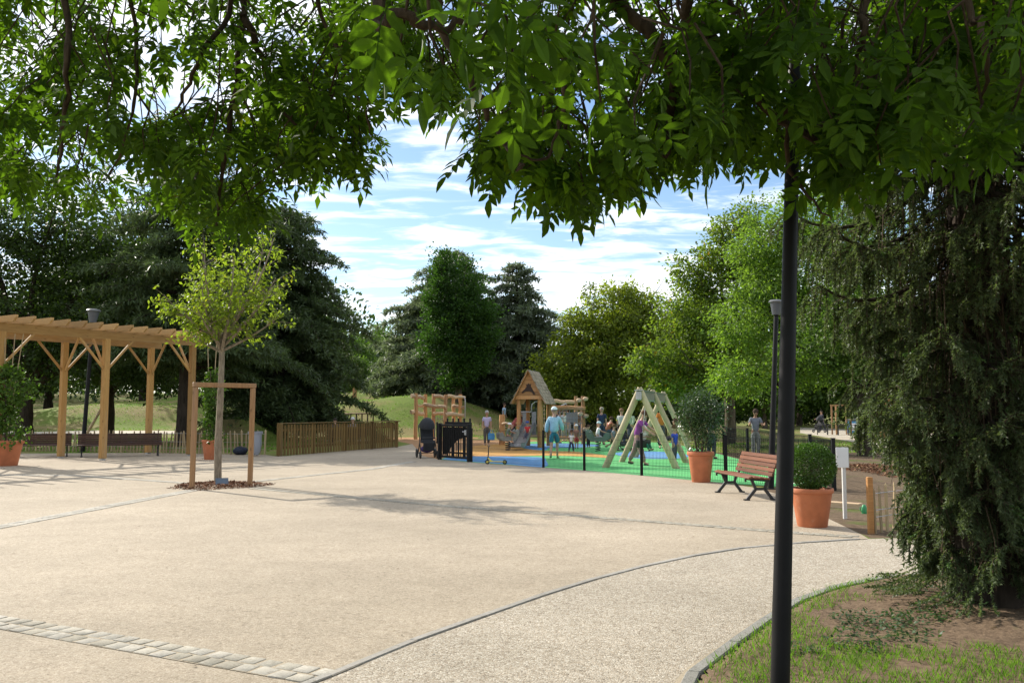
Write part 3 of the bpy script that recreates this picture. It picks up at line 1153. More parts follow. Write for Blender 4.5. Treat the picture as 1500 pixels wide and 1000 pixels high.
def cedar(name, label, base, h, rad, n_br, mat, seed=1, trunk_r=0.4, droop=0.25, per=1.0, bark='bark_dark', tuft=0.17, group=None, z0=0.1, asc=0.12, az_bias=None):
    """tiers of level boughs, each a flat spray of needle tufts that hangs a little at the rim; rad(t) is the bough length at height t*h"""
    rs = np.random.RandomState(seed)
    r0 = random.Random(seed)
    root = thing(name, label, 'tree', base, 0, group)
    Ps, Ds, Ts = [], [], []
    bb = MB()
    for i in range(n_br):
        t = z0 + (1 - z0) * ((i + r0.random()) / n_br) ** 1.05
        az = i * 2.39996 + r0.uniform(-0.4, 0.4)
        z = t * h
        L = rad(t) * r0.uniform(0.62, 1.12) * (1.38 if r0.random() < 0.10 else 1.0)
        if L < 0.15:
            L = 0.15
        dirv = Vector((math.cos(az), math.sin(az), 0))
        a = asc * r0.uniform(0.4, 1.6) + 0.5 * sstep(0.8, 1.0, t)
        dr = droop * r0.uniform(0.6, 1.5)
        pts = []
        ns = max(4, int(L / 0.32))
        for k in range(ns + 1):
            s = k / ns
            p = Vector((0, 0, z)) + dirv * (L * s) + Vector((0, 0, L * (a * s - dr * s * s * s)))
            p += Vector((mnoise.noise((s * 2, i, 1)) * 0.14 * L * s, mnoise.noise((s * 2, i, 7)) * 0.14 * L * s, 0))
            pts.append(p)
        bb.tube(pts, [max(0.008, trunk_r * 0.22 * (1 - s / (ns + 0.5)) * min(1, L / 3)) for s in range(ns + 1)], 4)
        side = Vector((-dirv.y, dirv.x, 0))
        for k in range(1, ns + 1):
            s = k / ns
            if s < 0.18:
                continue
            wl = (0.16 + 0.42 * L * (1.05 - s) * min(1, s * 2.2)) * r0.uniform(0.6, 1.2)
            for sg in (-1, 1):
                sd = (side * sg + dirv * r0.uniform(0.4, 1.0)).normalized()
                nt = max(2, int(wl / 0.085 * per))
                q = (np.arange(nt) + rs.rand(nt)) / nt
                base_p = np.array(pts[k])
                pp = base_p + np.outer(q * wl, np.array(sd)) + rs.normal(size=(nt, 3)) * np.array([0.05, 0.05, 0.035]) * (1 + 0.5 * L / 3)
                pp[:, 2] += -0.20 * wl * q ** 2 * (0.6 + droop * 2) + rs.uniform(-.03, .06, nt)
                dd = np.tile(np.array(sd), (nt, 1)) + rs.normal(size=(nt, 3)) * 0.45 + np.array([0, 0, -0.12])
                Ps.append(pp); Ds.append(dd); Ts.append(np.full(nt, r0.random()))
                hang = rs.rand(nt) < 0.45
                if hang.any():
                    Ps.append(pp[hang] + rs.normal(size=(hang.sum(), 3)) * 0.04); Ds.append(dd[hang] * 0.4 + np.array([0, 0, -0.9])); Ts.append(np.full(hang.sum(), r0.random()))
    P, D, T = np.concatenate(Ps), np.concatenate(Ds), np.concatenate(Ts)
    P = np.repeat(P, 2, 0); D = np.repeat(D, 2, 0) + rs.normal(size=P.shape) * 0.5; T = np.repeat(T, 2)
    N = rs.normal(size=P.shape) * 0.5 + np.array([0, 0, 1.0])
    L = tuft * rs.uniform(0.6, 1.4, len(P))
    V, F = leaf_quads(P, D, N, L, L * 0.26, 0.05)
    cr = obj_from('crown', np_mesh('crown', V, F, MAT[mat], np.clip(T * 0.7 + rs.rand(len(P)) * 0.3, 0, 1)), root)
    cr['kind'] = 'stuff'
    bb.build('boughs', MAT[bark], root, smooth=True, kind='stuff')
    tb = MB()
    tb.tube([(0, 0, -0.2), (0.03, 0, h * 0.3), (0, 0.03, h * 0.7), (0, 0, h * 0.99)], [trunk_r * 1.15, trunk_r * 0.85, trunk_r * 0.4, 0.03], 10, wob=0.06, seed=seed)
    tb.build('trunk', MAT[bark], root, smooth=True)
    return root


def onground(px, Y, dz=0.0):
    p = A(px, HOR, Y)
    return (p.x, Y, H(p.x, Y) + dz)


# --- the middle of the picture
cedar('cedar_tree', 'pale blue green spreading cedar standing half behind the upright hornbeam', onground(662, 72), 12.3, lambda t: (9.6 * (1 - t) ** 0.74 * (0.6 + 0.4 * min(1, t * 6)) + 0.25), 150, 'needle_cedar', 3, 0.42, 0.24, 1.5, tuft=0.36, z0=0.05)
cedar('cedar_tree', 'blue green cedar with a pointed top right of the upright hornbeam', onground(757, 70), 12.4, lambda t: (6.0 * (1 - t) ** 0.66 + 0.3), 130, 'needle_cedar', 5, 0.40, 0.28, 1.5, tuft=0.36, z0=0.06)
broadleaf('hornbeam_tree', 'tall egg shaped hornbeam with dense upright green crown in the centre', onground(672, 62),
          [(0, 0, 5.0, 2.2, 2.2, 3.6), (-1.3, -0.4, 7.2, 1.0, 1.2, 2.6), (0.9, 0, 6.8, 1.3, 1.4, 2.6), (-1.1, -.2, 9.7, .6, .6, 1.3), (0.3, 0, 8.9, .8, .9, 1.3), (0.1, -.6, 2.6, 1.4, 1.5, 1.8), (1.9, -.2, 5.0, 1.0, 1.3, 2.2), (-1.6, -.3, 4.3, 1.0, 1.3, 2.2), (1.0, 0, 3.0, 1.3, 1.3, 1.5), (-.5, 0, 1.5, .8, .8, .9)],
          430, 95, 0.19, 'leaf_upright', (0.24, 1.6), 8, 'bark', 0.50, up=0.2, droop=-0.25)
# --- the left
cedar('cedar_tree', 'huge dark cedar with drooping boughs sweeping the ground behind the slatted screen', onground(408, 49), 12.6, lambda t: (5.3 * (1 - t) ** 0.30 * (0.78 + 0.22 * min(1, t * 3)) + 0.3), 190, 'needle_cedar_dark', 11, 0.45, 0.36, 1.6, tuft=0.28, z0=0.06, asc=0.15)
cedar('cedar_tree', 'dark cedar with a thick black trunk behind the right end of the pergola', onground(273, 40), 13.5, lambda t: (4.8 * (1 - t) ** 0.3 + 0.3) * sstep(0.18, 0.30, t), 130, 'needle_cedar_dark', 12, 0.42, 0.30, 1.5, tuft=0.26, z0=0.26, asc=0.2)
broadleaf('lime_tree', 'dark broad tree with low bowed trunk at the left edge behind the pergola', onground(37, 44),
          [(0, 0, 7.5, 4.2, 3.6, 3.4), (-3.2, -1, 5.5, 3.2, 3, 2.4), (3.4, -.5, 6.0, 3.0, 3, 2.8), (1, 0, 11.0, 3.4, 3, 2.6), (-3, 0, 11.2, 3.0, 3, 2.4), (4.5, 0, 9.3, 2.4, 2.4, 2.4), (5.2, .4, 4.0, 2.0, 2.0, 1.6), (1.8, -.5, 3.9, 2.4, 2, 1.3), (-4.5, 0, 9.0, 3, 3, 3)],
          760, 55, 0.21, 'leaf_dark', (0.40, 3.0), 14, 'bark_dark', 0.60, up=0.6)
broadleaf('lime_tree', 'dark broad tree between the pergola lantern and the black cedar trunk', onground(158, 50),
          [(0, 0, 7.0, 3.6, 3.2, 3.6), (-2.2, 0, 9.6, 2.6, 2.6, 2.6), (2.2, 0, 9.4, 2.6, 2.6, 2.8), (0, -1, 4.4, 3.2, 2.4, 1.6), (0.4, 0, 11.2, 2.2, 2.2, 1.8), (2.8, -.5, 5.0, 1.8, 1.8, 1.8)],
          640, 52, 0.21, 'leaf_dark', (0.34, 2.6), 15, 'bark_dark', 0.60, up=0.6)
# woodland behind, to both sides: every tree its own, three kinds copied
wood_a = broadleaf('oak_tree', 'round dark green tree in the woodland far left behind the lime trees', onground(70, 84),
                   [(0, 0, 7.5, 5.2, 4.6, 4.4), (-3, 0, 6, 3.6, 3.4, 3), (3.2, 0, 6.2, 3.4, 3.4, 3.2), (0.8, 0, 11, 3.2, 3.0, 2.4), (0, -1, 3.2, 4.6, 3.4, 2.2)],
                   520, 44, 0.34, 'leaf_dark', (0.4, 2.2), 23, 'bark_dark', 0.85)
for px, Y, s, rz, lab in ((-120, 66, 1.05, 1.0, 'dark round tree beyond the left edge of the pergola'), (210, 82, 1.15, 2.2, 'round dark tree filling the gap behind the pergola middle post'),
                          (330, 92, 1.1, 4.1, 'round dark tree far behind the young staked tree'), (-260, 60, 1.0, 3.0, 'outermost dark woodland tree at the left'), (440, 108, 1.0, 5.0, 'round dark tree far behind the huge dark cedar')):
    dup(wood_a, onground(px, Y), rz, lab, None, (s, s, s * 1.08))
wood_b = broadleaf('beech_tree', 'bright green rounded tree seen between the dark cedar and pale cedar', onground(503, 92),
                   [(0, 0, 4.6, 2.6, 2.6, 3.2), (-1.4, 0, 6.2, 1.8, 1.8, 1.8), (1.4, -.4, 3.6, 2.2, 2.2, 2.4), (-1.6, 0, 3.0, 2.2, 2.2, 2.2)],
                   340, 48, 0.27, 'leaf_mid', (0.22, 1.2), 31, 'bark', 0.55)
for px, Y, s, rz, lab in ((522, 84, 0.62, 1.6, 'small bright green tree left of the grassy mound'), (482, 100, 0.95, 3.0, 'green tree just right of the huge dark cedar'), (545, 118, 1.0, 4.4, 'green tree on the distant slope left of the pale cedar'),
                          (566, 140, 1.35, 0.7, 'round topped tree highest on the distant slope'), (592, 128, 1.1, 2.4, 'green tree on the distant slope nearest the pale cedar'), (526, 150, 1.3, 5.2, 'hazy green tree on the skyline above the bright green tree')):
    dup(wood_b, onground(px, Y), rz, lab, None, (s, s, s))
wood_c = broadleaf('laurel_bush', 'low dark laurel bush behind the hornbeam trunk', onground(700, 78, -0.1),
                   [(0, 0, 1.3, 2.4, 1.6, 1.4), (1.8, 0, 1.0, 1.8, 1.4, 1.1), (-1.8, 0, 1.0, 1.8, 1.4, 1.0)], 130, 42, 0.20, 'leaf_dark', None, 41, 'bark_dark', 0.42, cat='bush', zmin=-0.2)
for px, Y, s, rz, lab in ((735, 79, 1.0, 2.0, 'dark laurel bush behind the woman in the lavender shirt'), (772, 80, 1.1, 0.6, 'dark laurel bush behind the play tower roof'), (812, 78, 1.0, 3.2, 'dark laurel bush right of the play tower'),
                          (850, 72, 1.0, 4.6, 'dark laurel bush behind the rope frame'), (895, 70, 0.9, 1.1, 'dark laurel bush behind the man in navy'), (945, 66, 0.95, 2.6, 'dark laurel bush behind the swing'), (640, 82, 0.8, 5.5, 'dark laurel bush behind the log frame'),
                          (470, 54, 0.7, 0.3, 'dark bush at the foot of the huge cedar'), (1000, 62, 0.9, 3.9, 'dark laurel bush behind the potted shrub'),
                          (1095, 96, 1.5, 0.2, 'dark laurel bush beyond the lawn left of the far lamp post'), (1165, 104, 1.7, 1.3, 'laurel bush beyond the far path behind the person with a pushchair'), (1225, 100, 1.6, 2.3, 'laurel bush beyond the far path behind the blue litter bin'), (1300, 96, 1.7, 3.1, 'laurel bush beyond the wooden kiosk'), (1400, 92, 1.7, 4.2, 'laurel bush far behind the spruce'), (1040, 90, 1.4, 5.0, 'laurel bush far behind the maple trunk')):
    dup(wood_c, onground(px, Y), rz, lab, None, (s, s, s))

# --- the right
broadleaf('beech_tree', 'wide olive green beech with hanging foliage behind the rope frame', onground(890, 56),
          [(0, 0, 5.4, 3.6, 3.2, 3.6), (-2.2, -.5, 4.2, 2.3, 2.2, 2.6), (2.0, -.4, 5.8, 2.2, 2.2, 2.8), (0.6, 0, 8.2, 2.6, 2.4, 1.8), (-1.3, -.6, 7.0, 1.8, 1.8, 1.9), (-2.9, -.4, 2.6, 1.5, 1.5, 1.6), (2.4, 0, 8.0, 1.6, 1.6, 1.6), (0, -1, 2.6, 2.8, 2, 1.4)],
          520, 88, 0.20, 'leaf_beech', (0.34, 2.0), 51, 'bark_dark', 0.56, up=0.35, droop=0.55)
broadleaf('maple_tree', 'tall maple with autumn tinted leaves rising right of the olive beech', onground(1068, 43),
          [(0, 0, 6.4, 2.3, 2.3, 3.0), (0.6, 0, 9.6, 1.6, 1.6, 2.0), (-1.3, -.3, 8.3, 1.3, 1.3, 1.5), (1.0, 0, 11.3, 1.0, 1.0, 1.0), (-2.0, -.5, 6.2, 1.5, 1.5, 1.6), (-3.4, -.5, 4.0, 1.5, 1.5, 1.3), (-2.2, -.8, 3.2, 1.7, 1.5, 1.2), (1.8, 0, 7.5, 1.8, 1.8, 2.2), (0, -.8, 3.6, 1.9, 1.7, 1.4), (-0.2, -.2, 10.4, .8, .8, 1.0)],
          520, 78, 0.16, 'leaf_maple', (0.26, 2.6), 52, 'bark', 0.46, up=0.6, shell=3.2)
broadleaf('acacia_tree', 'bright feathery green tree behind the far lamp post', onground(1150, 35),
          [(0.6, 0, 7.0, 2.0, 2.0, 2.2), (-1.3, -.2, 5.2, 1.5, 1.5, 1.6), (1.6, -.2, 4.8, 1.7, 1.7, 1.8), (-0.6, 0, 8.2, 1.4, 1.4, 1.6), (1.4, 0, 9.3, 1.6, 1.6, 1.6), (-1.9, -.6, 3.1, 1.2, 1.2, 1.0), (0.4, -.8, 3.3, 1.7, 1.3, 1.1), (2.6, 0, 7.0, 1.5, 1.5, 2.2), (-1.0, -.5, 6.6, 1.1, 1.1, 1.2)],
          560, 80, 0.125, 'leaf_bright', (0.21, 2.3), 53, 'bark_dark', 0.44, up=0.6, shell=3.0, lean=(0.35, 0.1))
broadleaf('acacia_tree', 'green tree with a forked black trunk beside the far dark bench', onground(1264, 31.5),
          [(0, 0, 5.4, 2.0, 2.0, 1.8), (-1.6, -.3, 3.9, 1.4, 1.3, 1.0), (1.6, 0, 4.6, 1.8, 1.6, 1.5), (0.4, 0, 7.6, 2.2, 2.2, 1.9), (-0.5, -.5, 3.4, 1.2, 1.2, 0.8)],
          420, 56, 0.13, 'leaf_mid', (0.24, 1.9), 54, 'bark_dark', 0.40, up=0.6, zmin=1.6)
dup(wood_a, onground(1060, 92), 0.9, 'dark tree deep behind the far lamp post', None, (1.0, 1.0, 1.0))
for px, Y, s, rz, lab in ((1170, 96, 1.4, 2.1, 'green tree beyond the far sandy path on the right'), (1250, 88, 1.5, 3.3, 'green tree behind the wooden kiosk'), (1340, 84, 1.6, 0.2, 'tall green tree right of the wooden kiosk behind the spruce'),
                          (1440, 78, 1.6, 4.3, 'green tree showing between the spruce boughs on the right'), (1560, 72, 1.7, 1.3, 'outermost green tree beyond the spruce'), (1120, 80, 1.0, 5.1, 'green tree behind the man in grey by the fence'), (990, 88, 1.6, 2.9, 'green tree behind the maple and the beech'), (830, 108, 1.2, 4.0, 'green tree far behind the olive beech')):
    dup(wood_b, onground(px, Y), rz, lab, None, (s, s, s))


# --- the far wood beyond the park, one mass on each side
def far_wood(name, label, x0, x1, y0, y1, hmin, hmax, n, seed):
    rs = np.random.RandomState(seed)
    nt = 70
    tx, ty = rs.uniform(x0, x1, nt), rs.uniform(y0, y1, nt)
    th, tr = rs.uniform(hmin, hmax, nt), rs.uniform(4, 7, nt)
    ti = rs.randint(0, nt, n)
    u = rand_unit(n, rs)
    rr = rs.rand(n, 1) ** 0.35
    P = np.stack([tx[ti], ty[ti], np.array([H(tx[i], ty[i]) for i in range(nt)])[ti] + th[ti] * 0.5], 1) + u * rr * np.stack([tr[ti], tr[ti], th[ti] * 0.52], 1)
    D = u + rs.normal(size=(n, 3)) * 0.6
    N = rs.normal(size=(n, 3)) * 0.5 + np.array([0, 0, 0.9])
    L = rs.uniform(0.35, 0.8, n)
    V, F = leaf_quads(P, D, N, L, L * 0.6, 0.1)
    props(obj_from(name, np_mesh(name, V, F, MAT['leaf_far'], np.clip(rs.rand(nt)[ti] * 0.7 + rs.rand(n) * 0.3, 0, 1))), label, 'wood', kind='stuff')


def lawn_grass():
    rs = np.random.RandomState(88)
    n = 52000
    x = np.concatenate([rs.uniform(-34, 4, n), rs.uniform(8, 34, n // 3)])
    y = np.concatenate([rs.uniform(33.8, 78, n), rs.uniform(34, 56, n // 3)])
    keep = np.array([mnoise.noise((a * .35, b * .35, 8)) + 0.5 * mnoise.noise((a * 1.3, b * 1.3, 3)) > -0.25 and not (-9.5 < a < 8.2 and b < 54) and not (abs(b - (56 + 0.006 * max(0.0, a + 60) ** 1.35 + 1.3)) < 1.7 and a < -15) and not (a > 8 and b > 45) for a, b in zip(x, y)])
    x, y = x[keep], y[keep]
    m = len(x)
    z = np.array([H(a, b) for a, b in zip(x, y)]) - 0.01
    D = rs.normal(size=(m, 3)) * (0.7, 0.7, 0) + (0, 0, 1)
    N = rs.normal(size=(m, 3))
    L = rs.uniform(0.04, 0.12, m)
    V, F = leaf_quads(np.stack([x, y, z], 1), D, N, L, rs.uniform(0.025, 0.06, m), 0.05)
    props(obj_from('grass', np_mesh('grass', V, F, MAT['grass'], rs.rand(m))), 'sunlit rough grass of the lawn and mound beyond the play area', 'grass', kind='stuff')


lawn_grass()
MAT['leaf_far'] = leafmat('far wood leaf', (0.050, 0.085, 0.030), 0.3, yamount=0.15)
far_wood('far_wood', 'far wood closing the view beyond the lawn', -150, 10, 165, 200, 9, 13, 40000, 201)
far_wood('far_wood', 'far wood closing the view beyond the right hand path', 5, 130, 120, 160, 9, 14, 36000, 202)
far_wood('far_wood', 'dark wood behind the left hand trees', -100, -18, 92, 120, 9, 15, 30000, 203)

# --- young staked tree on the plaza
def young_tree():
    base = G(319, 708)
    root = thing('young_tree', 'young staked tree with sparse yellow green leaves on the plaza', 'tree', base)
    rs = random.Random(5)
    top = A(325, 497, base.y)
    tb = MB()
    tb.tube(catmull([base, A(320, 640, base.y), A(324, 560, base.y), top], 5), [0.085 - 0.03 * i / 15 for i in range(16)], 10, wob=0.06, seed=2)
    tb.build('trunk', MAT['bark_young'], root, True, smooth=True)
    br = MB()
    P, D, N, L = [], [], [], []

    def leaves(p, d, n, spread):
        for k in range(n):
            q = p + Vector([rs.gauss(0, spread) for i in range(3)])
            P.append(q); D.append(Vector((rs.gauss(0, .6), rs.gauss(0, .6), rs.gauss(-.55, .5))) + d * 0.3); N.append((rs.gauss(0, .6), rs.gauss(0, .6), 0.8)); L.append(rs.uniform(0.07, 0.13))

    for i in range(20):
        az = i * 2.4 + rs.uniform(-.3, .3)
        start = top.lerp(base, rs.uniform(0, 0.10)) if i > 3 else top
        el = rs.uniform(0.42, 1.48)
        ln = rs.uniform(1.2, 2.25) * (0.78 if el < 0.8 else 1.22)
        d = Vector((math.cos(az) * math.cos(el), math.sin(az) * math.cos(el), math.sin(el)))
        pts = [start + d * (ln * t) + Vector((math.cos(az), math.sin(az), 0)) * (0.30 * ln * t * (1 - t)) for t in (0, .25, .5, .75, 1)]
        pp = catmull(pts, 3)
        br.tube(pp, [0.034 * (1 - t / len(pp)) + 0.005 for t in range(len(pp))], 6, seed=i)
        for k in range(12):
            t = rs.uniform(0.25, 1.0)
            p = pp[min(len(pp) - 1, int(t * (len(pp) - 1)))]
            a2 = rs.uniform(0, 2 * PI)
            d2 = (Vector((math.cos(a2), math.sin(a2), rs.uniform(-.1, .9))) + d * 0.5).normalized()
            l2 = rs.uniform(0.3, 0.75)
            e = p + d2 * l2 + Vector((0, 0, -0.08))
            br.tube([p, p.lerp(e, .5) + Vector((0, 0, .03)), e], [0.009, 0.006, 0.003], 4)
            for t2 in (0.3, 0.45, 0.6, 0.75, 0.9, 1.0):
                leaves(p.lerp(e, t2), d2, rs.randint(2, 5), 0.07)
    br.build('branches', MAT['bark_young'], root, True, smooth=True, kind='stuff')
    V, F = leaf_quads(np.array([tuple(p) for p in P]), np.array([tuple(p) for p in D]), np.array(N), np.array(L), np.array(L) * 0.52, 0.1)
    me = np_mesh('crown', V, F, MAT['leaf_young'], np.clip(RS.rand(len(P)), 0, 1))
    o = obj_from('crown', me, root)
    o.matrix_parent_inverse = Matrix.Translation(-base)
    o['kind'] = 'stuff'


young_tree()


# --- the drooping spruce at the right
def spruce():
    base = Vector((3.78, 7.05, 0.0))
    root = thing('spruce_tree', 'tall spruce with grey green curtains of drooping branchlets beside the lamp post', 'tree', base)
    rs = np.random.RandomState(77)
    r0 = random.Random(77)
    tb = MB()
    tb.tube([(0, 0, 0.0), (0, 0, 0.5), (0.02, 0, 2.5), (0, 0.03, 6), (0, 0, 9.6)], [0.36, 0.25, 0.22, 0.15, 0.02], 12, wob=0.08, seed=4)
    tb.build('trunk', MAT['bark_dark'], root, smooth=True)
    tw, bough = MB(), MB()
    NP, ND, NL, NT = [], [], [], []
    NP2, ND2, NL2 = [], [], []

    def needles(pts, dens, ln, fresh=False):
        for a, b in zip(pts, pts[1:]):
            d = b - a
            L = d.length
            n = max(1, int(L * dens * 0.28 * (0.3 if a.z > 5.4 else 1.0)))
            t = rs.rand(n)
            p = np.array(a) + np.outer(t, np.array(d))
            dn = np.array(d / max(L, 1e-6))
            v = rs.normal(size=(n, 3))
            v -= np.outer(v @ dn, dn)
            v = unit(v) * 0.9 + dn * 0.75
            if fresh:
                NP2.append(p); ND2.append(v); NL2.append(ln * rs.uniform(0.7, 1.3, n))
            else:
                NP.append(p); ND.append(v); NL.append(ln * rs.uniform(0.7, 1.3, n)); NT.append(np.full(n, r0.random() * 0.75) + rs.rand(n) * 0.25)

    def rad(z):
        if z < 4.6:
            return 0.37 + 0.285 * z
        return 1.68 * max(0.05, (9.6 - z) / 5.0)

    nb = 165
    for i in range(nb):
        t = (i + r0.random()) / nb
        z = 0.50 + 8.8 * t ** 1.08
        az = i * 2.39996 + r0.uniform(-.35, .35)
        L = rad(z) * r0.uniform(0.65, 1.08)
        dirv = Vector((math.cos(az), math.sin(az), 0))
        side = Vector((-dirv.y, dirv.x, 0))
        z += 0.10 * L
        ns = 8
        # the bough sags from the trunk and lifts again at its tip
        pts = [Vector((0, 0, z)) + dirv * (L * s / ns) + Vector((0, 0, L * (-0.55 * math.sin(PI * 0.60 * s / ns) + 0.16 * (s / ns) ** 3))) + side * (0.10 * L * math.sin(3 * s / ns + i)) for s in range(ns + 1)]
        pts = [Vector((p.x, p.y, max(p.z, 0.16))) for p in pts]
        bough.tube(pts, [0.028 * (1 - s / (ns + 1)) + 0.005 for s in range(ns + 1)], 5, wob=0.1, seed=i)
        needles(pts[3:], 900, 0.030)
        needles(pts[-2:], 700, 0.026, r0.random() < 0.5)
        fan = r0.uniform(0.75, 1.25)
        for s in range(2, ns + 1):
            f = s / ns
            inner = f < 0.42
            for sg in (-1, 1):
                for rep in range(3):
                    p = pts[s - 1].lerp(pts[s], r0.random())
                    sd = (side * sg * r0.uniform(0.7, 1.1) + dirv * r0.uniform(0.35, 0.9)).normalized()
                    l1 = (0.13 + 0.34 * L * (1.12 - f)) * r0.uniform(0.7, 1.15) * fan
                    drop = l1 * r0.uniform(0.35, 0.75)
                    hang = r0.uniform(0.05, 0.26) * (0.6 + 0.4 * L)
                    lowz = max(0.06, p.z - 0.14)
                    drop, hang = min(drop, lowz * 0.6), min(hang, lowz * 0.4)
                    q = [p, p + sd * l1 * 0.55 + Vector((0, 0, -0.25 * drop)), p + sd * l1 + Vector((0, 0, -drop)), p + sd * l1 * 1.06 + Vector((0, 0, -drop - hang))]
                    tw.tube(q, [0.006, 0.005, 0.004, 0.002], 3, cap=False)
                    if inner and r0.random() < 0.45:
                        continue
                    needles(q, 760, 0.031)
                    if r0.random() < 0.10:
                        needles([q[2], q[2] + sd * 0.10 + Vector((0, 0, -.03))], 900, 0.024, True)
                    for kk in range(4):
                        c = q[1].lerp(q[2], r0.uniform(0, 1)) if kk < 3 else q[2].lerp(q[3], r0.uniform(0.1, 0.8))
                        e = c + (side * sg * r0.uniform(-.2, .5) + dirv * r0.uniform(0, .8)) * 0.09 + Vector((0, 0, -r0.uniform(0.01, min(0.11, lowz))))
                        needles([c, e], 760, 0.028)
    # bare hanging twigs inside the curtain
    for i in range(520):
        a, r = r0.uniform(0, 2 * PI), r0.uniform(0.15, 0.62)
        z = r0.uniform(0.9, 5.2)
        p = Vector((r * math.cos(a), r * math.sin(a), z))
        l = r0.uniform(0.4, 1.3)
        l = min(l, z - 0.3)
        tw.tube([p, p + Vector((r0.uniform(-.06, .06), r0.uniform(-.06, .06), -l * .4)), p + Vector((r0.uniform(-.12, .12), r0.uniform(-.12, .12), -l))], [0.005, 0.004, 0.002], 3, cap=False)
    # a low spray lying on the ground to the left of the trunk
    for k in range(40):
        a = r0.uniform(2.3, 4.2)
        p = Vector((math.cos(a) * 0.3, math.sin(a) * 0.3, 0.25 + r0.uniform(0, .2)))
        e = Vector((math.cos(a) * r0.uniform(0.6, 1.0), math.sin(a) * r0.uniform(0.6, 0.9), 0.12 + r0.uniform(0, .12)))
        needles([p.lerp(e, .4), p.lerp(e, .7) + Vector((0, 0, -.04)), e], 800, 0.026)
    bough.build('boughs', MAT['bark_dark'], root, smooth=True, kind='stuff')
    tw.build('twigs', MAT['needle_twig'], root, kind='stuff')
    for nm, PP, DD, LL, TT, mt in (('needles', NP, ND, NL, NT, 'needle_spruce'), ('new_needles', NP2, ND2, NL2, None, 'needle_spruce_new')):
        P, D, L = np.concatenate(PP), np.concatenate(DD), np.concatenate(LL)
        n = len(P)
        D = unit(D)
        Sd = unit(np.cross(D, rs.normal(size=(n, 3))))
        V = np.empty((n, 3, 3))
        V[:, 0] = P - Sd * 0.0064
        V[:, 1] = P + Sd * 0.0064
        V[:, 2] = P + D * L[:, None]
        o = obj_from(nm, np_mesh(nm, V.reshape(-1, 3), np.arange(n * 3).reshape(n, 3), MAT[mt], np.concatenate(TT) if TT else rs.rand(n)), root)
        o['kind'] = 'stuff'
        print(nm, n)


spruce()


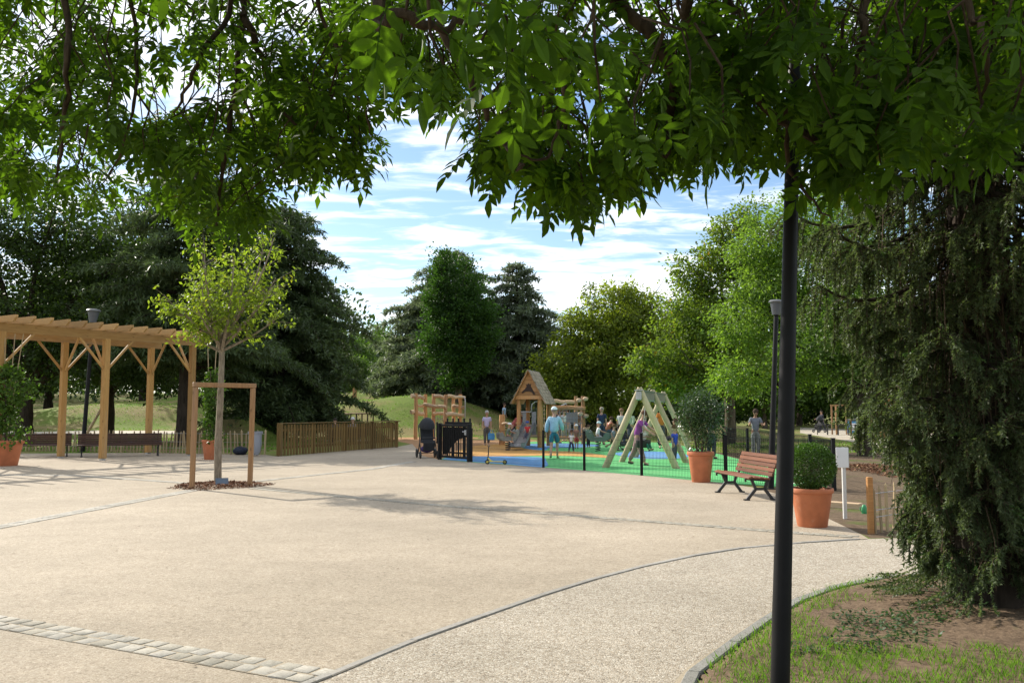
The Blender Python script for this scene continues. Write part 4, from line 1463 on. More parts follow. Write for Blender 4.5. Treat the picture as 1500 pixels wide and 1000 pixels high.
# --- the ash whose boughs hang into the picture from above
def ash():
    base = Vector((3.2, -2.6, 0))
    root = thing('ash_tree', 'big ash whose leafy boughs hang down across the whole top of the view', 'tree', base)
    rs = np.random.RandomState(99)
    r0 = random.Random(99)
    tb = MB()
    fork = Vector((2.9, -2.3, 4.6))
    tb.tube(catmull([base + Vector((0, 0, -.1)), (3.15, -2.5, 1.5), (3.0, -2.4, 3.2), fork], 4), [0.42 - 0.012 * i for i in range(13)], 14, wob=0.05, seed=3)
    tb.build('trunk', MAT['bark_ash'], root, True, smooth=True)
    mats = MAT['bark_ash']
    # boughs seen in the picture, each a limb that comes over from the trunk and hangs forward
    boughs = [
        ([(905, -40), (912, 10), (955, 52), (983, 105), (984, 160), (974, 228)], 4.2, 0.046, 0.016),
        ([(342, -40), (352, 60), (336, 190), (322, 280), (318, 335)], 6.0, 0.034, 0.007),
        ([(330, -40), (296, 75), (273, 130), (256, 168)], 5.4, 0.026, 0.006),
        ([(88, -40), (98, 90), (94, 180), (82, 260)], 5.2, 0.030, 0.007),
        ([(355, 20), (382, 80), (396, 130), (430, 180), (505, 207)], 5.8, 0.022, 0.005),
        ([(1015, -40), (1040, 50), (1080, 105), (1120, 158), (1170, 188), (1240, 179), (1312, 196)], 3.8, 0.030, 0.008),
        ([(1170, 188), (1215, 220), (1265, 217), (1300, 194)], 3.8, 0.014, 0.006),
        ([(1082, -40), (1075, 20), (1052, 75), (1030, 140)], 4.4, 0.026, 0.006),
        ([(1425, -40), (1436, 40), (1446, 82), (1440, 150)], 3.4, 0.022, 0.006),
        ([(1278, -40), (1268, 40), (1256, 88), (1252, 130)], 3.6, 0.020, 0.005),
        ([(640, -40), (690, 110), (722, 180), (752, 232), (765, 246)], 3.6, 0.020, 0.006),
        ([(830, 60), (822, 170), (800, 232), (760, 225)], 3.7, 0.012, 0.004),
        ([(1150, 150), (1156, 240), (1186, 290), (1218, 322)], 3.9, 0.012, 0.003),
        ([(470, -40), (500, 80), (530, 150), (545, 200)], 5.2, 0.020, 0.004),
        ([(180, -40), (200, 90), (190, 180), (160, 262)], 5.6, 0.022, 0.005),
        ([(560, -40), (590, 20), (640, 40), (700, 30)], 2.4, 0.024, 0.008),
    ]
    hubs = [Vector((-2.6, 3.0, 6.1)), Vector((0.3, 2.2, 5.2)), Vector((1.8, 2.4, 4.9)), Vector((3.4, 2.2, 4.6)), Vector((-5.5, 4.5, 6.6))]
    for k, hb in enumerate(hubs):
        m = MB()
        P = catmull([fork - Vector((0, 0, .3)), fork.lerp(hb, 0.5) + Vector((0, 0, 0.7)), hb], 6)
        m.tube(P, [0.15 - 0.07 * i / (len(P) - 1) for i in range(len(P))], 10, wob=0.06, seed=k)
        m.build('limb', mats, root, True, smooth=True)
    curves = []
    for k, (pix, Y, ra, rb) in enumerate(boughs):
        pts = []
        for q, (px, py) in enumerate(pix):
            pts.append(A(px, py, Y * 0.86 + 0.10 * math.sin(q * 1.9 + k)))
        if k not in (6, 11, 12, 4):
            hb = min(hubs, key=lambda h: (h - pts[0]).length)
            pts = [hb, hb.lerp(pts[0], 0.5) + Vector((0, 0, .22))] + pts
        P = catmull(pts, 6)
        n = len(P)
        P = [p + Vector((mnoise.noise((i * .5, k, 1)), mnoise.noise((i * .5, k, 5)), mnoise.noise((i * .5, k, 9)))) * 0.022 for i, p in enumerate(P)]
        m = MB()
        rr = [max(rb * 0.8, ra * 1.0 - (ra * 1.0 - rb * 0.8) * (i / (n - 1)) ** 0.9) * (1.16 if i % 5 == 2 else 1.0) for i in range(n)]
        m.tube(P, rr, 9, wob=0.10, seed=k)
        m.build('bough', mats, root, True, smooth=True)
        curves.append(P)

    # compound leaf: 9 leaflets on a stalk along +X
    def compound(seed, nl=9, lod=0):
        q = random.Random(seed)
        V, F = [], []

        def leaflet(o, d, nrm, ln, wd):
            d = d.normalized()
            s = d.cross(nrm).normalized()
            n2 = s.cross(d)
            b = len(V)
            bend = q.uniform(-.10, .02)
            if lod:
                V.extend([o, o + d * ln * 0.42 + s * wd / 2 + n2 * wd * 0.14, o + d * ln + n2 * ln * bend, o + d * ln * 0.42 - s * wd / 2 + n2 * wd * 0.14])
                F.append((b, b + 1, b + 2, b + 3))
                return
            prof = ((0.0, 0.06, 0), (0.22, 0.74, 0.01), (0.50, 1.0, 0.0), (0.78, 0.56, bend * 0.5), (1.0, 0.0, bend))
            for t, w, dz in prof:
                c = o + d * ln * t + n2 * ln * dz
                if w == 0:
                    V.append(c)
                else:
                    V.append(c + s * wd / 2 * w + n2 * wd * 0.14 * w)
                    V.append(c)
                    V.append(c - s * wd / 2 * w + n2 * wd * 0.14 * w)
            for r in range(3):
                a = b + r * 3
                F.append((a, a + 1, a + 4, a + 3)); F.append((a + 1, a + 2, a + 5, a + 4))
            a = b + 9
            F.append((a, a + 1, b + 12)); F.append((a + 1, a + 2, b + 12))

        Lr = q.uniform(0.19, 0.25)
        sag = q.uniform(0.15, 0.5)

        def rach(t):
            return Vector((Lr * t * (1 - 0.12 * sag * t), 0.012 * math.sin(t * 3 + seed), -sag * Lr * t * t * 0.6))
        prev = None
        for t in (0, .5, 1.0):
            p = rach(t)
            b = len(V)
            for a in range(3):
                V.append(p + Vector((0, math.cos(a * 2.09) * 0.0016, math.sin(a * 2.09) * 0.0016)))
            if prev is not None:
                for a in range(3):
                    c = (a + 1) % 3
                    F.append((prev + a, prev + c, b + c, b + a))
            prev = b
        npair = (nl - 1) // 2
        for i in range(npair):
            t = 0.36 + 0.56 * i / max(1, npair - 1) * 0.98
            o = rach(t)
            ln = q.uniform(0.075, 0.10) * (0.85 + 0.25 * math.sin(PI * (i + 0.6) / npair))
            for sg in (-1, 1):
                d = Vector((q.uniform(0.45, 0.75), sg, q.uniform(-.45, .0)))
                leaflet(o, d, Vector((q.uniform(-.2, .2), q.uniform(-.25, .25), 1)), ln, ln * q.uniform(0.36, 0.44))
        leaflet(rach(1.0), Vector((1, q.uniform(-.15, .15), -0.3 - sag * .5)), Vector((0, q.uniform(-.3, .3), 1)), q.uniform(0.085, 0.11), 0.04)
        return V, F

    variants = []
    for k in range(7):
        V, F = compound(k + 1, 9 if k % 3 else 7)
        me = bpy.data.meshes.new('leaf')
        me.from_pydata([tuple(v) for v in V], [], F)
        me.materials.append(MAT['leaf_ash'])
        at = me.attributes.new('tint', 'FLOAT', 'FACE')
        at.data.foreach_set('value', np.clip(np.random.RandomState(k).rand(len(F)) * 0.25 + 0.3 + 0.06 * k, 0, 1).astype(np.float32))
        me.update()
        V2, F2 = compound(k + 1, 9 if k % 3 else 7, 1)
        variants.append((np.array([tuple(v) for v in V]), F, me, np.array([tuple(v) for v in V2]), F2))

    bound_pts = [(-900, 330), (-200, 320), (0, 300), (60, 322), (130, 328), (165, 262), (200, 250), (222, 330), (262, 350), (318, 376), (370, 352), (400, 300), (450, 278), (520, 285), (548, 255), (562, 178), (600, 165), (640, 205), (690, 190), (700, 280), (760, 306), (800, 322), (860, 358), (905, 330), (940, 308), (990, 290), (1030, 275), (1100, 275), (1150, 252), (1200, 285), (1245, 318), (1300, 285), (1350, 255), (1400, 248), (1450, 250), (1500, 232), (1700, 220), (2300, 200)]

    def bound(px):
        for (a, ya), (b, yb) in zip(bound_pts, bound_pts[1:]):
            if a <= px <= b:
                return ya + (yb - ya) * (px - a) / (b - a)
        return 200

    def depth(px):
        if px < 520:
            return r0.uniform(4.4, 7.2)
        if px < 690:
            return r0.uniform(3.8, 6.6)
        if px < 1000:
            return r0.uniform(3.5, 6.2)
        return r0.uniform(3.0, 5.8)

    holes = [((30, 75), 24), ((215, 128), 26), ((258, 88), 26), ((245, 30), 20), ((195, 165), 34), ((150, 240), 26), ((205, 245), 30), ((250, 150), 22), ((165, 10), 26), ((232, 55), 22), ((615, 120), 10), ((545, 70), 12), ((720, 110), 10), ((120, 225), 20), ((470, 165), 12), ((890, 140), 14), ((960, 70), 12), ((20, 110), 12), ((60, 175), 12)]
    inst = []         # (variant, matrix, distance, in view)
    tw = MB()

    def cluster(c, n, big=1.0, droopy=0.55):
        away = Vector((r0.gauss(0, 1), r0.gauss(0, 1), 0)).normalized()
        # a short twig that ends at the cluster
        t0 = c + Vector((r0.gauss(0, .10), r0.gauss(0, .10), r0.uniform(0.12, 0.28)))
        tw.tube([t0 + Vector((r0.gauss(0, .12), r0.gauss(0, .12), r0.uniform(0.1, 0.3))), t0, t0.lerp(c, .5) + Vector((r0.gauss(0, .02), r0.gauss(0, .02), 0)), c], [0.0045, 0.0045, 0.004, 0.003], 4)
        for k in range(n):
            a = 2 * PI * k / n + r0.uniform(-.5, .5)
            o = t0.lerp(c, r0.uniform(0.2, 1.0))
            d = (Vector((math.cos(a), math.sin(a), -droopy * r0.uniform(0.3, 2.2))) + away * 0.35).normalized()
            upv = Vector((r0.gauss(0, .3), r0.gauss(0, .3), 1))
            yv = upv.cross(d).normalized()
            zv = d.cross(yv)
            R = Matrix((d, yv, zv)).transposed().to_4x4()
            s = big * r0.uniform(0.55, 1.0)
            M = Matrix.Translation(o) @ R @ Matrix.Scale(s, 4)
            ctr = o + d * 0.14 * s
            dist = (ctr - Vector((0, 0, EYE))).length
            v = ctr - Vector((0, 0, EYE))
            fz = v.y * _cp + v.z * _sp
            px = 750 + FPX * v.x / max(fz, .1)
            py = 500 - FPX * (v.z * _cp - v.y * _sp) / max(fz, .1)
            inst.append((r0.randrange(7), M, dist, 0 < px < 1500 and -30 < py < 1000 and fz > 0.5))

    # in view: twigs along the hanging fringe and through the depth of the canopy above it
    def too_open(px, py):
        return any((px - h[0]) ** 2 + (py - h[1]) ** 2 < r * r * 1.4 for h, r in holes)

    for k in range(900):
        px = r0.uniform(-60, 1560)
        b = bound(px)
        Y = depth(px)
        mg = 0.16 * 1280 / Y + 4
        py = b - mg - abs(r0.gauss(0, 1)) * 95 if r0.random() < 0.45 else r0.uniform(-160, b - mg)
        if Y < 3.6:
            py -= 16
        if px < 520 and r0.random() < 0.22:
            continue
        if px > 560 and r0.random() < 0.14:
            continue
        if too_open(px, py) and r0.random() < 0.93:
            continue
        cluster(A(px, py, Y), r0.randint(5, 8), 1.25 if px < 540 else 1.0)
    for k in range(95):
        px = r0.uniform(-60, 520)
        py = r0.uniform(-60, bound(px) - 48)
        if too_open(px, py):
            continue
        cluster(A(px, py, r0.uniform(4.6, 7.2)), r0.randint(5, 8), 1.25)
    # drooping tips that make the lower outline
    for px, py, Y in ((20, 258, 6), (80, 280, 5.4), (135, 285, 5.8), (228, 290, 6.4), (262, 302, 6.2), (310, 328, 6.2), (345, 318, 6), (385, 270, 5.6), (440, 238, 5.4), (500, 240, 5.4), (528, 232, 5.2), (516, 215, 5),
                      (720, 215, 3.9), (738, 232, 3.8), (770, 248, 3.8), (812, 262, 3.7), (858, 286, 3.6), (880, 272, 3.8), (930, 240, 3.9), (985, 230, 4), (1040, 214, 4), (1095, 214, 3.9), (1150, 205, 3.6), (1205, 240, 3.4), (1245, 272, 3.3), (1290, 240, 3.2), (1350, 205, 3), (1410, 200, 2.9), (1465, 200, 3), (710, 245, 3.9), (840, 250, 3.7), (790, 240, 3.9)):
        cluster(A(px, py, Y), 7, 1.0, 0.9)
    # the nearest leaves, shaded from above, close to the camera
    for px, py, Y in ((585, 70, 1.75), (650, 95, 1.65), (705, 60, 1.8), (745, 110, 1.9), (610, 20, 1.9), (690, 0, 1.7), (770, 30, 2.0), (640, -40, 1.8), (880, 150, 2.2), (930, 190, 2.3), (850, 60, 2.1), (960, 110, 2.4), (1010, 140, 2.4), (1060, 180, 2.5), (540, 10, 2.3), (790, 130, 2.3), (1400, 120, 2.3), (1330, 150, 2.5), (1470, 60, 2.3), (1250, 120, 2.5), (1160, 60, 2.5)):
        cluster(A(px, py, Y * 1.15), 4, 1.0, 1.0)
    # the rest of the crown: above, behind and to the sides of the view
    for k in range(430):
        px = r0.uniform(-300, 2300) if r0.random() < 0.3 else r0.uniform(650, 2300)
        Y = r0.uniform(2.4, 7.5)
        lim = min(-130, 0.0)
        if -60 < px < 1560:
            py = r0.uniform(-1150, -110)
        else:
            py = r0.uniform(-1150, bound(px) - 40)
        c = A(px, py, Y)
        if c.z > 9.5:
            continue
        cluster(c, r0.randint(5, 8), 1.15)
    for k in range(150):  # extra unseen clusters above the frame, added to shade the nearest leaves
        cluster(A(r0.uniform(120, 1050), r0.uniform(-560, -110), r0.uniform(2.5, 4.2)), r0.randint(6, 8), 1.2)
    for k in range(260):
        c = Vector((r0.uniform(-5, 8.5), r0.uniform(-7, 1.8), r0.uniform(4.6, 9.5)))
        cluster(c, 6, 1.3)
    tw.build('twigs', mats, root, True, kind='stuff')
    inst.sort(key=lambda i: (not i[3], i[2]))
    P0 = Matrix.Translation(-base)
    for v, M, d, vis in inst[:298]:
        o = bpy.data.objects.new('leaf', variants[v][2])
        link(o, root)
        o.matrix_local = P0 @ M
    Vs, Fq, Ft, n0 = [], [], [], 0
    Ts, Tt = [], []
    for v, M, d, vis in inst[298:]:
        VV, FF = variants[v][:2] if (vis and d < 4.6) else variants[v][3:5]
        Mn = np.array(P0 @ M)
        Vs.append(VV @ Mn[:3, :3].T + Mn[:3, 3])
        tint = r0.random() * 0.72 + 0.1
        for f in FF:
            if len(f) == 4:
                Fq.append((f[0] + n0, f[1] + n0, f[2] + n0, f[3] + n0)); Ts.append(tint + r0.random() * .2)
            else:
                Ft.append((f[0] + n0, f[1] + n0, f[2] + n0)); Tt.append(tint + r0.random() * .2)
        n0 += len(VV)
    V = np.concatenate(Vs).astype(np.float32)
    Fq, Ft = np.array(Fq, dtype=np.int32), np.array(Ft, dtype=np.int32)
    me = bpy.data.meshes.new('foliage')
    me.vertices.add(len(V)); me.vertices.foreach_set('co', V.ravel())
    me.loops.add(Fq.size + Ft.size)
    me.loops.foreach_set('vertex_index', np.concatenate([Fq.ravel(), Ft.ravel()]))
    me.polygons.add(len(Fq) + len(Ft))
    me.polygons.foreach_set('loop_start', np.concatenate([np.arange(len(Fq)) * 4, Fq.size + np.arange(len(Ft)) * 3]).astype(np.int32))
    at = me.attributes.new('tint', 'FLOAT', 'FACE')
    at.data.foreach_set('value', np.clip(np.array(Ts + Tt), 0, 1).astype(np.float32))
    me.materials.append(MAT['leaf_ash'])
    me.update(calc_edges=True)
    o = obj_from('foliage', me, root)
    o['kind'] = 'stuff'
    print('ash compound leaves', len(inst), 'in view', sum(1 for i in inst if i[3]))


ash()

# ------------------------------------------------------------------ built things
# --- pergola
PG = Vector((-13.4, 28.8, 0))
PD = Vector((0.65, 1.0, 0)).normalized()          # along the pergola, away from the camera
PN = Vector((-PD.y, PD.x, 0))                     # towards its back
PSP = 3.35
PH = 3.92                                         # underside of the beams


def pergola():
    root = thing('pergola', 'long new timber pergola with braced posts over the benches', 'pergola', PG)
    rz = math.atan2(PD.y, PD.x)
    root.rotation_euler = (0, 0, rz)
    # local axes: x along, y towards the back
    W = 2.45
    post = MB().cbox((0, 0, PH / 2 + 0.02), (0.19, 0.19, PH), 0.012).mesh('post', MAT['pine'])
    foot = MB().box((0, 0, 0.02), (0.14, 0.14, 0.05)).mesh('post_foot', MAT['steel'])
    for y in (0, W):
        for i in (-2, -1, 0, 1):
            o = obj_from('post', post, root, Matrix.Translation((i * PSP, y, 0.04)))
            f = obj_from('post_foot', foot, o, Matrix.Translation((0, 0, -0.03)))
    x0, x1 = -2 * PSP - 0.5, PSP + 0.42
    for y in (0, W):
        m = MB()
        m.prism([(x0, 0), (x1, 0), (x1, 0.28), (x0, 0.28)], 0.10, (0, y, PH + 0.04), (1, 0, 0), (0, 0, 1))
        m.build('beam', MAT['pine_x'], root)
    # rafters with slanting ends sit across the beams
    m = MB()
    m.prism([(-0.75, 0.13), (-0.75, 0.20), (W + 0.75, 0.20), (W + 0.75, 0.13), (W + 0.58, 0.0), (-0.58, 0.0)], 0.075, (0, 0, 0), (0, 1, 0), (0, 0, 1))
    raft = m.mesh('rafter', MAT['pine_y'])
    n = 21
    for i in range(n):
        x = x1 - 0.12 - i * (x1 - x0 - 0.24) / (n - 1)
        o = obj_from('rafter', raft, root, Matrix.Translation((x, 0, PH + 0.322 + rnd.uniform(-.004, .004))) @ Matrix.Rotation(rnd.uniform(-.008, .008), 4, 'Z'))
    # braces, posts to beams along and across
    bl = 0.95
    m = MB().bar((0.09, 0, PH - bl), (bl, 0, PH + 0.02), 0.07, 0.07, (0, 1, 0))
    brx = m.mesh('brace', MAT['pine_x'])
    for y in (0, W):
        for i in (-2, -1, 0, 1):
            for s in (1, -1):
                if i == 1 and s == 1:
                    continue
                obj_from('brace', brx, root, Matrix.Translation((i * PSP, y, 0.04)) @ Matrix.Rotation(0 if s > 0 else PI, 4, 'Z'))
    m = MB().bar((0, 0.09, PH - bl), (0, bl, PH + 0.3), 0.07, 0.07, (1, 0, 0))
    bry = m.mesh('brace', MAT['pine_y'])
    for i in (-2, -1, 0, 1):
        obj_from('brace', bry, root, Matrix.Translation((i * PSP, 0, 0.04)))
        obj_from('brace', bry, root, Matrix.Translation((i * PSP, W, 0.04)) @ Matrix.Rotation(PI, 4, 'Z'))


pergola()


# --- bench: cast iron ends, long wooden slats. local: x along, y = -1 front
def bench(name, label, loc, rz, slat, L=1.9, group=None, metal='iron'):
    root = thing(name, label, 'bench', loc, rz, group)
    for sx in (-1, 1):
        x = sx * (L / 2 - 0.14)
        m = MB()
        # splayed feet, seat rail and raked back of one cast end
        for a, b, w in (((x, -0.17, 0.36), (x, -0.10, 0.20), .05), ((x, -0.10, 0.20), (x, -0.27, 0.0), .055), ((x, 0.12, 0.34), (x, 0.07, 0.20), .05), ((x, 0.07, 0.20), (x, 0.22, 0.0), .055), ((x, -0.12, 0.20), (x, 0.09, 0.20), .045),
                        ((x, -0.25, 0.385), (x, 0.16, 0.35), .05), ((x, 0.13, 0.34), (x, 0.22, 0.50), .045), ((x, 0.22, 0.50), (x, 0.31, 0.78), .04)):
            m.bar(a, b, 0.045, w, (0, 1, 0.3))
        m.box((x, -0.27, 0.012), (0.07, 0.10, 0.024)); m.box((x, 0.22, 0.012), (0.07, 0.10, 0.024))
        m.tube([(x, -0.25, 0.39), (x, -0.29, 0.37), (x, -0.28, 0.335)], 0.022, 6)
        m.build('bench_end', MAT[metal], root)
    sm = MB().cbox((0, 0, 0), (L, 0.085, 0.032), 0.007).mesh('seat_slat', MAT[slat])
    for k in range(4):
        y = -0.24 + k * 0.105
        obj_from('seat_slat', sm, root, Matrix.Translation((0, y, 0.418 - 0.09 * (y + 0.24) + (0.0 if k else -0.006))) @ Matrix.Rotation(-0.08 if k else 0.35, 4, 'X'))
    bm = MB().cbox((0, 0, 0), (L, 0.030, 0.072), 0.007).mesh('back_slat', MAT[slat])
    for k in range(5):
        t = k / 4
        obj_from('back_slat', bm, root, Matrix.Translation((0, 0.168 + 0.125 * t, 0.46 + 0.305 * t)) @ Matrix.Rotation(-0.30, 4, 'X'))
    m = MB().bar((0, 0.195, 0.44), (0, 0.325, 0.79), 0.03, 0.012, (0, 1, 0))
    m.build('back_strap', MAT[metal], root)
    return root


bR = G(1082, 726)
bench('park_bench', 'reddish brown slatted bench with black iron ends beside the tall potted shrub', (4.40, 16.65, 0.006), math.radians(-84), 'slat_red', 1.82)
bA = bench('park_bench', 'dark brown bench under the pergola right of the lantern pole', G(176, 668, 0.006), math.radians(25), 'slat_dark', 2.75, 'benches under the pergola')
bench('park_bench', 'dark brown bench under the pergola half hidden by the left pot', G(48, 669, 0.006), math.radians(27), 'slat_dark', 2.4, 'benches under the pergola')
bench('park_bench', 'far dark bench seen from the side beside the forked black trunk', G(1292, 666, 0.006), math.radians(60), 'slat_dark', 1.8)
bench('park_bench', 'dark bench behind the slatted screen with two people on it', (-7.7, 41, 0), PI + 0.2, 'slat_dark', 1.8)


# --- terracotta pots
def pot(label, loc, h, r, group=None):
    root = thing('flower_pot', label, 'pot', loc, rnd.uniform(0, 6), group)
    m = MB()
    m.lathe([(r * 0.66, 0.0), (r * 0.69, 0.015), (r * 0.93, h * 0.86), (r * 0.935, h * 0.87), (r * 1.0, h * 0.885), (r * 1.015, h * 0.905), (r * 1.015, h * 0.975), (r * 0.995, h), (r * 0.93, h), (r * 0.90, h * 0.97), (r * 0.88, h * 0.88)], 36, cap1=False)
    m.build('pot_body', MAT['terracotta'], root, smooth=True)
    s = MB()
    s.lathe([(r * 0.2, h * 0.93), (r * 0.885, h * 0.90)], 24, cap0=False, cap1=False)
    s.v.append((0, 0, h * 0.935))
    k = len(s.v) - 1
    for i in range(24):
        s.face((i, (i + 1) % 24, k))
    s.build('pot_soil', MAT['potsoil'], root)
    return root


pB = G(1190, 771)
pot('big terracotta pot holding the clipped box ball', pB, 0.535, 0.292)
pS = G(1027, 706)
pot('tall terracotta pot holding the loose glossy shrub behind the bench', pS, 0.69, 0.300)
pL = G(8, 682)
pot('terracotta pot at the left edge holding a twining climber', pL, 0.74, 0.46)
pM = G(309, 673)
pot('terracotta pot behind the young staked tree holding a slim climber', pM, 0.66, 0.31)


def leaf_plant(name, label, cat, loc, pts_fn, n, leaf, mat, stems, seed, wid=0.5, bark='bark', up=0.6):
    rs = np.random.RandomState(seed)
    root = thing(name, label, cat, loc)
    P, D, N = pts_fn(n, rs)
    L = leaf * rs.uniform(0.6, 1.3, len(P))
    V, F = leaf_quads(P, D, N, L, L * wid, 0.1)
    o = obj_from('foliage', np_mesh('foliage', V, F, MAT[mat], rs.rand(len(P))), root)
    o['kind'] = 'stuff'
    m = MB()
    for s in stems:
        m.tube(catmull(s[0], 4), s[1], 6, wob=0.08)
    m.build('stem', MAT[bark], root, smooth=True)
    return root


def ball_pts(n, rs, r=0.335, c=0.335):
    u = rand_unit(n, rs)
    rr = r * (0.60 + 0.40 * rs.rand(n) ** 0.45)
    lump = np.array([mnoise.noise(Vector(tuple(q * 3.5))) + 0.5 * mnoise.noise(Vector(tuple(q * 9))) for q in u])
    rr = rr * (1 + 0.07 * lump) * (1 + 0.16 * (rs.rand(n) > 0.985) * rs.rand(n))
    P = u * rr[:, None] * np.array([1.0, 1.0, 0.95]) + np.array([0, 0, c])
    D = unit(u * 0.8 + rs.normal(size=(n, 3)) * 0.55 + np.array([0, 0, 0.25]))
    N = unit(rs.normal(size=(n, 3)) + u * 0.6 + np.array([0, 0, 0.5]))
    return P, D, N


leaf_plant('box_ball', 'dense box bush clipped to a ball in the big terracotta pot', 'bush', pB + Vector((0, 0, 0.50)), ball_pts, 13500, 0.030, 'leaf_box', [([(0, 0, -0.03), (0.01, 0, 0.1), (0, 0, 0.3)], 0.03)] + [([(0, 0, 0.05), (math.cos(a) * .1, math.sin(a) * .1, 0.2), (math.cos(a) * .2, math.sin(a) * .2, 0.38)], 0.010) for a in (0, 1.2, 2.5, 3.7, 5)], 61)


def shrub_pts(n, rs):
    m = 190
    u = rand_unit(m, rs)
    C = u * (rs.rand(m, 1) ** 0.45) * np.array([0.53, 0.50, 0.68]) * (1 + 0.25 * rs.normal(size=(m, 1)) * 0.5) + np.array([0.02, 0, 0.84])
    cid = rs.randint(0, m, n)
    P = C[cid] + rs.normal(size=(n, 3)) * 0.085
    D = unit(rs.normal(size=(n, 3)) * 0.6 + u[cid] * 0.4 + np.array([0, 0, -0.15]))
    N = rs.normal(size=(n, 3)) * 0.5 + np.array([0, 0, 1.0])
    return P, D, N


leaf_plant('potted_shrub', 'loose glossy dark shrub in the tall terracotta pot', 'shrub', pS + Vector((0, 0, 0.62)), shrub_pts, 5200, 0.075, 'leaf_shrub', [([(x, y, -0.02), (x * 2, y * 2, 0.4), (x * 4.5, y * 4, 0.95)], 0.013) for x, y in ((.05, .03), (-.06, .02), (.01, -.05), (-.02, .06), (.08, -.03), (-.08, -.04))], 62, 0.40)


def climber_pts(h, r):
    def f(n, rs):
        m = 120
        z = rs.rand(m) ** 0.8 * h
        a = rs.rand(m) * 2 * PI
        rad = r * (0.35 + 0.65 * rs.rand(m)) * (0.75 + 0.35 * np.sin(z * 4 + 1)) * np.where(z > h * 0.85, 0.6, 1.0)
        C = np.stack([rad * np.cos(a), rad * np.sin(a), z], 1)
        cid = rs.randint(0, m, n)
        P = C[cid] + rs.normal(size=(n, 3)) * 0.09
        D = rs.normal(size=(n, 3)) * 0.7 + np.array([0, 0, -0.5])
        N = rs.normal(size=(n, 3)) * 0.6 + np.array([0, 0, 0.8])
        return P, D, N
    return f


def climber(label, p, h, r, n, zt, seed):
    sticks = [([(dx, dy, 0), (dx * 1.6, dy * 1.6, h * 0.6), (dx * 2.2, dy * 2.2, h)], 0.016) for dx, dy in ((.06, 0), (-.05, .05), (-.02, -.06), (.03, .05))]
    r_ = leaf_plant('climbing_plant', label, 'plant', p + Vector((0, 0, zt)), climber_pts(h, r), n, 0.12, 'leaf_vine', sticks, seed, 0.62)
    m = MB()
    for dx, dx2 in ((-0.10, -0.25), (0.02, 0.05), (0.10, 0.30)):
        m.tube([(dx, 0, h * 0.5), (dx2, 0.1, 3.9 - zt)], 0.013, 5)
    m.build('bamboo_cane', MAT['pale'], r_)


climber('leafy climber on canes in the pot at the left edge', pL, 2.25, 0.62, 2600, 0.62, 63)
climber('slim leafy climber on canes in the pot behind the staked tree', pM, 2.35, 0.36, 1700, 0.58, 64)

# --- stakes round the young tree
def tree_guard():
    a, b = G(281, 716), G(366, 711)
    root = thing('tree_stakes', 'pair of square wooden stakes with a cross rail tied to the young tree', 'tree stakes', a)
    zt = 2.20
    for p in (a, b):
        m = MB().bar(p + Vector((0, 0, -.05)), p + Vector((0.02, 0, zt - 0.10)), 0.095, 0.095, (0, 1, 0))
        m.build('stake', MAT['stake'], root, True)
    d = (b - a).normalized()
    m = MB().bar(a - d * 0.06 + Vector((0.02, 0, zt - 0.05)), b + d * 0.06 + Vector((0.02, 0, zt - 0.05)), 0.095, 0.10, (0, 0, 1))
    m.build('cross_rail', MAT['stake'], root, True)
    t = G(319, 708)
    m = MB()
    m.tube([Vector((t.x + 0.04 + 0.105 * math.cos(q * PI / 6), t.y - 0.02 + 0.16 * math.sin(q * PI / 6), zt - 0.03)) for q in range(13)], 0.014, 5)
    m.build('tie_strap', MAT['pale'], root, True)


tree_guard()
tp = G(325, 712)
pl = thing('tree_plaque', 'small slanted blue grey plaque at the foot of the young tree', 'plaque', tp)
MAT['plaque'] = plain('blue grey plaque', (0.11, 0.145, 0.19), 0.35, 0.3, vary=0.12)
MB().box((0, 0, 0.10), (0.26, 0.012, 0.19), Matrix.Rotation(-0.75, 3, 'X') @ Matrix.Rotation(0.0, 3, 'Z')).build('plate', MAT['plaque'], pl)
MB().box((0, 0.03, 0.05), (0.05, 0.03, 0.11)).build('plate_stand', MAT['steel'], pl)
pm = MB()
for k in range(4):
    for q in range(3):
        pm.box((-0.07 + q * 0.07, -0.047 + k * 0.026 * 0 - 0.0, 0.0), (0.001, 0.001, 0.001))
pl.rotation_euler = (0, 0, 0.35)


# --- lamp posts
def lantern(root, z, k=1.0):
    m = MB()
    m.lathe([(0.05 * k, z), (0.07 * k, z + 0.03 * k), (0.10 * k, z + 0.05 * k)], 16)
    m.build('lantern_collar', MAT['black'], root, smooth=True)
    g = MB().lathe([(0.13 * k, z + 0.05 * k), (0.21 * k, z + 0.46 * k)], 20)
    g.build('lantern_glass', MAT['glass'], root, smooth=True)
    c = MB().lathe([(0.225 * k, z + 0.46 * k), (0.26 * k, z + 0.47 * k), (0.265 * k, z + 0.50 * k), (0.22 * k, z + 0.545 * k), (0.10 * k, z + 0.57 * k)], 20)
    c.build('lantern_cap', MAT['lampcap'], root, smooth=True)


def lamp_post(label, base, h, r0, r1, tilt=(0, 0), k=1.0, plate=True):
    root = thing('street_lamp', label, 'lamp post', base)
    root.rotation_euler = (tilt[0], tilt[1], 0)
    m = MB()
    m.lathe([(r0 * 1.0, 0.0), (r0, 0.6), (r0 * 0.97, 0.7), (r0 + (r1 - r0) * 0.6, h * 0.5), (r1, h * 0.85), (r1, h)], 20)
    m.build('pole', MAT['black'], root, smooth=True)
    if plate:
        MB().lathe([(r0 * 2.0, 0.0), (r0 * 2.0, 0.02), (r0 * 1.1, 0.025)], 20).build('base_plate', MAT['black'], root)
        MB().cbox((0.0, -r0 * 0.98, 0.62), (0.07, 0.012, 0.28), 0.004).build('service_door', MAT['black'], root)
    lantern(root, h, k)
    return root


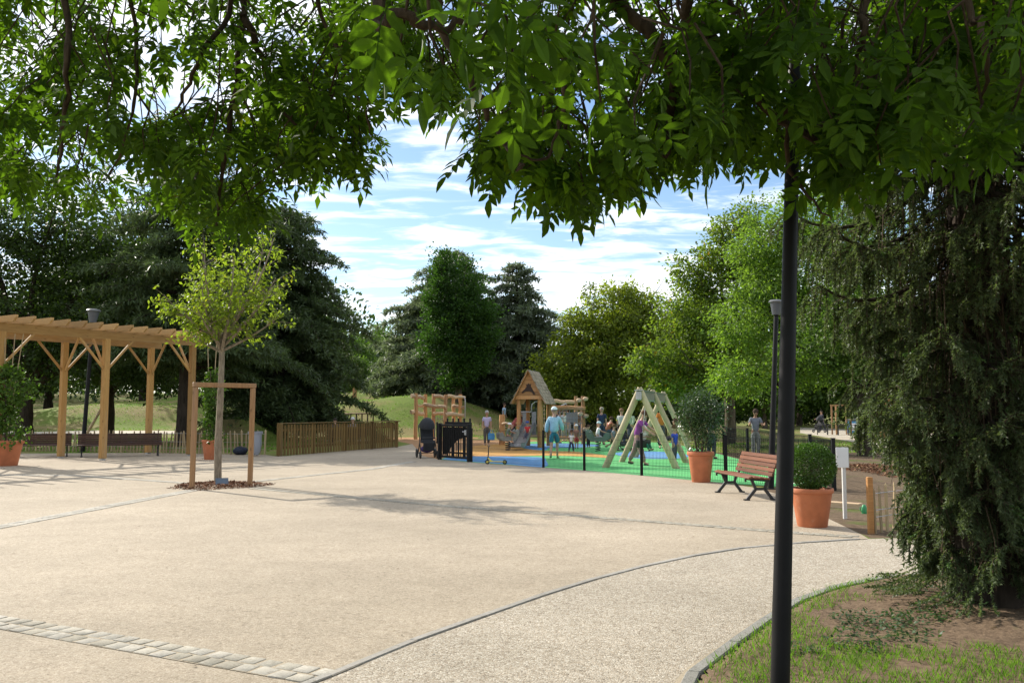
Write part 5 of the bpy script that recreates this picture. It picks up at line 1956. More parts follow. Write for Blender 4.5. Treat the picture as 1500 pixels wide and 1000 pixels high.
lp0 = G(1141, 1075)
lamp_post('thick black lamp post in the foreground rising into the ash leaves', lp0, 4.6, 0.047, 0.032, (0, 0.048), plate=False)
lamp_post('slim black lamp post behind the right end of the iron bench', G(1129, 716), 3.58, 0.066, 0.048, (0, 0.055), 0.62)
MB_st = MB().box((0, 0, 0), (0.035, 0.012, 0.09))
lamp_post('lamp post with grey lantern rising behind the pergola', G(121, 662), 5.05, 0.085, 0.07, (0, 0.04), 1.05)


# --- chestnut paling fence under the pergola
def paling(pts, label, gap, h, seed, name='paling_fence', w=0.04):
    r0 = random.Random(seed)
    root = thing(name, label, 'fence', pts[0])
    P = resample(pts, gap)
    for i, p in enumerate(P):
        hh = h * r0.uniform(0.88, 1.06)
        m = MB()
        lx, ly = r0.gauss(0, 0.05), r0.gauss(0, 0.02)
        ww = w * r0.uniform(0.7, 1.2)
        m.tube([(0, 0, -0.02), (lx * .5, ly * .5, hh * .5), (lx, ly, hh * .94), (lx, ly, hh)], [ww * .55, ww * .6, ww * .5, ww * .12], 5, wob=0.15, seed=i)
        o = m.build('pale', MAT['pale'], root)
        o.location = (p.x - root.location.x, p.y - root.location.y, 0)
    m = MB()
    for z in (0.22, h * 0.5, h * 0.85):
        m.tube([(p.x - root.location.x, p.y - root.location.y - 0.025, z) for p in P], 0.005, 4)
    m.build('wire', MAT['steel'], root)
    return root


paling([g2(225, 663.5), g2(300, 665), g2(388, 666)], 'low chestnut paling fence between the pergola and the rubbish bag', 0.15, 0.90, 71, w=0.062)
paling([g2(96, 661), g2(150, 661.5), g2(222, 663)], 'low chestnut paling fence behind the bench under the pergola', 0.16, 0.82, 72, w=0.06)
paling([g2(-40, 660), g2(30, 660), g2(92, 661)], 'low chestnut paling fence behind the left bench', 0.17, 0.82, 73, w=0.06)


# --- slatted screen
def screen():
    a, b = g2(410, 668), g2(583, 655)
    root = thing('slatted_screen', 'long olive brown screen of upright boards left of the play area', 'fence', a)
    d = (b - a).normalized()
    L = (b - a).length
    ang = math.atan2(d.y, d.x)
    root.rotation_euler = (0, 0, ang)
    n = 46
    bw = L / n
    for i in range(n):
        h = 1.10 + rnd.uniform(-.012, .012)
        m = MB().cbox((0, 0, h / 2), (bw * rnd.uniform(0.60, 0.70), 0.03, h), 0.006)
        o = m.build('board', MAT['screen'], root)
        o.location = ((i + 0.5) * bw, rnd.uniform(-.006, .006), 0.02)
        o.rotation_euler = (0, rnd.uniform(-.006, .006), 0)
    for x in (0, L * 0.25, L * 0.5, L * 0.75, L):
        MB().cbox((x, 0.07, 0.58), (0.13, 0.09, 1.16), 0.01).build('post', MAT['screen'], root)
    MB().cbox((-0.03, -0.02, 0.58), (0.15, 0.12, 1.16), 0.01).build('post', MAT['screen'], root)
    for z in (0.30, 0.92):
        MB().cbox((L / 2, 0.040, z), (L, 0.045, 0.09), 0.006).build('rail', MAT['screen'], root)
    MB().cbox((L / 2, 0.01, 1.165), (L + 0.2, 0.15, 0.035), 0.006).build('cap_rail', MAT['screen'], root)


screen()


# --- rubbish bag on its stand, and a dark rucksack beside it
MAT['bag'] = leafmat('translucent grey white bag', (0.50, 0.52, 0.57), 0.35, (1, 1, 1), yamount=0.0, dark=0.95, rough=0.35)
bg = thing('rubbish_bag', 'pale translucent rubbish bag hanging in a thin ring stand by the paling fence', 'rubbish bag', G(373, 668))
m = MB()
rg = [(0.14, 0.05), (0.20, 0.15), (0.22, 0.4), (0.23, 0.7), (0.235, 0.86), (0.27, 0.88), (0.255, 0.80)]
m.lathe(rg, 18)
m.v = [(x * (1 + 0.10 * mnoise.noise((x * 6, y * 6, z * 5))), y * (1 + 0.10 * mnoise.noise((x * 6, y * 6, z * 5 + 3))), z) for x, y, z in m.v]
m.build('bag', MAT['bag'], bg, smooth=True)
m = MB()
m.tube([(0.245 * math.cos(a * PI / 8), 0.245 * math.sin(a * PI / 8), 0.865) for a in range(17)], 0.012, 5)
m.tube([(0, 0.26, 0), (0, 0.26, 0.9)], 0.016, 6)
m.build('ring_stand', MAT['iron'], bg)
rk = thing('rucksack', 'dark blue rucksack slumped on the gravel by the rubbish bag', 'bag', G(352, 666))
MAT['navycloth'] = plain('navy cloth', (0.018, 0.024, 0.042), 0.85, vary=0.3)
m = MB().ball((0, 0, 0.2), (0.24, 0.17, 0.22), 14, 9)
m.v = [(x * (1 + 0.2 * mnoise.noise((x * 5, y * 5, z * 5))), y, max(0.0, z * (1 + 0.15 * mnoise.noise((x * 4, y * 4, z * 4))))) for x, y, z in m.v]
m.v = [(x * 1.15, y, z * 0.72) for x, y, z in m.v]
m.build('bag_body', MAT['navycloth'], rk, smooth=True)
MB().ball((0.02, -0.15, 0.13), (0.15, 0.07, 0.10), 10, 6).build('front_pocket', MAT['navycloth'], rk, smooth=True)
MB().tube([(-.08, 0, .26), (0, -.02, .34), (.08, 0, .26)], 0.014, 5).build('strap', MAT['navycloth'], rk)


# --- black mesh fence round the play area
FH = 1.03


def fence_post(root, p, h=FH + 0.02, w=0.07):
    o = MB().cbox((0, 0, h / 2), (w, w, h), 0.006).build('post', MAT['black'], root)
    o.location = (p.x - root.location.x, p.y - root.location.y, 0)
    c = MB().box((0, 0, h + 0.005), (w + 0.012, w + 0.012, 0.012)).build('post_cap', MAT['black'], o)
    return o


def mesh_panel(root, a, b, gap=0.05):
    m = MB()
    d = (b - a)
    L = d.length
    d.normalize()
    n = int(L / gap)
    o0 = Vector((a.x - root.location.x, a.y - root.location.y, 0))
    for i in range(1, n):
        p = o0 + d * (L * i / n)
        m.tube([p + Vector((0, 0, 0.04)), p + Vector((0, 0, FH - 0.01))], 0.0036, 3, cap=False)
    nr = Vector((-d.y, d.x, 0)) * 0.006
    for z in (0.06, 0.26, 0.46, 0.66, 0.86, FH - 0.02):
        for s in (-1, 1):
            m.tube([o0 + nr * s + Vector((0, 0, z)), o0 + d * L + nr * s + Vector((0, 0, z))], 0.003, 3, cap=False)
    m.build('wire_panel', MAT['black'], root)


def mesh_fence(pts, label, posts=None):
    root = thing('mesh_fence', label, 'fence', pts[0])
    for p in pts:
        fence_post(root, p)
    for a, b in zip(pts, pts[1:]):
        mesh_panel(root, a, b)
    return root


mesh_fence([FENCE[1] + Vector((0.08, 0, 0)), FENCE[2], FENCE[3], FENCE[4], FENCE[5], FENCE[6]], 'low black wire mesh fence along the front of the play area')
mesh_fence(SIDE[1:], 'low black wire mesh fence on the right side behind the lamp post')
mesh_panel(bpy.data.objects['mesh_fence.001'], SIDE[0], SIDE[1])
mesh_fence([g2(690, 652.0), g2(640, 649)], 'short black fence piece behind the open gate')
mesh_fence([Vector((7.9, 45, 0)), Vector((5.6, 46.3, 0)), Vector((3.2, 47, 0))], 'low black wire mesh fence at the back of the play area')
mesh_fence([SIDE[4], Vector((10.5, 33, 0)), Vector((13.5, 34.5, 0))], 'low black wire mesh fence running off to the right of the man in grey')


# --- gate
def gate():
    a, b = FENCE[0], FENCE[1]
    root = thing('play_gate', 'black metal play gate with upright bars and a pale latch', 'gate', a)
    d = (b - a)
    L = d.length
    d.normalize()
    root.rotation_euler = (0, 0, math.atan2(d.y, d.x))
    for x in (0, L):
        MB().cbox((x, 0, 0.60), (0.11, 0.11, 1.20), 0.008).build('post', MAT['black'], root)
    m = MB()
    for z in (0.12, 1.14):
        m.cbox((L / 2, 0, z), (L - 0.12, 0.045, 0.07), 0.006)
    for x in (0.10, L - 0.10):
        m.cbox((x, 0, 0.63), (0.05, 0.045, 1.02), 0.006)
    m.build('frame', MAT['black'], root)
    bar = MB().cbox((0, 0, 0.63), (0.022, 0.022, 0.96), 0.003).mesh('bar', MAT['black'])
    nb = 11
    for i in range(nb):
        obj_from('bar', bar, root, Matrix.Translation((0.14 + (L - 0.28) * (i + 0.5) / nb, 0, 0)))
    m = MB()
    m.prism([(0.13, 0.18), (0.13, 1.08), (L - 0.13, 1.08), (L - 0.13, 0.78), (L * 0.62, 0.70), (L * 0.36, 0.42), (L * 0.25, 0.20)], 0.010, (0, 0.03, 0), (1, 0, 0), (0, 0, 1))
    m.build('infill_plate', MAT['black'], root)
    MB().cbox((L - 0.12, -0.05, 0.92), (0.10, 0.06, 0.16), 0.01).build('latch', MAT['steel'], root)
    MB().tube([(L - 0.12, -0.08, 0.95), (L - 0.24, -0.10, 0.95)], 0.014, 6).build('handle', MAT['steel'], root)
    for z in (0.3, 0.95):
        MB().tube([(0.045, -0.03, z - .06), (0.045, -0.03, z + .06)], 0.02, 8).build('hinge', MAT['black'], root)
    # crenellated far leaf standing open behind
    r2 = thing('play_gate', 'second black gate leaf with a notched top just behind the first', 'gate', a + Vector((0.10, 1.1, 0)))
    r2.rotation_euler = (0, 0, math.atan2(d.y, d.x) + 0.03)
    L2 = L * 0.86
    m = MB()
    m.cbox((L2 / 2, 0, 0.2), (L2, 0.04, 0.06), 0.005); m.cbox((L2 / 2, 0, 1.16), (L2, 0.04, 0.16), 0.005)
    m.build('frame', MAT['black'], r2)
    for i in range(0, 9, 2):
        h = 1.36 if i % 2 == 0 else 1.22
        MB().cbox((L2 * (i + 0.5) / 9, 0.03, h / 2), (L2 / 9 * 0.55, 0.02, h), 0.004).build('slat', MAT['black'], r2)


gate()

# --- white board on a post and small things on the bed
sp = G(1238, 760)
sg = thing('notice_board', 'blank white notice board on a pale post beside the box ball', 'sign', sp)
sg.rotation_euler = (0, 0, -0.10)
MB().cbox((0, 0.0, 0.53), (0.052, 0.05, 1.06), 0.006).build('post', MAT['whitepost'], sg)
MB().cbox((0, 0, 0), (0.178, 0.012, 0.30), 0.004).build('board', MAT['white'], sg, True).location = (sp.x - 0.025, sp.y - 0.035, 0.91)
KIDS[sg.name][-1].matrix_parent_inverse = Matrix.Identity(4)
KIDS[sg.name][-1].location = (-0.025, -0.032, 0.91)
MB().cbox((0.068, -0.022, 0.91), (0.012, 0.02, 0.28), 0.003).build('board_edge', MAT['steel'], sg)

pk = thing('timber_edging', 'pale sawn timber lying on the earth behind the box ball', 'timber', G(1222, 743))
pk.rotation_euler = (0, 0, -0.75)
MB().cbox((0, 0, 0.05), (0.9, 0.16, 0.10), 0.008).build('timber', MAT['larch_pale'], pk)
gc = thing('watering_can', 'small green plastic can standing on the earth near the spruce', 'can', G(1266, 752))
MAT['greenplastic'] = plain('green plastic', (0.05, 0.30, 0.12), 0.35, vary=0.1)
MB().lathe([(0.036, 0), (0.040, 0.01), (0.040, 0.10), (0.026, 0.125), (0.020, 0.14)], 14).build('can_body', MAT['greenplastic'], gc, smooth=True)
MB().tube([(0.03, 0, 0.04), (0.06, 0, 0.10), (0.075, 0, 0.135)], [0.010, 0.008, 0.012], 7).build('spout', MAT['greenplastic'], gc, smooth=True)
MB().tube([(-0.03, 0, 0.10), (-0.062, 0, 0.10), (-0.062, 0, 0.05), (-0.036, 0, 0.03)], 0.007, 6).build('handle', MAT['greenplastic'], gc, smooth=True)

# stakes and pales round the bed by the spruce
st0 = G(1276, 782)
pf = paling([st0 + Vector((0.07, 0.02, 0)), Vector((5.6, 12.3, 0)), Vector((7.0, 12.6, 0))], 'low paling fence of thin stakes behind the spruce boughs', 0.16, 0.62, 75, w=0.035)
for p in (st0, Vector((5.55, 12.25, 0)), Vector((6.5, 12.6, 0))):
    o = MB().cbox((0, 0, 0.36), (0.07, 0.07, 0.76), 0.008).build('stake', MAT['kiosk'], pf)
    o.location = (p.x - pf.location.x, p.y - pf.location.y, 0)

# ------------------------------------------------------------------ play equipment
def log(mb, p, q, r, seed=0, n=9, bend=0.0, taper=0.9):
    p, q = Vector(p), Vector(q)
    r0 = random.Random(seed)
    pts = [p.lerp(q, t) + Vector((r0.uniform(-1, 1), r0.uniform(-1, 1), r0.uniform(-1, 1))) * bend for t in (0, .25, .5, .75, 1)]
    pts[0], pts[-1] = p, q
    P = catmull(pts, 3)
    k = len(P)
    mb.tube(P, [r * (1 - (1 - taper) * i / k) * (0.93 if i in (0, k - 1) else 1) for i in range(k)], n, wob=0.05, seed=seed)
    return mb


def log_frame():
    c = G(640, 640)
    Y = 50.0
    root = thing('log_climbing_frame', 'climbing frame of pale peeled logs with crooked rails at the left of the play area', 'climbing frame', (A(642, HOR, Y).x, Y, 0))
    s = Y / FPX

    def W(px, py, dy=0.0):
        return Vector(((px - 642) * s, dy, EYE + (HOR - py) * s))
    posts = [(609.5, 576, -0.1), (621.5, 577, 0.7), (632, 576, 1.3), (653, 578, -0.1), (662, 578, 1.3), (673, 577.5, 0.7)]
    for i, (px, py, dy) in enumerate(posts):
        t = W(px, py, dy)
        m = log(MB(), (t.x, t.y, -0.1), t, 0.115, i, bend=0.02)
        m.build('log_post', MAT['larch'], root, smooth=True)
    rails = [((603, 580, -.25), (619, 583, .6), .13), ((603, 603.5, -.25), (619, 606, .6), .13), ((606, 593, .8), (634, 594.5, 1.1), .07), ((620, 592, .55), (654, 596, -.25), .115),
             ((633, 580, 1.15), (664, 581, 1.15), .11), ((655, 580, -.1), (680, 582, .6), .10), ((632, 606, 1.15), (668, 607, 1.1), .10), ((653, 607.5, -.2), (679, 608, .55), .115), ((662, 594, 1.1), (680, 596, .6), .11)]
    for i, (a, b, r) in enumerate(rails):
        m = log(MB(), W(*a), W(*b), r, 20 + i, bend=0.075, taper=0.85)
        m.build('log_rail', MAT['larch_pale'], root, smooth=True)
    m = MB()
    m.tube([W(673, 581, .5), W(679, 581.5, .45), W(680.5, 585, .45), W(680.5, 612, .45), W(677, 616, .5)], 0.04, 7)
    m.build('steel_pole', MAT['steel'], root, smooth=True)
    m = MB()
    for k in range(5):
        m.tube([W(636 + k * 4, 607, 0.5), W(637 + k * 4, 622, 0.5), W(636 + k * 4, 638, 0.4)], 0.012, 4)
    for z in (612, 620, 628):
        m.tube([W(634, z, 0.5), W(645, z + 1.5, 0.45), W(656, z, 0.5)], 0.012, 4)
    m.build('rope_net', MAT['greypanel'], root)


log_frame()


def tower():
    Y0, Y1 = 38.6, 41.0
    s = Y0 / FPX
    base = Vector((A(778, HOR, Y0).x, Y0, 0))
    root = thing('play_tower', 'timber play tower with a steep shingled roof, carved gable and steel slide', 'play tower', base, -0.22)

    def W(px, py, dy=0.0):
        f = (Y0 + dy) / FPX
        return Vector(((px - 750) * f - base.x, dy, EYE + (HOR - py) * f))
    # posts: near pair and far pair
    xl, xr = W(759, 600).x, W(791.5, 600).x
    dep = 2.0
    zE = 2.16
    for i, (x, y, r) in enumerate(((xl, 0.1, .105), (xr, 0.0, .135), (xl + 0.02, dep, .105), (xr + 0.03, dep, .13))):
        log(MB(), (x, y, -0.1), (x, y, zE), r, 40 + i, n=10).build('post', MAT['larch'] if x < 0 else MAT['pine'], root, smooth=True)
    # gables of planks
    cx = (xl + xr) / 2
    hw, hh = 0.62, 1.20
    for gy in (-0.12, dep + 0.12):
        n = 7
        for k in range(n):
            z0, z1 = hh * k / n + 0.006, hh * (k + 1) / n - 0.006
            w0, w1 = hw * (1 - z0 / hh), hw * (1 - z1 / hh)
            MB().prism([(-w0, z0), (w0, z0), (max(w1, .005), z1), (-max(w1, .005), z1)], 0.05, (cx, gy, zE - 0.04), (1, 0, 0), (0, 0, 1)).build('gable_plank', MAT['larch'], root)
    # carved dark plate: a spread hide shape
    hide = [(0.0, 0.30), (0.05, 0.24), (0.11, 0.27), (0.10, 0.17), (0.17, 0.05), (0.26, -0.10), (0.30, -0.20), (0.22, -0.20), (0.15, -0.10), (0.05, -0.05), (-0.06, -0.05), (-0.16, -0.06), (-0.26, -0.14), (-0.31, -0.10), (-0.26, -0.03), (-0.15, 0.06), (-0.09, 0.16), (-0.11, 0.25), (-0.04, 0.24)]
    MB().prism(hide, 0.03, (cx, -0.165, zE + 0.36), (1, 0, 0), (0, 0, 1)).build('gable_emblem', MAT['emblem'], root)
    # roof: courses of shingles on both slopes
    ap = Vector((cx, 0, zE + hh + 0.02))
    rl = dep + 0.62
    for sd in (-1, 1):
        slope = Vector((sd * (hw + 0.13), 0, -(hh + 0.25)))
        sl = slope.length
        dn = slope.normalized()
        nrm = Vector((sd * dn.z * -1, 0, abs(dn.x))).normalized()
        if nrm.x * sd < 0:
            nrm.x = -nrm.x
        R = Matrix((Vector((0, 1, 0)), dn, Vector((0, 1, 0)).cross(dn))).transposed()
        d = MB().box(ap + dn * (sl / 2) + Vector((0, dep / 2, 0)), (rl, sl, 0.025), R)
        rf = d.build('roof', MAT['larch'], root)
        rows, cols = 9, 11
        for r in range(rows):
            for c in range(cols):
                w = rl / cols
                y = -0.31 + (c + 0.5 + (0.25 if r % 2 else -0.2)) * w
                if y < -0.33 or y > rl - 0.27:
                    continue
                o = MB().box((0, 0, 0), (w * 0.92, sl / rows * 1.25, 0.02), None).build('shingle', MAT['shingle'], rf)
                ctr = ap + dn * (sl * (r + 0.55) / rows) + Vector((0, y, 0)) + nrm * (0.030 + rnd.uniform(0, .006))
                o.matrix_local = Matrix.Translation(ctr) @ (R.to_4x4()) @ Matrix.Rotation(0.06 * (1 if (R @ Vector((0, 0, 1))).dot(nrm) > 0 else -1), 4, 'X')
    # platform, panels, rail
    zP = 0.95
    MB().cbox((cx, dep / 2, zP), (xr - xl + 0.1, dep, 0.08), 0.01).build('platform', MAT['larch_pale'], root)
    MB().cbox((cx, 0.0, zP - 0.42), (xr - xl - 0.2, 0.08, 0.09), 0.01).build('cross_rail', MAT['larch_pale'], root)
    MB().cbox((xr - 0.28, -0.02, zP + 0.10), (0.20, 0.03, 1.05), 0.008).build('side_panel', MAT['greypanel'], root)
    MB().cbox((xl + 0.27, -0.02, zP + 0.20), (0.16, 0.03, 0.9), 0.008).build('side_panel', MAT['greypanel'], root)
    m = MB()
    m.tube([(xl + 0.12, -0.05, zP + 0.62), (xr - 0.4, -0.05, zP + 0.62), (xr - 0.36, -0.06, 1.9), (xr - 0.2, -0.04, 2.02), (xr - 0.05, 0, 2.02)], 0.022, 7)
    m.build('hand_rail', MAT['steel'], root, smooth=True)
    # slide, running down to the front left
    top = Vector((cx - 0.02, -0.02, zP + 0.03))
    bot = Matrix.Rotation(0.22, 3, 'Z') @ W(758, 652, -2.6)
    bot.z = 0.16
    prof = [top, top.lerp(bot, .12) + Vector((0, 0, -.01)), top.lerp(bot, 0.8) + Vector((0, 0, -0.10)), bot + Vector((0.0, 0.25, -0.0)), bot + Vector((-0.05, -0.25, 0.0))]
    P = catmull(prof, 4)
    ch, lip1, lip2 = MB(), MB(), MB()
    sdv = Vector((1, 0.15, 0)).normalized() * 0.25
    b0 = None
    for p in P:
        b = len(ch.v)
        for q in ((-1, 0.16), (-0.96, 0.0), (0.96, 0.0), (1, 0.16), (1.06, 0.16), (1.03, -0.03), (-1.03, -0.03), (-1.06, 0.16)):
            ch.v.append(tuple(p + sdv * q[0] + Vector((0, 0, q[1]))))
        if b0 is not None:
            for k in range(8):
                j = (k + 1) % 8
                ch.face((b0 + k, b0 + j, b + j, b + k))
        b0 = b
    ch.build('slide', MAT['steel'], root, smooth=True)
    # short orange post with a rail at the left
    p = Matrix.Rotation(0.22, 3, 'Z') @ W(735.7, 607, 3.0)
    log(MB(), (p.x, p.y, -0.1), p, 0.15, 55, n=10).build('entry_post', MAT['larch'], root, smooth=True)
    log(MB(), (p.x, p.y - .05, 1.0), (xl, 0.3, 1.05), 0.06, 56, bend=0.03).build('entry_rail', MAT['larch_pale'], root, smooth=True)
    # chain of climbing knobs at the right post
    m = MB()
    for k in range(9):
        m.ball((xr + 0.20, -0.12, 2.0 - 0.18 * k), 0.032, 7, 5)
    m.tube([(xr + 0.20, -0.12, 2.1), (xr + 0.20, -0.12, 0.4)], 0.010, 5)
    m.build('knob_chain', MAT['larch_pale'], root, smooth=True)
    return base


tower()


def rope_frame():
    Y0 = 42.5
    base = Vector((A(830, HOR, Y0).x, Y0, 0))
    root = thing('rope_climbing_frame', 'log frame with rope net and round holds right of the play tower', 'climbing frame', base)

    def W(px, py, dy=0.0):
        f = (Y0 + dy) / FPX
        return Vector(((px - 750) * f - base.x, dy, EYE + (HOR - py) * f))
    for i, (px, top, dy) in enumerate(((805, 579, 0), (843.5, 580, 1.6), (853.7, 580, 0.1), (806, 580, 1.9))):
        t = W(px, top, dy)
        log(MB(), (t.x, t.y, -.1), t, 0.105, 60 + i, n=10, bend=0.01).build('log_post', MAT['larch'], root, smooth=True)
    for i, (a, b, r, mt) in enumerate((((804, 596, -.05), (857, 598, 0), .11, 'larch'), ((805, 587.5, 1.8), (843, 589, 1.6), .10, 'larch_pale'), ((804, 640, .0), (856, 641, .1), .07, 'larch'))):
        log(MB(), W(*a), W(*b), r, 70 + i, bend=0.025).build('log_rail', MAT[mt], root, smooth=True)
    m = MB()
    for k in range(9):
        x = 809 + k * 5
        m.tube([W(x, 597), W(x + 0.7, 620, .05), W(x, 640)], 0.013, 4)
    for k in range(5):
        m.tube([W(806, 603 + 8 * k), W(830, 604.5 + 8 * k, .05), W(853, 603 + 8 * k)], 0.013, 4)
    m.build('rope_net', MAT['greypanel'], root)
    for i, (px, py) in enumerate(((857.5, 584), (858, 609), (850, 606), (848, 586), (857, 628))):
        MB().ball(tuple(W(px, py, -.05)), (0.14, 0.12, 0.10), 10, 6).build('climbing_hold', MAT['larch_pale'], root, smooth=True)
    MB().box(tuple(W(838, 611, 1.0)), (0.55, 0.03, 0.5)).build('play_panel', MAT['greypanel'], root)
    m = MB().tube([W(817, 596, 0.9), W(829, 591, 0.9), W(831, 596, 0.9)], 0.035, 6)
    m.build('steel_bow', MAT['steel'], root, smooth=True)


rope_frame()


def swing():
    a, b = Vector((3.62, 24.8, 0)), Vector((5.22, 30.2, 0))
    root = thing('swing_frame', 'big swing of slanting pale logs under a grey steel beam', 'swing', a)
    d = (b - a).normalized()
    L = (b - a).length
    root.rotation_euler = (0, 0, math.atan2(d.y, d.x))    # local x along the beam
    zt = 2.10
    for i, x in enumerate((0.0, L / 2, L)):
        sc = 1.0
        for sg in (-1, 1):
            top = Vector((x + (0.10 if sg > 0 else -0.10), 0.02 * sg, zt + 0.10))
            foot = Vector((x + (-0.06 if sg > 0 else 0.06), sg * 1.02, -0.06))
            dirn = (top - foot).normalized()
            log(MB(), foot, top + dirn * 0.06, 0.100 if i == 0 else 0.093, 80 + i * 2 + sg, n=12, taper=0.86).build('log_leg', MAT['log_swing'], root, smooth=True)
    MB().cbox((L / 2, 0, zt - 0.06), (L + 0.5, 0.16, 0.26), 0.02).build('beam', MAT['steel'], root)
    MB().cbox((L / 2, 0, zt + 0.085), (L + 0.6, 0.22, 0.03), 0.006).build('beam_cap', MAT['steel'], root)
    MAT['swingseat'] = plain('black rubber seat', (0.02, 0.02, 0.022), 0.6)
    for x, sw, flat in ((L * 0.25, 0.12, False), (L * 0.75, -0.45, True)):
        z0 = 0.52
        y0 = sw
        for q in (-0.24, 0.24):
            m = MB()
            n = 26
            for k in range(n):
                t0, t1 = k / n, (k + 0.8) / n
                p0 = Vector((x + q * 0.75, 0, zt - 0.19)).lerp(Vector((x + q, y0, z0 + 0.2)), t0)
                p1 = Vector((x + q * 0.75, 0, zt - 0.19)).lerp(Vector((x + q, y0, z0 + 0.2)), t1)
                m.tube([p0, p1], 0.011 if k % 2 else 0.015, 4)
            m.build('chain', MAT['steel'], root)
        m = MB()
        if flat:
            m.cbox((x, y0, z0 + 0.17), (0.5, 0.2, 0.04), 0.012)
        else:
            m.lathe([(0.19, 0.0), (0.22, 0.04), (0.23, 0.22), (0.215, 0.23), (0.205, 0.06), (0.03, 0.03)], 16, (x, y0, z0), cap0=True, cap1=True)
        m.build('swing_seat', MAT['swingseat'], root, smooth=not flat)
    return root, a, d, L


SW = swing()


def spring_rider(label, p, rz, col):
    root = thing('spring_rider', label, 'spring rider', p, rz)
    MAT[label] = plain(label, col, 0.5)
    m = MB()
    m.tube([(0.10 * math.cos(k * 0.7), 0.10 * math.sin(k * 0.7), 0.02 + k * 0.0095) for k in range(40)], 0.018, 6)
    m.build('spring', MAT['iron'], root, smooth=True)
    out = [(-0.48, 0.10), (-0.30, -0.02), (0.25, -0.02), (0.42, 0.12), (0.50, 0.34), (0.40, 0.46), (0.27, 0.36), (0.16, 0.16), (-0.22, 0.16), (-0.34, 0.34), (-0.50, 0.30)]
    for y in (-0.11, 0.11):
        MB().prism(out, 0.025, (0, y, 0.42), (1, 0, 0), (0, 0, 1)).build('side_panel', MAT[label], root)
    MB().cbox((-0.05, 0, 0.56), (0.34, 0.28, 0.03), 0.008).build('seat', MAT['greypanel'], root)
    MB().tube([(0.30, -0.22, 0.78), (0.30, 0.22, 0.78)], 0.016, 7).build('handle', MAT['steel'], root)
    MB().tube([(0.08, -0.24, 0.42), (0.08, 0.24, 0.42)], 0.016, 7).build('foot_rest', MAT['steel'], root)


spring_rider('dull green spring rider with side panels beside the rope frame', G(876, 661), 2.8, (0.10, 0.17, 0.13))
spring_rider('grey spring rider near the foot of the slide', G(744, 660), 0.6, (0.24, 0.25, 0.24))


# --- pushchair and scooter
def pushchair(label, loc, rz, k=1.0, purple=(0.06, 0.03, 0.13)):
    root = thing('pushchair', label, 'pushchair', loc, rz)
    root.scale = (k, k, k)
    MAT[label] = plain(label + ' cloth', purple, 0.8, vary=0.2)
    cloth = plain(label + ' hood', (0.022, 0.023, 0.026), 0.8, vary=0.25)
    # wheels (> rim)
    for x, y, r in ((-0.26, -0.30, 0.115), (0.26, -0.30, 0.115), (-0.28, 0.32, 0.14), (0.28, 0.32, 0.14)):
        m = MB()
        ring = [(x, y + (r - .02) * math.cos(a * PI / 9), r + (r - .02) * math.sin(a * PI / 9)) for a in range(19)]
        m.tube(ring, 0.026, 7)
        w = m.build('wheel', MAT['iron'], root, smooth=True)
        m = MB()
        for a in range(5):
            m.tube([(x, y, r), (x, y + (r - .03) * math.cos(a * 1.2566), r + (r - .03) * math.sin(a * 1.2566))], 0.010, 5)
        m.build('rim', MAT['greypanel'], w)
    m = MB()
    for x in (-0.24, 0.24):
        m.tube([(x, -0.30, 0.12), (x, 0.0, 0.50), (x, 0.30, 0.98)], 0.016, 7)
        m.tube([(x, 0.32, 0.14), (x, 0.02, 0.46)], 0.016, 7)
    m.tube([(-0.24, 0.30, 0.98), (-0.2, 0.40, 1.03), (0.2, 0.40, 1.03), (0.24, 0.30, 0.98)], 0.018, 7)
    m.tube([(-0.26, 0.32, 0.14), (0.26, 0.32, 0.14)], 0.013, 6)
    m.build('frame', MAT['iron'], root, smooth=True)
    m = MB()
    m.cbox((0, -0.05, 0.50), (0.40, 0.36, 0.08), 0.02)
    m.box((0, 0.17, 0.76), (0.40, 0.07, 0.52), Matrix.Rotation(-0.32, 3, 'X'))
    m.box((0, -0.27, 0.36), (0.34, 0.05, 0.26), Matrix.Rotation(0.3, 3, 'X'))
    m.build('seat', cloth, root)
    # hood: quarter shell with ribs
    m = MB()
    n, q = 9, 10
    for i in range(n + 1):
        t = -0.25 + 1.75 * i / n
        for k2 in range(q + 1):
            a = PI * k2 / q
            R = 0.285
            m.v.append((R * 0.86 * math.cos(a), 0.14 - R * 1.15 * math.sin(a) * math.cos(t), 0.94 + R * 1.05 * math.sin(a) * math.sin(t)))
    for i in range(n):
        for k2 in range(q):
            b = i * (q + 1) + k2
            m.face((b, b + 1, b + q + 2, b + q + 1))
    m.build('hood', cloth, root, smooth=True)
    m = MB().ball((0, 0.10, 0.27), (0.21, 0.20, 0.11), 12, 7)
    m.build('basket', MAT[label], root, smooth=True)
    MB().cbox((0, -0.28, 0.62), (0.42, 0.03, 0.035), 0.01).build('bumper_bar', MAT['iron'], root)


pushchair('dark pushchair with purple basket parked outside the play gate', G(626, 670.5), 0.25, 1.12)
pushchair('dark pushchair being wheeled along the far sandy path', (A(1199, HOR, 66).x, 66, 0.006), -1.1, 1.0, (0.05, 0.05, 0.06))


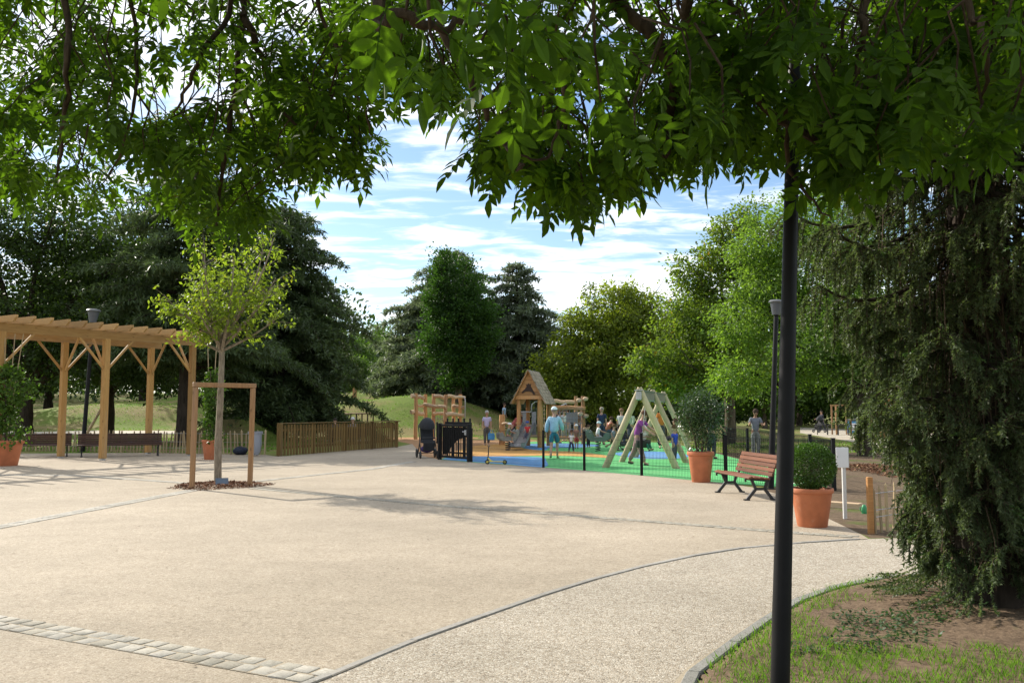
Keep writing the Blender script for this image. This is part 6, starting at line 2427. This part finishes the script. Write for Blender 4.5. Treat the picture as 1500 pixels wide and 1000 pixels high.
def scooter():
    p = G(725, 679.5)
    root = thing('kick_scooter', 'small yellow kick scooter left against the mesh fence', 'scooter', p + Vector((0, -0.14, 0.006)), -0.22)
    root.scale = (0.86, 0.86, 0.86)
    MAT['yellowpaint'] = plain('yellow paint', (0.62, 0.52, 0.10), 0.4)
    MB().cbox((0.05, 0, 0.095), (0.55, 0.11, 0.03), 0.012).build('deck', MAT['yellowpaint'], root)
    for x in (-0.27, 0.36):
        m = MB()
        m.tube([(x + 0.06 * math.cos(a * PI / 8), 0, 0.08 + 0.06 * math.sin(a * PI / 8)) for a in range(17)], 0.022, 7)
        w = m.build('wheel', MAT['iron'], root, smooth=True)
        MB().tube([(x, -0.03, 0.08), (x, 0.03, 0.08)], 0.035, 10).build('hub', MAT['yellowpaint'], w, smooth=True)
    MB().tube([(-0.27, 0, 0.10), (-0.245, 0, 0.28), (-0.22, 0, 0.62)], [0.022, 0.02, 0.015], 8).build('steering_tube', MAT['iron'], root, smooth=True)
    MB().tube([(-0.22, -0.16, 0.625), (-0.22, 0.16, 0.625)], 0.015, 8).build('handlebar', MAT['iron'], root, smooth=True)
    MB().tube([(-0.25, 0, 0.22), (-0.15, 0, 0.12), (-0.08, 0, 0.10)], 0.024, 8).build('neck', MAT['yellowpaint'], root, smooth=True)


scooter()


# --- the kiosk and small things along the far path
def kiosk():
    base = Vector((A(1306, HOR, 50).x, 50, 0))
    root = thing('wooden_kiosk', 'orange boarded wooden kiosk behind the spruce boughs', 'kiosk', base, -0.15)
    W, D, h = 2.1, 2.0, 2.0
    n = 11
    for side, (w, ox, oy, rz) in enumerate(((W, 0, 0, 0), (D, -W / 2, D / 2, PI / 2), (D, W / 2, D / 2, PI / 2), (W, 0, D, 0))):
        for k in range(n):
            o = MB().cbox((0, 0, 0), (w, 0.04, h / n - 0.012), 0.006).build('wall_plank', MAT['kiosk'], root)
            o.location = (ox, oy, 0.1 + h * (k + 0.5) / n)
            o.rotation_euler = (0, 0, rz)
    for x in (-W / 2, W / 2):
        for y in (0, D):
            MB().cbox((x, y, h / 2 + .05), (0.11, 0.11, h + 0.1), 0.01).build('corner_post', MAT['kiosk'], root)
    MB().cbox((0, D / 2, 0.05), (W + 0.1, D + 0.1, 0.1), 0.01).build('sill', MAT['slat_dark'], root)
    for sg in (-1, 1):
        MB().box((sg * 0.58, D / 2, h + 0.32), (1.35, D + 0.5, 0.06), Matrix.Rotation(sg * 0.42, 3, 'Y')).build('roof', MAT['slat_dark'], root)
    for y in (0.03, D - 0.03):
        MB().prism([(-W / 2, 0), (W / 2, 0), (0, 0.48)], 0.04, (0, y, h + 0.1), (1, 0, 0), (0, 0, 1)).build('gable', MAT['kiosk'], root)


kiosk()
MAT['bluebin'] = plain('blue bin', (0.05, 0.22, 0.42), 0.4)
bb = thing('litter_bin', 'small blue litter bin beside the far sandy path', 'bin', Vector((A(1247, HOR, 62).x, 62, 0)))
MB().lathe([(0.30, 0.05), (0.36, 0.1), (0.40, 0.85), (0.42, 0.9)], 14).build('bin_body', MAT['bluebin'], bb, smooth=True)
MB().lathe([(0.43, 0.9), (0.40, 1.0), (0.2, 1.08)], 14).build('bin_lid', MAT['iron'], bb, smooth=True)
MB().cbox((0, -0.40, 0.5), (0.4, 0.03, 0.5), 0.01).build('bin_label', MAT['white'], bb)
gd = thing('tree_stakes', 'wooden stake frame of a young tree by the far path', 'tree stakes', Vector((A(1232, HOR, 60).x, 60, 0)))
for x in (-0.5, 0.5):
    for y in (-.4, .4):
        MB().cbox((x, y, 1.0), (0.09, 0.09, 2.1), 0.01).build('stake', MAT['stake'], gd)
for y in (-.4, .4):
    MB().cbox((0, y, 2.0), (1.15, 0.06, 0.10), 0.01).build('cross_rail', MAT['stake'], gd)
for k in range(5):
    hx = A(1200 + 12 * k, HOR, 60).x
    hp = thing('hoop_barrier', 'low dark hoop barrier along the far sandy path', 'barrier', (hx, 59.5 - 0.4 * k, 0), 0.1, 'low hoop barriers along the far path')
    MB().tube([(-0.35, 0, 0), (-0.35, 0, 0.62), (-0.28, 0, 0.70), (0.28, 0, 0.70), (0.35, 0, 0.62), (0.35, 0, 0)], 0.028, 7).build('hoop', MAT['iron'], hp, smooth=True)
    MB().tube([(-0.35, 0, 0.4), (0.35, 0, 0.4)], 0.018, 6).build('cross_bar', MAT['iron'], hp, smooth=True)
# goal-like posts, stump and rail fence on the mound
ps = thing('wooden_post', 'lone stout wooden post standing on the grassy mound', 'post', onground(519, 66))
log(MB(), (0, 0, -.2), (0.02, 0, 1.05), 0.16, 91, n=10).build('post', MAT['larch'], ps, smooth=True)
MB().lathe([(0.19, 0.0), (0.20, 0.06), (0.17, 0.09)], 12).build('footing', MAT['stake'], ps)
rf = thing('log_rail_fence', 'short low rail fence below the lone wooden post', 'fence', onground(522, 58))
for k in range(7):
    MB().tube([(-1.1 + k * 0.37, 0, -.1), (-1.1 + k * 0.37, 0, 0.62)], 0.045, 7).build('picket', MAT['bark_dark'], rf)
log(MB(), (-1.3, 0, 0.6), (1.3, 0.1, 0.66), 0.06, 92).build('rail', MAT['larch_pale'], rf, smooth=True)
lg = thing('leaning_log', 'pale straight log leaning on the left lawn behind the bench', 'log', onground(132, 46))
log(MB(), (-0.35, 0, 0.0), (0.55, 0.1, 1.75), 0.075, 93, n=9).build('log', MAT['larch_pale'], lg, smooth=True)
MB().lathe([(0.11, 0), (0.12, 0.08), (0.09, 0.1)], 9, (-0.33, 0, 0)).build('footing', MAT['stake'], lg)

# ------------------------------------------------------------------ people
MAT['skin'] = plain('skin', (0.46, 0.27, 0.19), 0.55, vary=0.06)
MAT['skin_tan'] = plain('tanned skin', (0.36, 0.20, 0.13), 0.55, vary=0.06)
MAT['eye'] = plain('dark eye', (0.03, 0.02, 0.02), 0.2)
CLOTH = {}


def cloth(col):
    if col not in CLOTH:
        CLOTH[col] = plain('cloth %.2f %.2f %.2f' % col, col, 0.9, vary=0.12, scale=14, spec=0.15)
    return CLOTH[col]


def skin_obj(name, verts, edges, radii, mat, parent, root_i=0, level=1):
    me = bpy.data.meshes.new(name)
    me.from_pydata([tuple(v) for v in verts], edges, [])
    me.materials.append(mat)
    o = bpy.data.objects.new(name, me)
    link(o, parent)
    md = o.modifiers.new('Skin', 'SKIN')
    md.use_smooth_shade = True
    md.branch_smoothing = 0.3
    for i, r in enumerate(radii):
        sv = me.skin_vertices[0].data[i]
        sv.radius = (r, r) if isinstance(r, (int, float)) else r
        sv.use_root = (i == root_i)
    sb = o.modifiers.new('Smooth', 'SUBSURF')
    sb.levels = level
    sb.render_levels = level
    return o


def RX(a):
    return Matrix.Rotation(a, 3, 'X')


def person(label, loc, rz, h, top, bottom, hair, lean=0.05, thigh=(0.05, -0.05), knee=(0.05, 0.05), arm=(0.05, 0.05), elbow=(0.25, 0.25), spread=(0.12, 0.12), sleeves='short', legs='long', hat=None,
           brim=True, shoes=(0.05, 0.05, 0.05), child=False, head_down=0.0, skin='skin', loose=1.0, hair_long=False, group=None, seat=False):
    """one continuous skinned body posed joint by joint, faces -Y before rz; clothing, hair and shoes are its children; loc is where the feet (or the seat) rest"""
    k = h / 1.70
    hk = 1.30 if child else 1.0                       # a child's head is larger for its body
    root = thing('person', label, 'person', loc, rz, group)
    leg_l = (0.43, 0.41) if not child else (0.37, 0.36)
    tor = 0.50 if not child else 0.49
    lowest = 0.0
    legsJ = []
    for s, th, kn in ((-1, thigh[0], knee[0]), (1, thigh[1], knee[1])):
        hip = Vector((s * 0.085, 0, -0.03))
        d1 = RX(-th) @ Vector((s * 0.02, 0, -1))
        kp = hip + d1 * leg_l[0]
        d2 = RX(-th + kn) @ Vector((0, 0, -1))
        ap = kp + d2 * leg_l[1]
        fd = RX(-th + kn) @ Vector((s * 0.02, -0.155, -0.045))
        if seat is False:
            fd = Vector((s * 0.02, -0.155, -0.045))
        tp_ = ap + fd
        legsJ.append((hip, kp, ap, tp_))
        lowest = min(lowest, ap.z - 0.075, tp_.z - 0.03)
    lift = -lowest if not seat else 0.095
    up = RX(lean)
    o0 = Vector((0, 0, lift))
    spine, chest, neckb = (o0 + up @ Vector((0, 0, z)) for z in (tor * 0.36, tor * 0.74, tor * 1.0))
    hn = RX(lean * 0.6 + head_down)
    neck = neckb + hn @ Vector((0, -0.005, 0.07))
    jaw = neck + hn @ Vector((0, -0.018, 0.06 * hk))
    head = jaw + hn @ Vector((0, 0.004, 0.085 * hk))
    crown = head + hn @ Vector((0, 0.012, 0.055 * hk))
    nose0 = head + hn @ Vector((0, -0.085 * hk, -0.018 * hk))
    nose1 = head + hn @ Vector((0, -0.112 * hk, -0.032 * hk))
    V = [o0, spine, chest, neckb, neck, jaw, head, crown, nose0, nose1]
    E = [(0, 1), (1, 2), (2, 3), (3, 4), (4, 5), (5, 6), (6, 7), (6, 8), (8, 9)]
    R = [0.118, 0.108, 0.118, 0.062, 0.052, 0.070 * hk, 0.094 * hk, 0.070 * hk, 0.020, 0.012]
    for s in (-1, 1):                                  # ears
        V.append(head + hn @ Vector((s * 0.093 * hk, 0.012, -0.015)))
        E.append((6, len(V) - 1))
        R.append(0.022)
    armsJ = []
    for n, s in enumerate((-1, 1)):
        sh = o0 + up @ Vector((s * 0.168, 0.0, tor * 0.93))
        d1 = up @ RX(-arm[n]) @ Vector((s * math.sin(spread[n]), 0, -math.cos(spread[n])))
        al = (0.285, 0.25) if not child else (0.22, 0.20)
        ep = sh + d1 * al[0]
        d2 = up @ RX(-arm[n] - elbow[n]) @ Vector((s * math.sin(spread[n]) * 0.4, 0, -1)).normalized()
        wp = ep + d2 * al[1]
        pp = wp + d2 * 0.075
        armsJ.append((sh, ep, wp, pp))
        b = len(V)
        V += [sh, ep, wp, pp]
        E += [(2, b), (b, b + 1), (b + 1, b + 2), (b + 2, b + 3)]
        R += [0.058, 0.042, 0.029, (0.036, 0.024)]
        fw = RX(-0.5) @ d2
        side = d2.cross(Vector((s, 0, 0))).normalized()
        for q in range(4):                             # four unequal fingers, slightly curled, and a thumb from the palm's side
            f0 = pp + side * (q - 1.5) * 0.021 + d2 * 0.012
            f1 = f0 + d2 * (0.034, 0.040, 0.038, 0.030)[q]
            f2 = f1 + fw * (0.030, 0.036, 0.034, 0.026)[q]
            c = len(V)
            V += [f0, f1, f2]
            E += [(b + 3, c), (c, c + 1), (c + 1, c + 2)]
            R += [0.010, 0.009, 0.007]
        c = len(V)
        V += [wp + d2 * 0.03 + side * -0.034, wp + d2 * 0.075 + side * -0.058]
        E += [(b + 2, c), (c, c + 1)]
        R += [0.012, 0.009]
    for n in range(2):
        b = len(V)
        V += list(legsJ[n])
        V[b], V[b + 1], V[b + 2], V[b + 3] = (p + o0 for p in legsJ[n])
        E += [(0, b), (b, b + 1), (b + 1, b + 2), (b + 2, b + 3)]
        R += [0.092, 0.060, 0.038, 0.034]
    sc = lambda L: [v * k for v in L]
    rr = lambda L: [(r * k if isinstance(r, (int, float)) else (r[0] * k, r[1] * k)) for r in L]
    skin_obj('body', sc(V), E, rr(R), MAT[skin], root)
    # shirt
    sv = [o0 + up @ Vector((0, 0, -0.09)), spine, chest, neckb - up @ Vector((0, 0, 0.02))]
    se = [(0, 1), (1, 2), (2, 3)]
    sr = [0.158 * loose, 0.144 * loose, 0.148, 0.076]
    for n in range(2):
        sh, ep, wp, pp = armsJ[n]
        b = len(sv)
        if sleeves == 'long':
            sv += [sh, ep, wp]; se += [(2, b), (b, b + 1), (b + 1, b + 2)]; sr += [0.082, 0.066 * loose, 0.048 * loose]
        else:
            sv += [sh, sh.lerp(ep, 0.72)]; se += [(2, b), (b, b + 1)]; sr += [0.074, 0.064]
    skin_obj('shirt', sc(sv), se, rr(sr), cloth(top), root)
    # trousers, shorts
    tv, te, tr = [o0 + up @ Vector((0, 0, 0.07)), o0 + Vector((0, 0, -0.035))], [(0, 1)], [0.136, 0.146]
    for n in range(2):
        hp, kp, ap, tq = (p + o0 for p in legsJ[n])
        b = len(tv)
        if legs == 'long':
            tv += [hp, kp, ap + (kp - ap) * 0.06]; te += [(1, b), (b, b + 1), (b + 1, b + 2)]; tr += [0.116, 0.086 * loose, 0.064 * loose]
        else:
            tv += [hp, hp.lerp(kp, 0.92)]; te += [(1, b), (b, b + 1)]; tr += [0.107, 0.092]
    skin_obj('trousers' if legs == 'long' else 'shorts', sc(tv), te, rr(tr), cloth(bottom), root)
    for n in range(2):
        hp, kp, ap, tq = (p + o0 for p in legsJ[n])
        heel = ap + (ap - kp).normalized() * 0.035 + (ap - tq).normalized() * 0.03
        skin_obj('shoe', sc([heel, ap.lerp(tq, 0.5) + (ap - kp).normalized() * 0.03, tq]), [(0, 1), (1, 2)], rr([0.043, 0.046, 0.036]), cloth(shoes), root)
    # hair or hat, eyes
    Rh = hn.to_4x4()
    C = Matrix.Translation(head * k)
    r = 0.104 * hk * k
    if hair:
        m = MB().ball((0, 0.018 * k, 0.022 * k), (r * 1.02, r * 1.10, r * 1.08), 14, 7, z0=-0.25 if not hair_long else -0.75)
        m.v = [(x * (1 + 0.05 * mnoise.noise((x * 40, y * 40, z * 40))), y if y > -r * .75 or z > r * .45 else y * 0.72, z * (1 + 0.05 * mnoise.noise((x * 40, z * 40, y * 40)))) for x, y, z in m.v]
        o = m.build('hair', cloth(hair), root, smooth=True)
        o.matrix_local = C @ Rh
    if hat:
        m = MB().ball((0, 0.012 * k, 0.040 * k), (r * 1.08, r * 1.15, r * 1.05), 16, 6, z0=0.0)
        if brim:
            m.prism([(r * 0.95 * math.cos(a * PI / 8), -r * 0.55 - r * 1.05 * math.sin(a * PI / 8)) for a in range(9)], 0.012 * k, (0, 0, 0.045 * k), (1, 0, 0), (0, 1, 0))
        else:
            m.lathe([(r * 1.05, 0.05 * k), (r * 1.45, 0.025 * k), (r * 1.47, 0.015 * k), (r * 1.0, 0.035 * k)], 16, cap0=False, cap1=False)
        o = m.build('cap' if brim else 'sun_hat', cloth(hat), root, smooth=True)
        o.matrix_local = C @ Rh
    for s in (-1, 1):
        e = MB().ball((s * 0.034 * hk * k, -0.086 * hk * k, 0.008 * k), 0.0135 * k, 7, 5).build('eye', MAT['eye'], root, smooth=True)
        e.matrix_local = C @ Rh
    mo = MB().ball((0, -0.090 * hk * k, -0.062 * hk * k), (0.024 * k, 0.010 * k, 0.006 * k), 8, 5).build('mouth', cloth((0.33, 0.11, 0.09)), root, smooth=True)
    mo.matrix_local = C @ Rh
    return root, [Matrix.Translation(Vector(loc)) @ Matrix.Rotation(rz, 4, 'Z') @ (a[3] * k) for a in armsJ], k


def carrier_bag(p, col, label):
    root = thing('carrier_bag', label, 'bag', p - Vector((0, 0, 0.50)))
    m = MB().lathe([(0.10, 0.0), (0.15, 0.02), (0.165, 0.18), (0.14, 0.32)], 12)
    m.v = [(x, y * 0.45, z) for x, y, z in m.v]
    m.build('bag_body', cloth(col), root, smooth=True)
    MB().tube([(-0.10, 0, 0.31), (-0.03, 0, 0.47), (0.03, 0, 0.47), (0.10, 0, 0.31)], 0.012, 5).build('handle', cloth(col), root)


GREY, WHITE, NAVY, DARK = (0.42, 0.41, 0.40), (0.70, 0.71, 0.72), (0.035, 0.05, 0.10), (0.035, 0.035, 0.045)
_, hands, _k = person('woman in a lavender top and grey trousers holding a blue bag', G(713, 652), 0.15, 1.56, (0.50, 0.46, 0.66), (0.13, 0.12, 0.115), GREY, shoes=(0.6, 0.6, 0.6), elbow=(0.2, 0.3))
carrier_bag(hands[1], (0.10, 0.36, 0.72), 'blue carrier bag hanging from the hand of the woman in lavender')
person('man in a faded red top bending over the slide', (A(751, HOR, 39.6).x, 39.6, 0), math.radians(62), 1.70, (0.42, 0.13, 0.13), (0.07, 0.05, 0.06), (0.30, 0.27, 0.24), lean=0.75, thigh=(0.25, 0.1), knee=(0.25, 0.2), arm=(1.0, 0.8), elbow=(0.35, 0.4), legs='short', head_down=0.25)
tb_ = A(778, HOR, 38.6)
person('small child in red with a blue cap sitting on the slide', Vector((A(773, HOR, 37.4).x, 37.5, 0.62)), -0.3, 0.95, (0.50, 0.05, 0.05), (0.10, 0.10, 0.13), None, lean=0.1, thigh=(1.25, 1.2), knee=(0.5, 0.45), arm=(0.5, 0.5), elbow=(0.6, 0.5), hat=(0.06, 0.10, 0.30), child=True, seat=True)
person('small child in a white cap riding the grey spring rider', G(744, 660) + Vector((-0.03, 0, 0.58)), math.radians(100), 0.95, (0.16, 0.20, 0.17), (0.35, 0.16, 0.08), None, lean=0.25, thigh=(1.2, 1.2), knee=(1.2, 1.1), arm=(0.9, 0.9), elbow=(0.5, 0.5), hat=WHITE, child=True, seat=True, legs='short')
person('man in a pale blue long sleeved shirt teal shorts and white cap seen from behind', G(812, 671.5), math.radians(172), 1.67, (0.30, 0.48, 0.60), (0.03, 0.17, 0.24), (0.25, 0.22, 0.2), thigh=(0.22, -0.20), knee=(0.1, 0.30), arm=(0.2, 0.05), elbow=(0.8, 0.35), sleeves='long', legs='short', hat=(0.62, 0.72, 0.72), shoes=(0.10, 0.25, 0.12), loose=1.25, spread=(0.30, 0.30))
person('toddler in a white shirt and navy trousers walking on the green surface', G(837, 662), math.radians(150), 0.86, WHITE, NAVY, (0.08, 0.045, 0.03), thigh=(0.3, -0.25), knee=(0.1, 0.3), child=True)
person('child in a brown top red shorts and white cap beside the toddler', G(844.5, 657), math.radians(185), 1.02, (0.26, 0.13, 0.10), (0.42, 0.05, 0.05), None, hat=WHITE, child=True, legs='short')
person('child in a white shirt and pale cap riding the green spring rider', G(876, 661) + Vector((-0.02, 0.0, 0.58)), math.radians(95), 1.05, WHITE, (0.45, 0.45, 0.46), None, lean=0.15, thigh=(1.2, 1.15), knee=(1.2, 1.0), arm=(0.9, 0.9), elbow=(0.45, 0.5), hat=(0.48, 0.66, 0.68), child=True, seat=True, legs='short')
person('small child in white standing behind the green spring rider', G(862, 655), 0.4, 0.98, (0.66, 0.66, 0.68), DARK, (0.10, 0.06, 0.04), child=True)
person('grey haired man in a navy top standing beyond the green spring rider', G(882, 650), -0.15, 1.72, NAVY, (0.05, 0.06, 0.10), (0.34, 0.30, 0.26), arm=(0.3, 0.1), elbow=(0.5, 0.2))
person('person in a grey white top standing behind the rope frame', (A(826, HOR, 47).x, 47, 0), 0.3, 1.62, (0.55, 0.55, 0.57), (0.30, 0.28, 0.25), (0.10, 0.07, 0.05), elbow=(1.2, 0.3), arm=(0.3, 0.0))
person('person in a dark jacket standing behind the rope net', (A(816, HOR, 49).x, 49, 0), -0.4, 1.66, DARK, NAVY, (0.05, 0.035, 0.03), sleeves='long')
person('person in blue jeans and a pale top behind the swing logs', (A(910, HOR, 40).x, 40, 0), 2.6, 1.66, (0.40, 0.42, 0.40), (0.06, 0.10, 0.22), (0.20, 0.12, 0.07), thigh=(0.2, -0.15))
swb, swd, swL = SW[1], SW[2], SW[3]
swn = Vector((-swd.y, swd.x, 0))
person('woman in a purple top and mauve trousers pushing the swing', swb + swd * (swL * 0.25) + swn * 0.80 + Vector((0.50, -0.1, 0)), math.radians(62), 1.62, (0.26, 0.07, 0.28), (0.30, 0.19, 0.19), (0.10, 0.05, 0.03), lean=0.30, thigh=(0.35, -0.30), knee=(0.1, 0.2), arm=(1.0, 1.1), elbow=(0.3, 0.3), head_down=0.2, loose=1.1)
person('toddler with a pale hat sitting in the black swing seat', swb + swd * (swL * 0.25) + swn * 0.12 + Vector((0, 0, 0.66)), math.radians(40), 0.90, (0.56, 0.55, 0.50), (0.03, 0.15, 0.10), None, thigh=(1.3, 1.3), knee=(0.9, 0.8), arm=(0.4, 0.4), elbow=(1.2, 1.2), hat=(0.60, 0.62, 0.58), brim=False, child=True, seat=True)
person('girl in a pink top swinging on the flat swing seat', swb + swd * (swL * 0.75) + swn * -0.45 + Vector((0, 0, 0.71)), math.radians(-70), 1.15, (0.62, 0.06, 0.22), DARK, (0.07, 0.04, 0.03), lean=-0.25, thigh=(1.35, 1.3), knee=(0.4, 0.5), arm=(0.8, 0.8), elbow=(1.5, 1.5), child=True, seat=True, hair_long=True)
person('person in a dark top standing right of the swing behind the potted shrub', swb + swd * (swL * 0.98) + swn * -1.6, 2.2, 1.62, (0.06, 0.05, 0.07), (0.05, 0.05, 0.07), (0.06, 0.04, 0.03), arm=(0.6, 0.5), elbow=(0.5, 0.5))
person('man in grey shirt and pale trousers looking at his hands behind side fence', (A(1106, HOR, 31).x, 31, 0), -0.1, 1.62, (0.17, 0.18, 0.21), (0.34, 0.35, 0.33), (0.06, 0.04, 0.03), arm=(0.35, 0.35), elbow=(1.6, 1.5), spread=(0.22, 0.22), head_down=0.35, skin='skin_tan')
person('person in dark clothes wheeling a pushchair on the far path', (A(1205, HOR, 66.4).x, 66.6, 0.006), math.radians(-70), 1.60, DARK, (0.05, 0.05, 0.06), (0.05, 0.04, 0.03), arm=(0.7, 0.7), elbow=(0.6, 0.6), sleeves='long', thigh=(0.3, -0.3), knee=(0.05, 0.2))
bz = Vector((-7.7, 41, 0))
person('grey haired person sitting behind the slatted screen', bz + Vector((0.25, 0.05, 0.44)), PI + 0.2, 1.62, (0.30, 0.28, 0.30), DARK, (0.55, 0.53, 0.50), thigh=(1.5, 1.5), knee=(1.5, 1.5), seat=True, arm=(0.5, 0.5), elbow=(0.8, 0.8))
person('dark haired person sitting behind the slatted screen', bz + Vector((-0.55, -0.1, 0.44)), PI + 0.2, 1.55, (0.05, 0.05, 0.08), DARK, (0.03, 0.025, 0.02), thigh=(1.5, 1.5), knee=(1.5, 1.5), seat=True, arm=(0.5, 0.5), elbow=(0.8, 0.8))
person('person in a pale blue top far back beside the laurel bushes', onground(738, 60), 1.2, 1.66, (0.36, 0.50, 0.66), (0.07, 0.08, 0.12), (0.08, 0.05, 0.04), thigh=(0.2, -0.2))

def at_px(px, Y):
    return Vector((A(px, HOR, Y).x, Y, 0.008))


person('woman in a striped grey top standing beside the tower right post', at_px(819, 44), 1.2, 1.62, (0.34, 0.34, 0.38), (0.10, 0.09, 0.09), (0.16, 0.09, 0.05), elbow=(1.1, 0.4), arm=(0.3, 0.0), hair_long=True)
person('woman in black with tied hair talking behind the rope frame', at_px(834, 50), 4.2, 1.64, (0.03, 0.03, 0.035), (0.28, 0.26, 0.24), (0.05, 0.03, 0.02), arm=(0.3, 0.4), elbow=(1.2, 0.8), hair_long=True)
person('man in a brown jacket far behind the rope frame', at_px(851, 52), 0.6, 1.74, (0.16, 0.10, 0.06), NAVY, (0.04, 0.03, 0.02), sleeves='long')
person('boy in a grey shirt running past the swing logs', at_px(897, 36), 1.3, 1.10, (0.30, 0.32, 0.34), (0.16, 0.13, 0.08), (0.12, 0.07, 0.03), lean=0.15, thigh=(0.6, -0.4), knee=(0.3, 0.8), arm=(-0.5, 0.6), elbow=(1.2, 1.2), child=True, legs='short')
person('woman in a pale green cardigan behind the middle swing logs', at_px(924, 40), -0.7, 1.62, (0.34, 0.42, 0.30), (0.10, 0.10, 0.14), (0.30, 0.20, 0.10), sleeves='long', arm=(0.4, 0.3), elbow=(0.9, 0.9), hair_long=True)
person('man in an orange shirt standing beyond the far swing logs', at_px(968, 38), 0.3, 1.78, (0.60, 0.20, 0.05), (0.08, 0.08, 0.10), (0.05, 0.035, 0.025), arm=(0.2, 0.2), elbow=(0.6, 0.6))
person('child in royal blue beside the potted shrub beyond the fence', at_px(987, 27), 0.8, 1.16, (0.04, 0.08, 0.46), (0.08, 0.08, 0.10), (0.10, 0.06, 0.03), child=True)
person('woman in rust red crouching by a child behind the spring rider', at_px(889, 46), 2.2, 1.60, (0.34, 0.12, 0.08), (0.07, 0.08, 0.13), (0.07, 0.04, 0.03), lean=0.55, thigh=(1.5, 1.1), knee=(1.9, 1.7), arm=(0.8, 0.7), elbow=(0.4, 0.6), hair_long=True)
pushchair('grey pushchair parked behind the swing near the back of the play area', at_px(917, 36), 0.9, 1.0, (0.10, 0.10, 0.11))
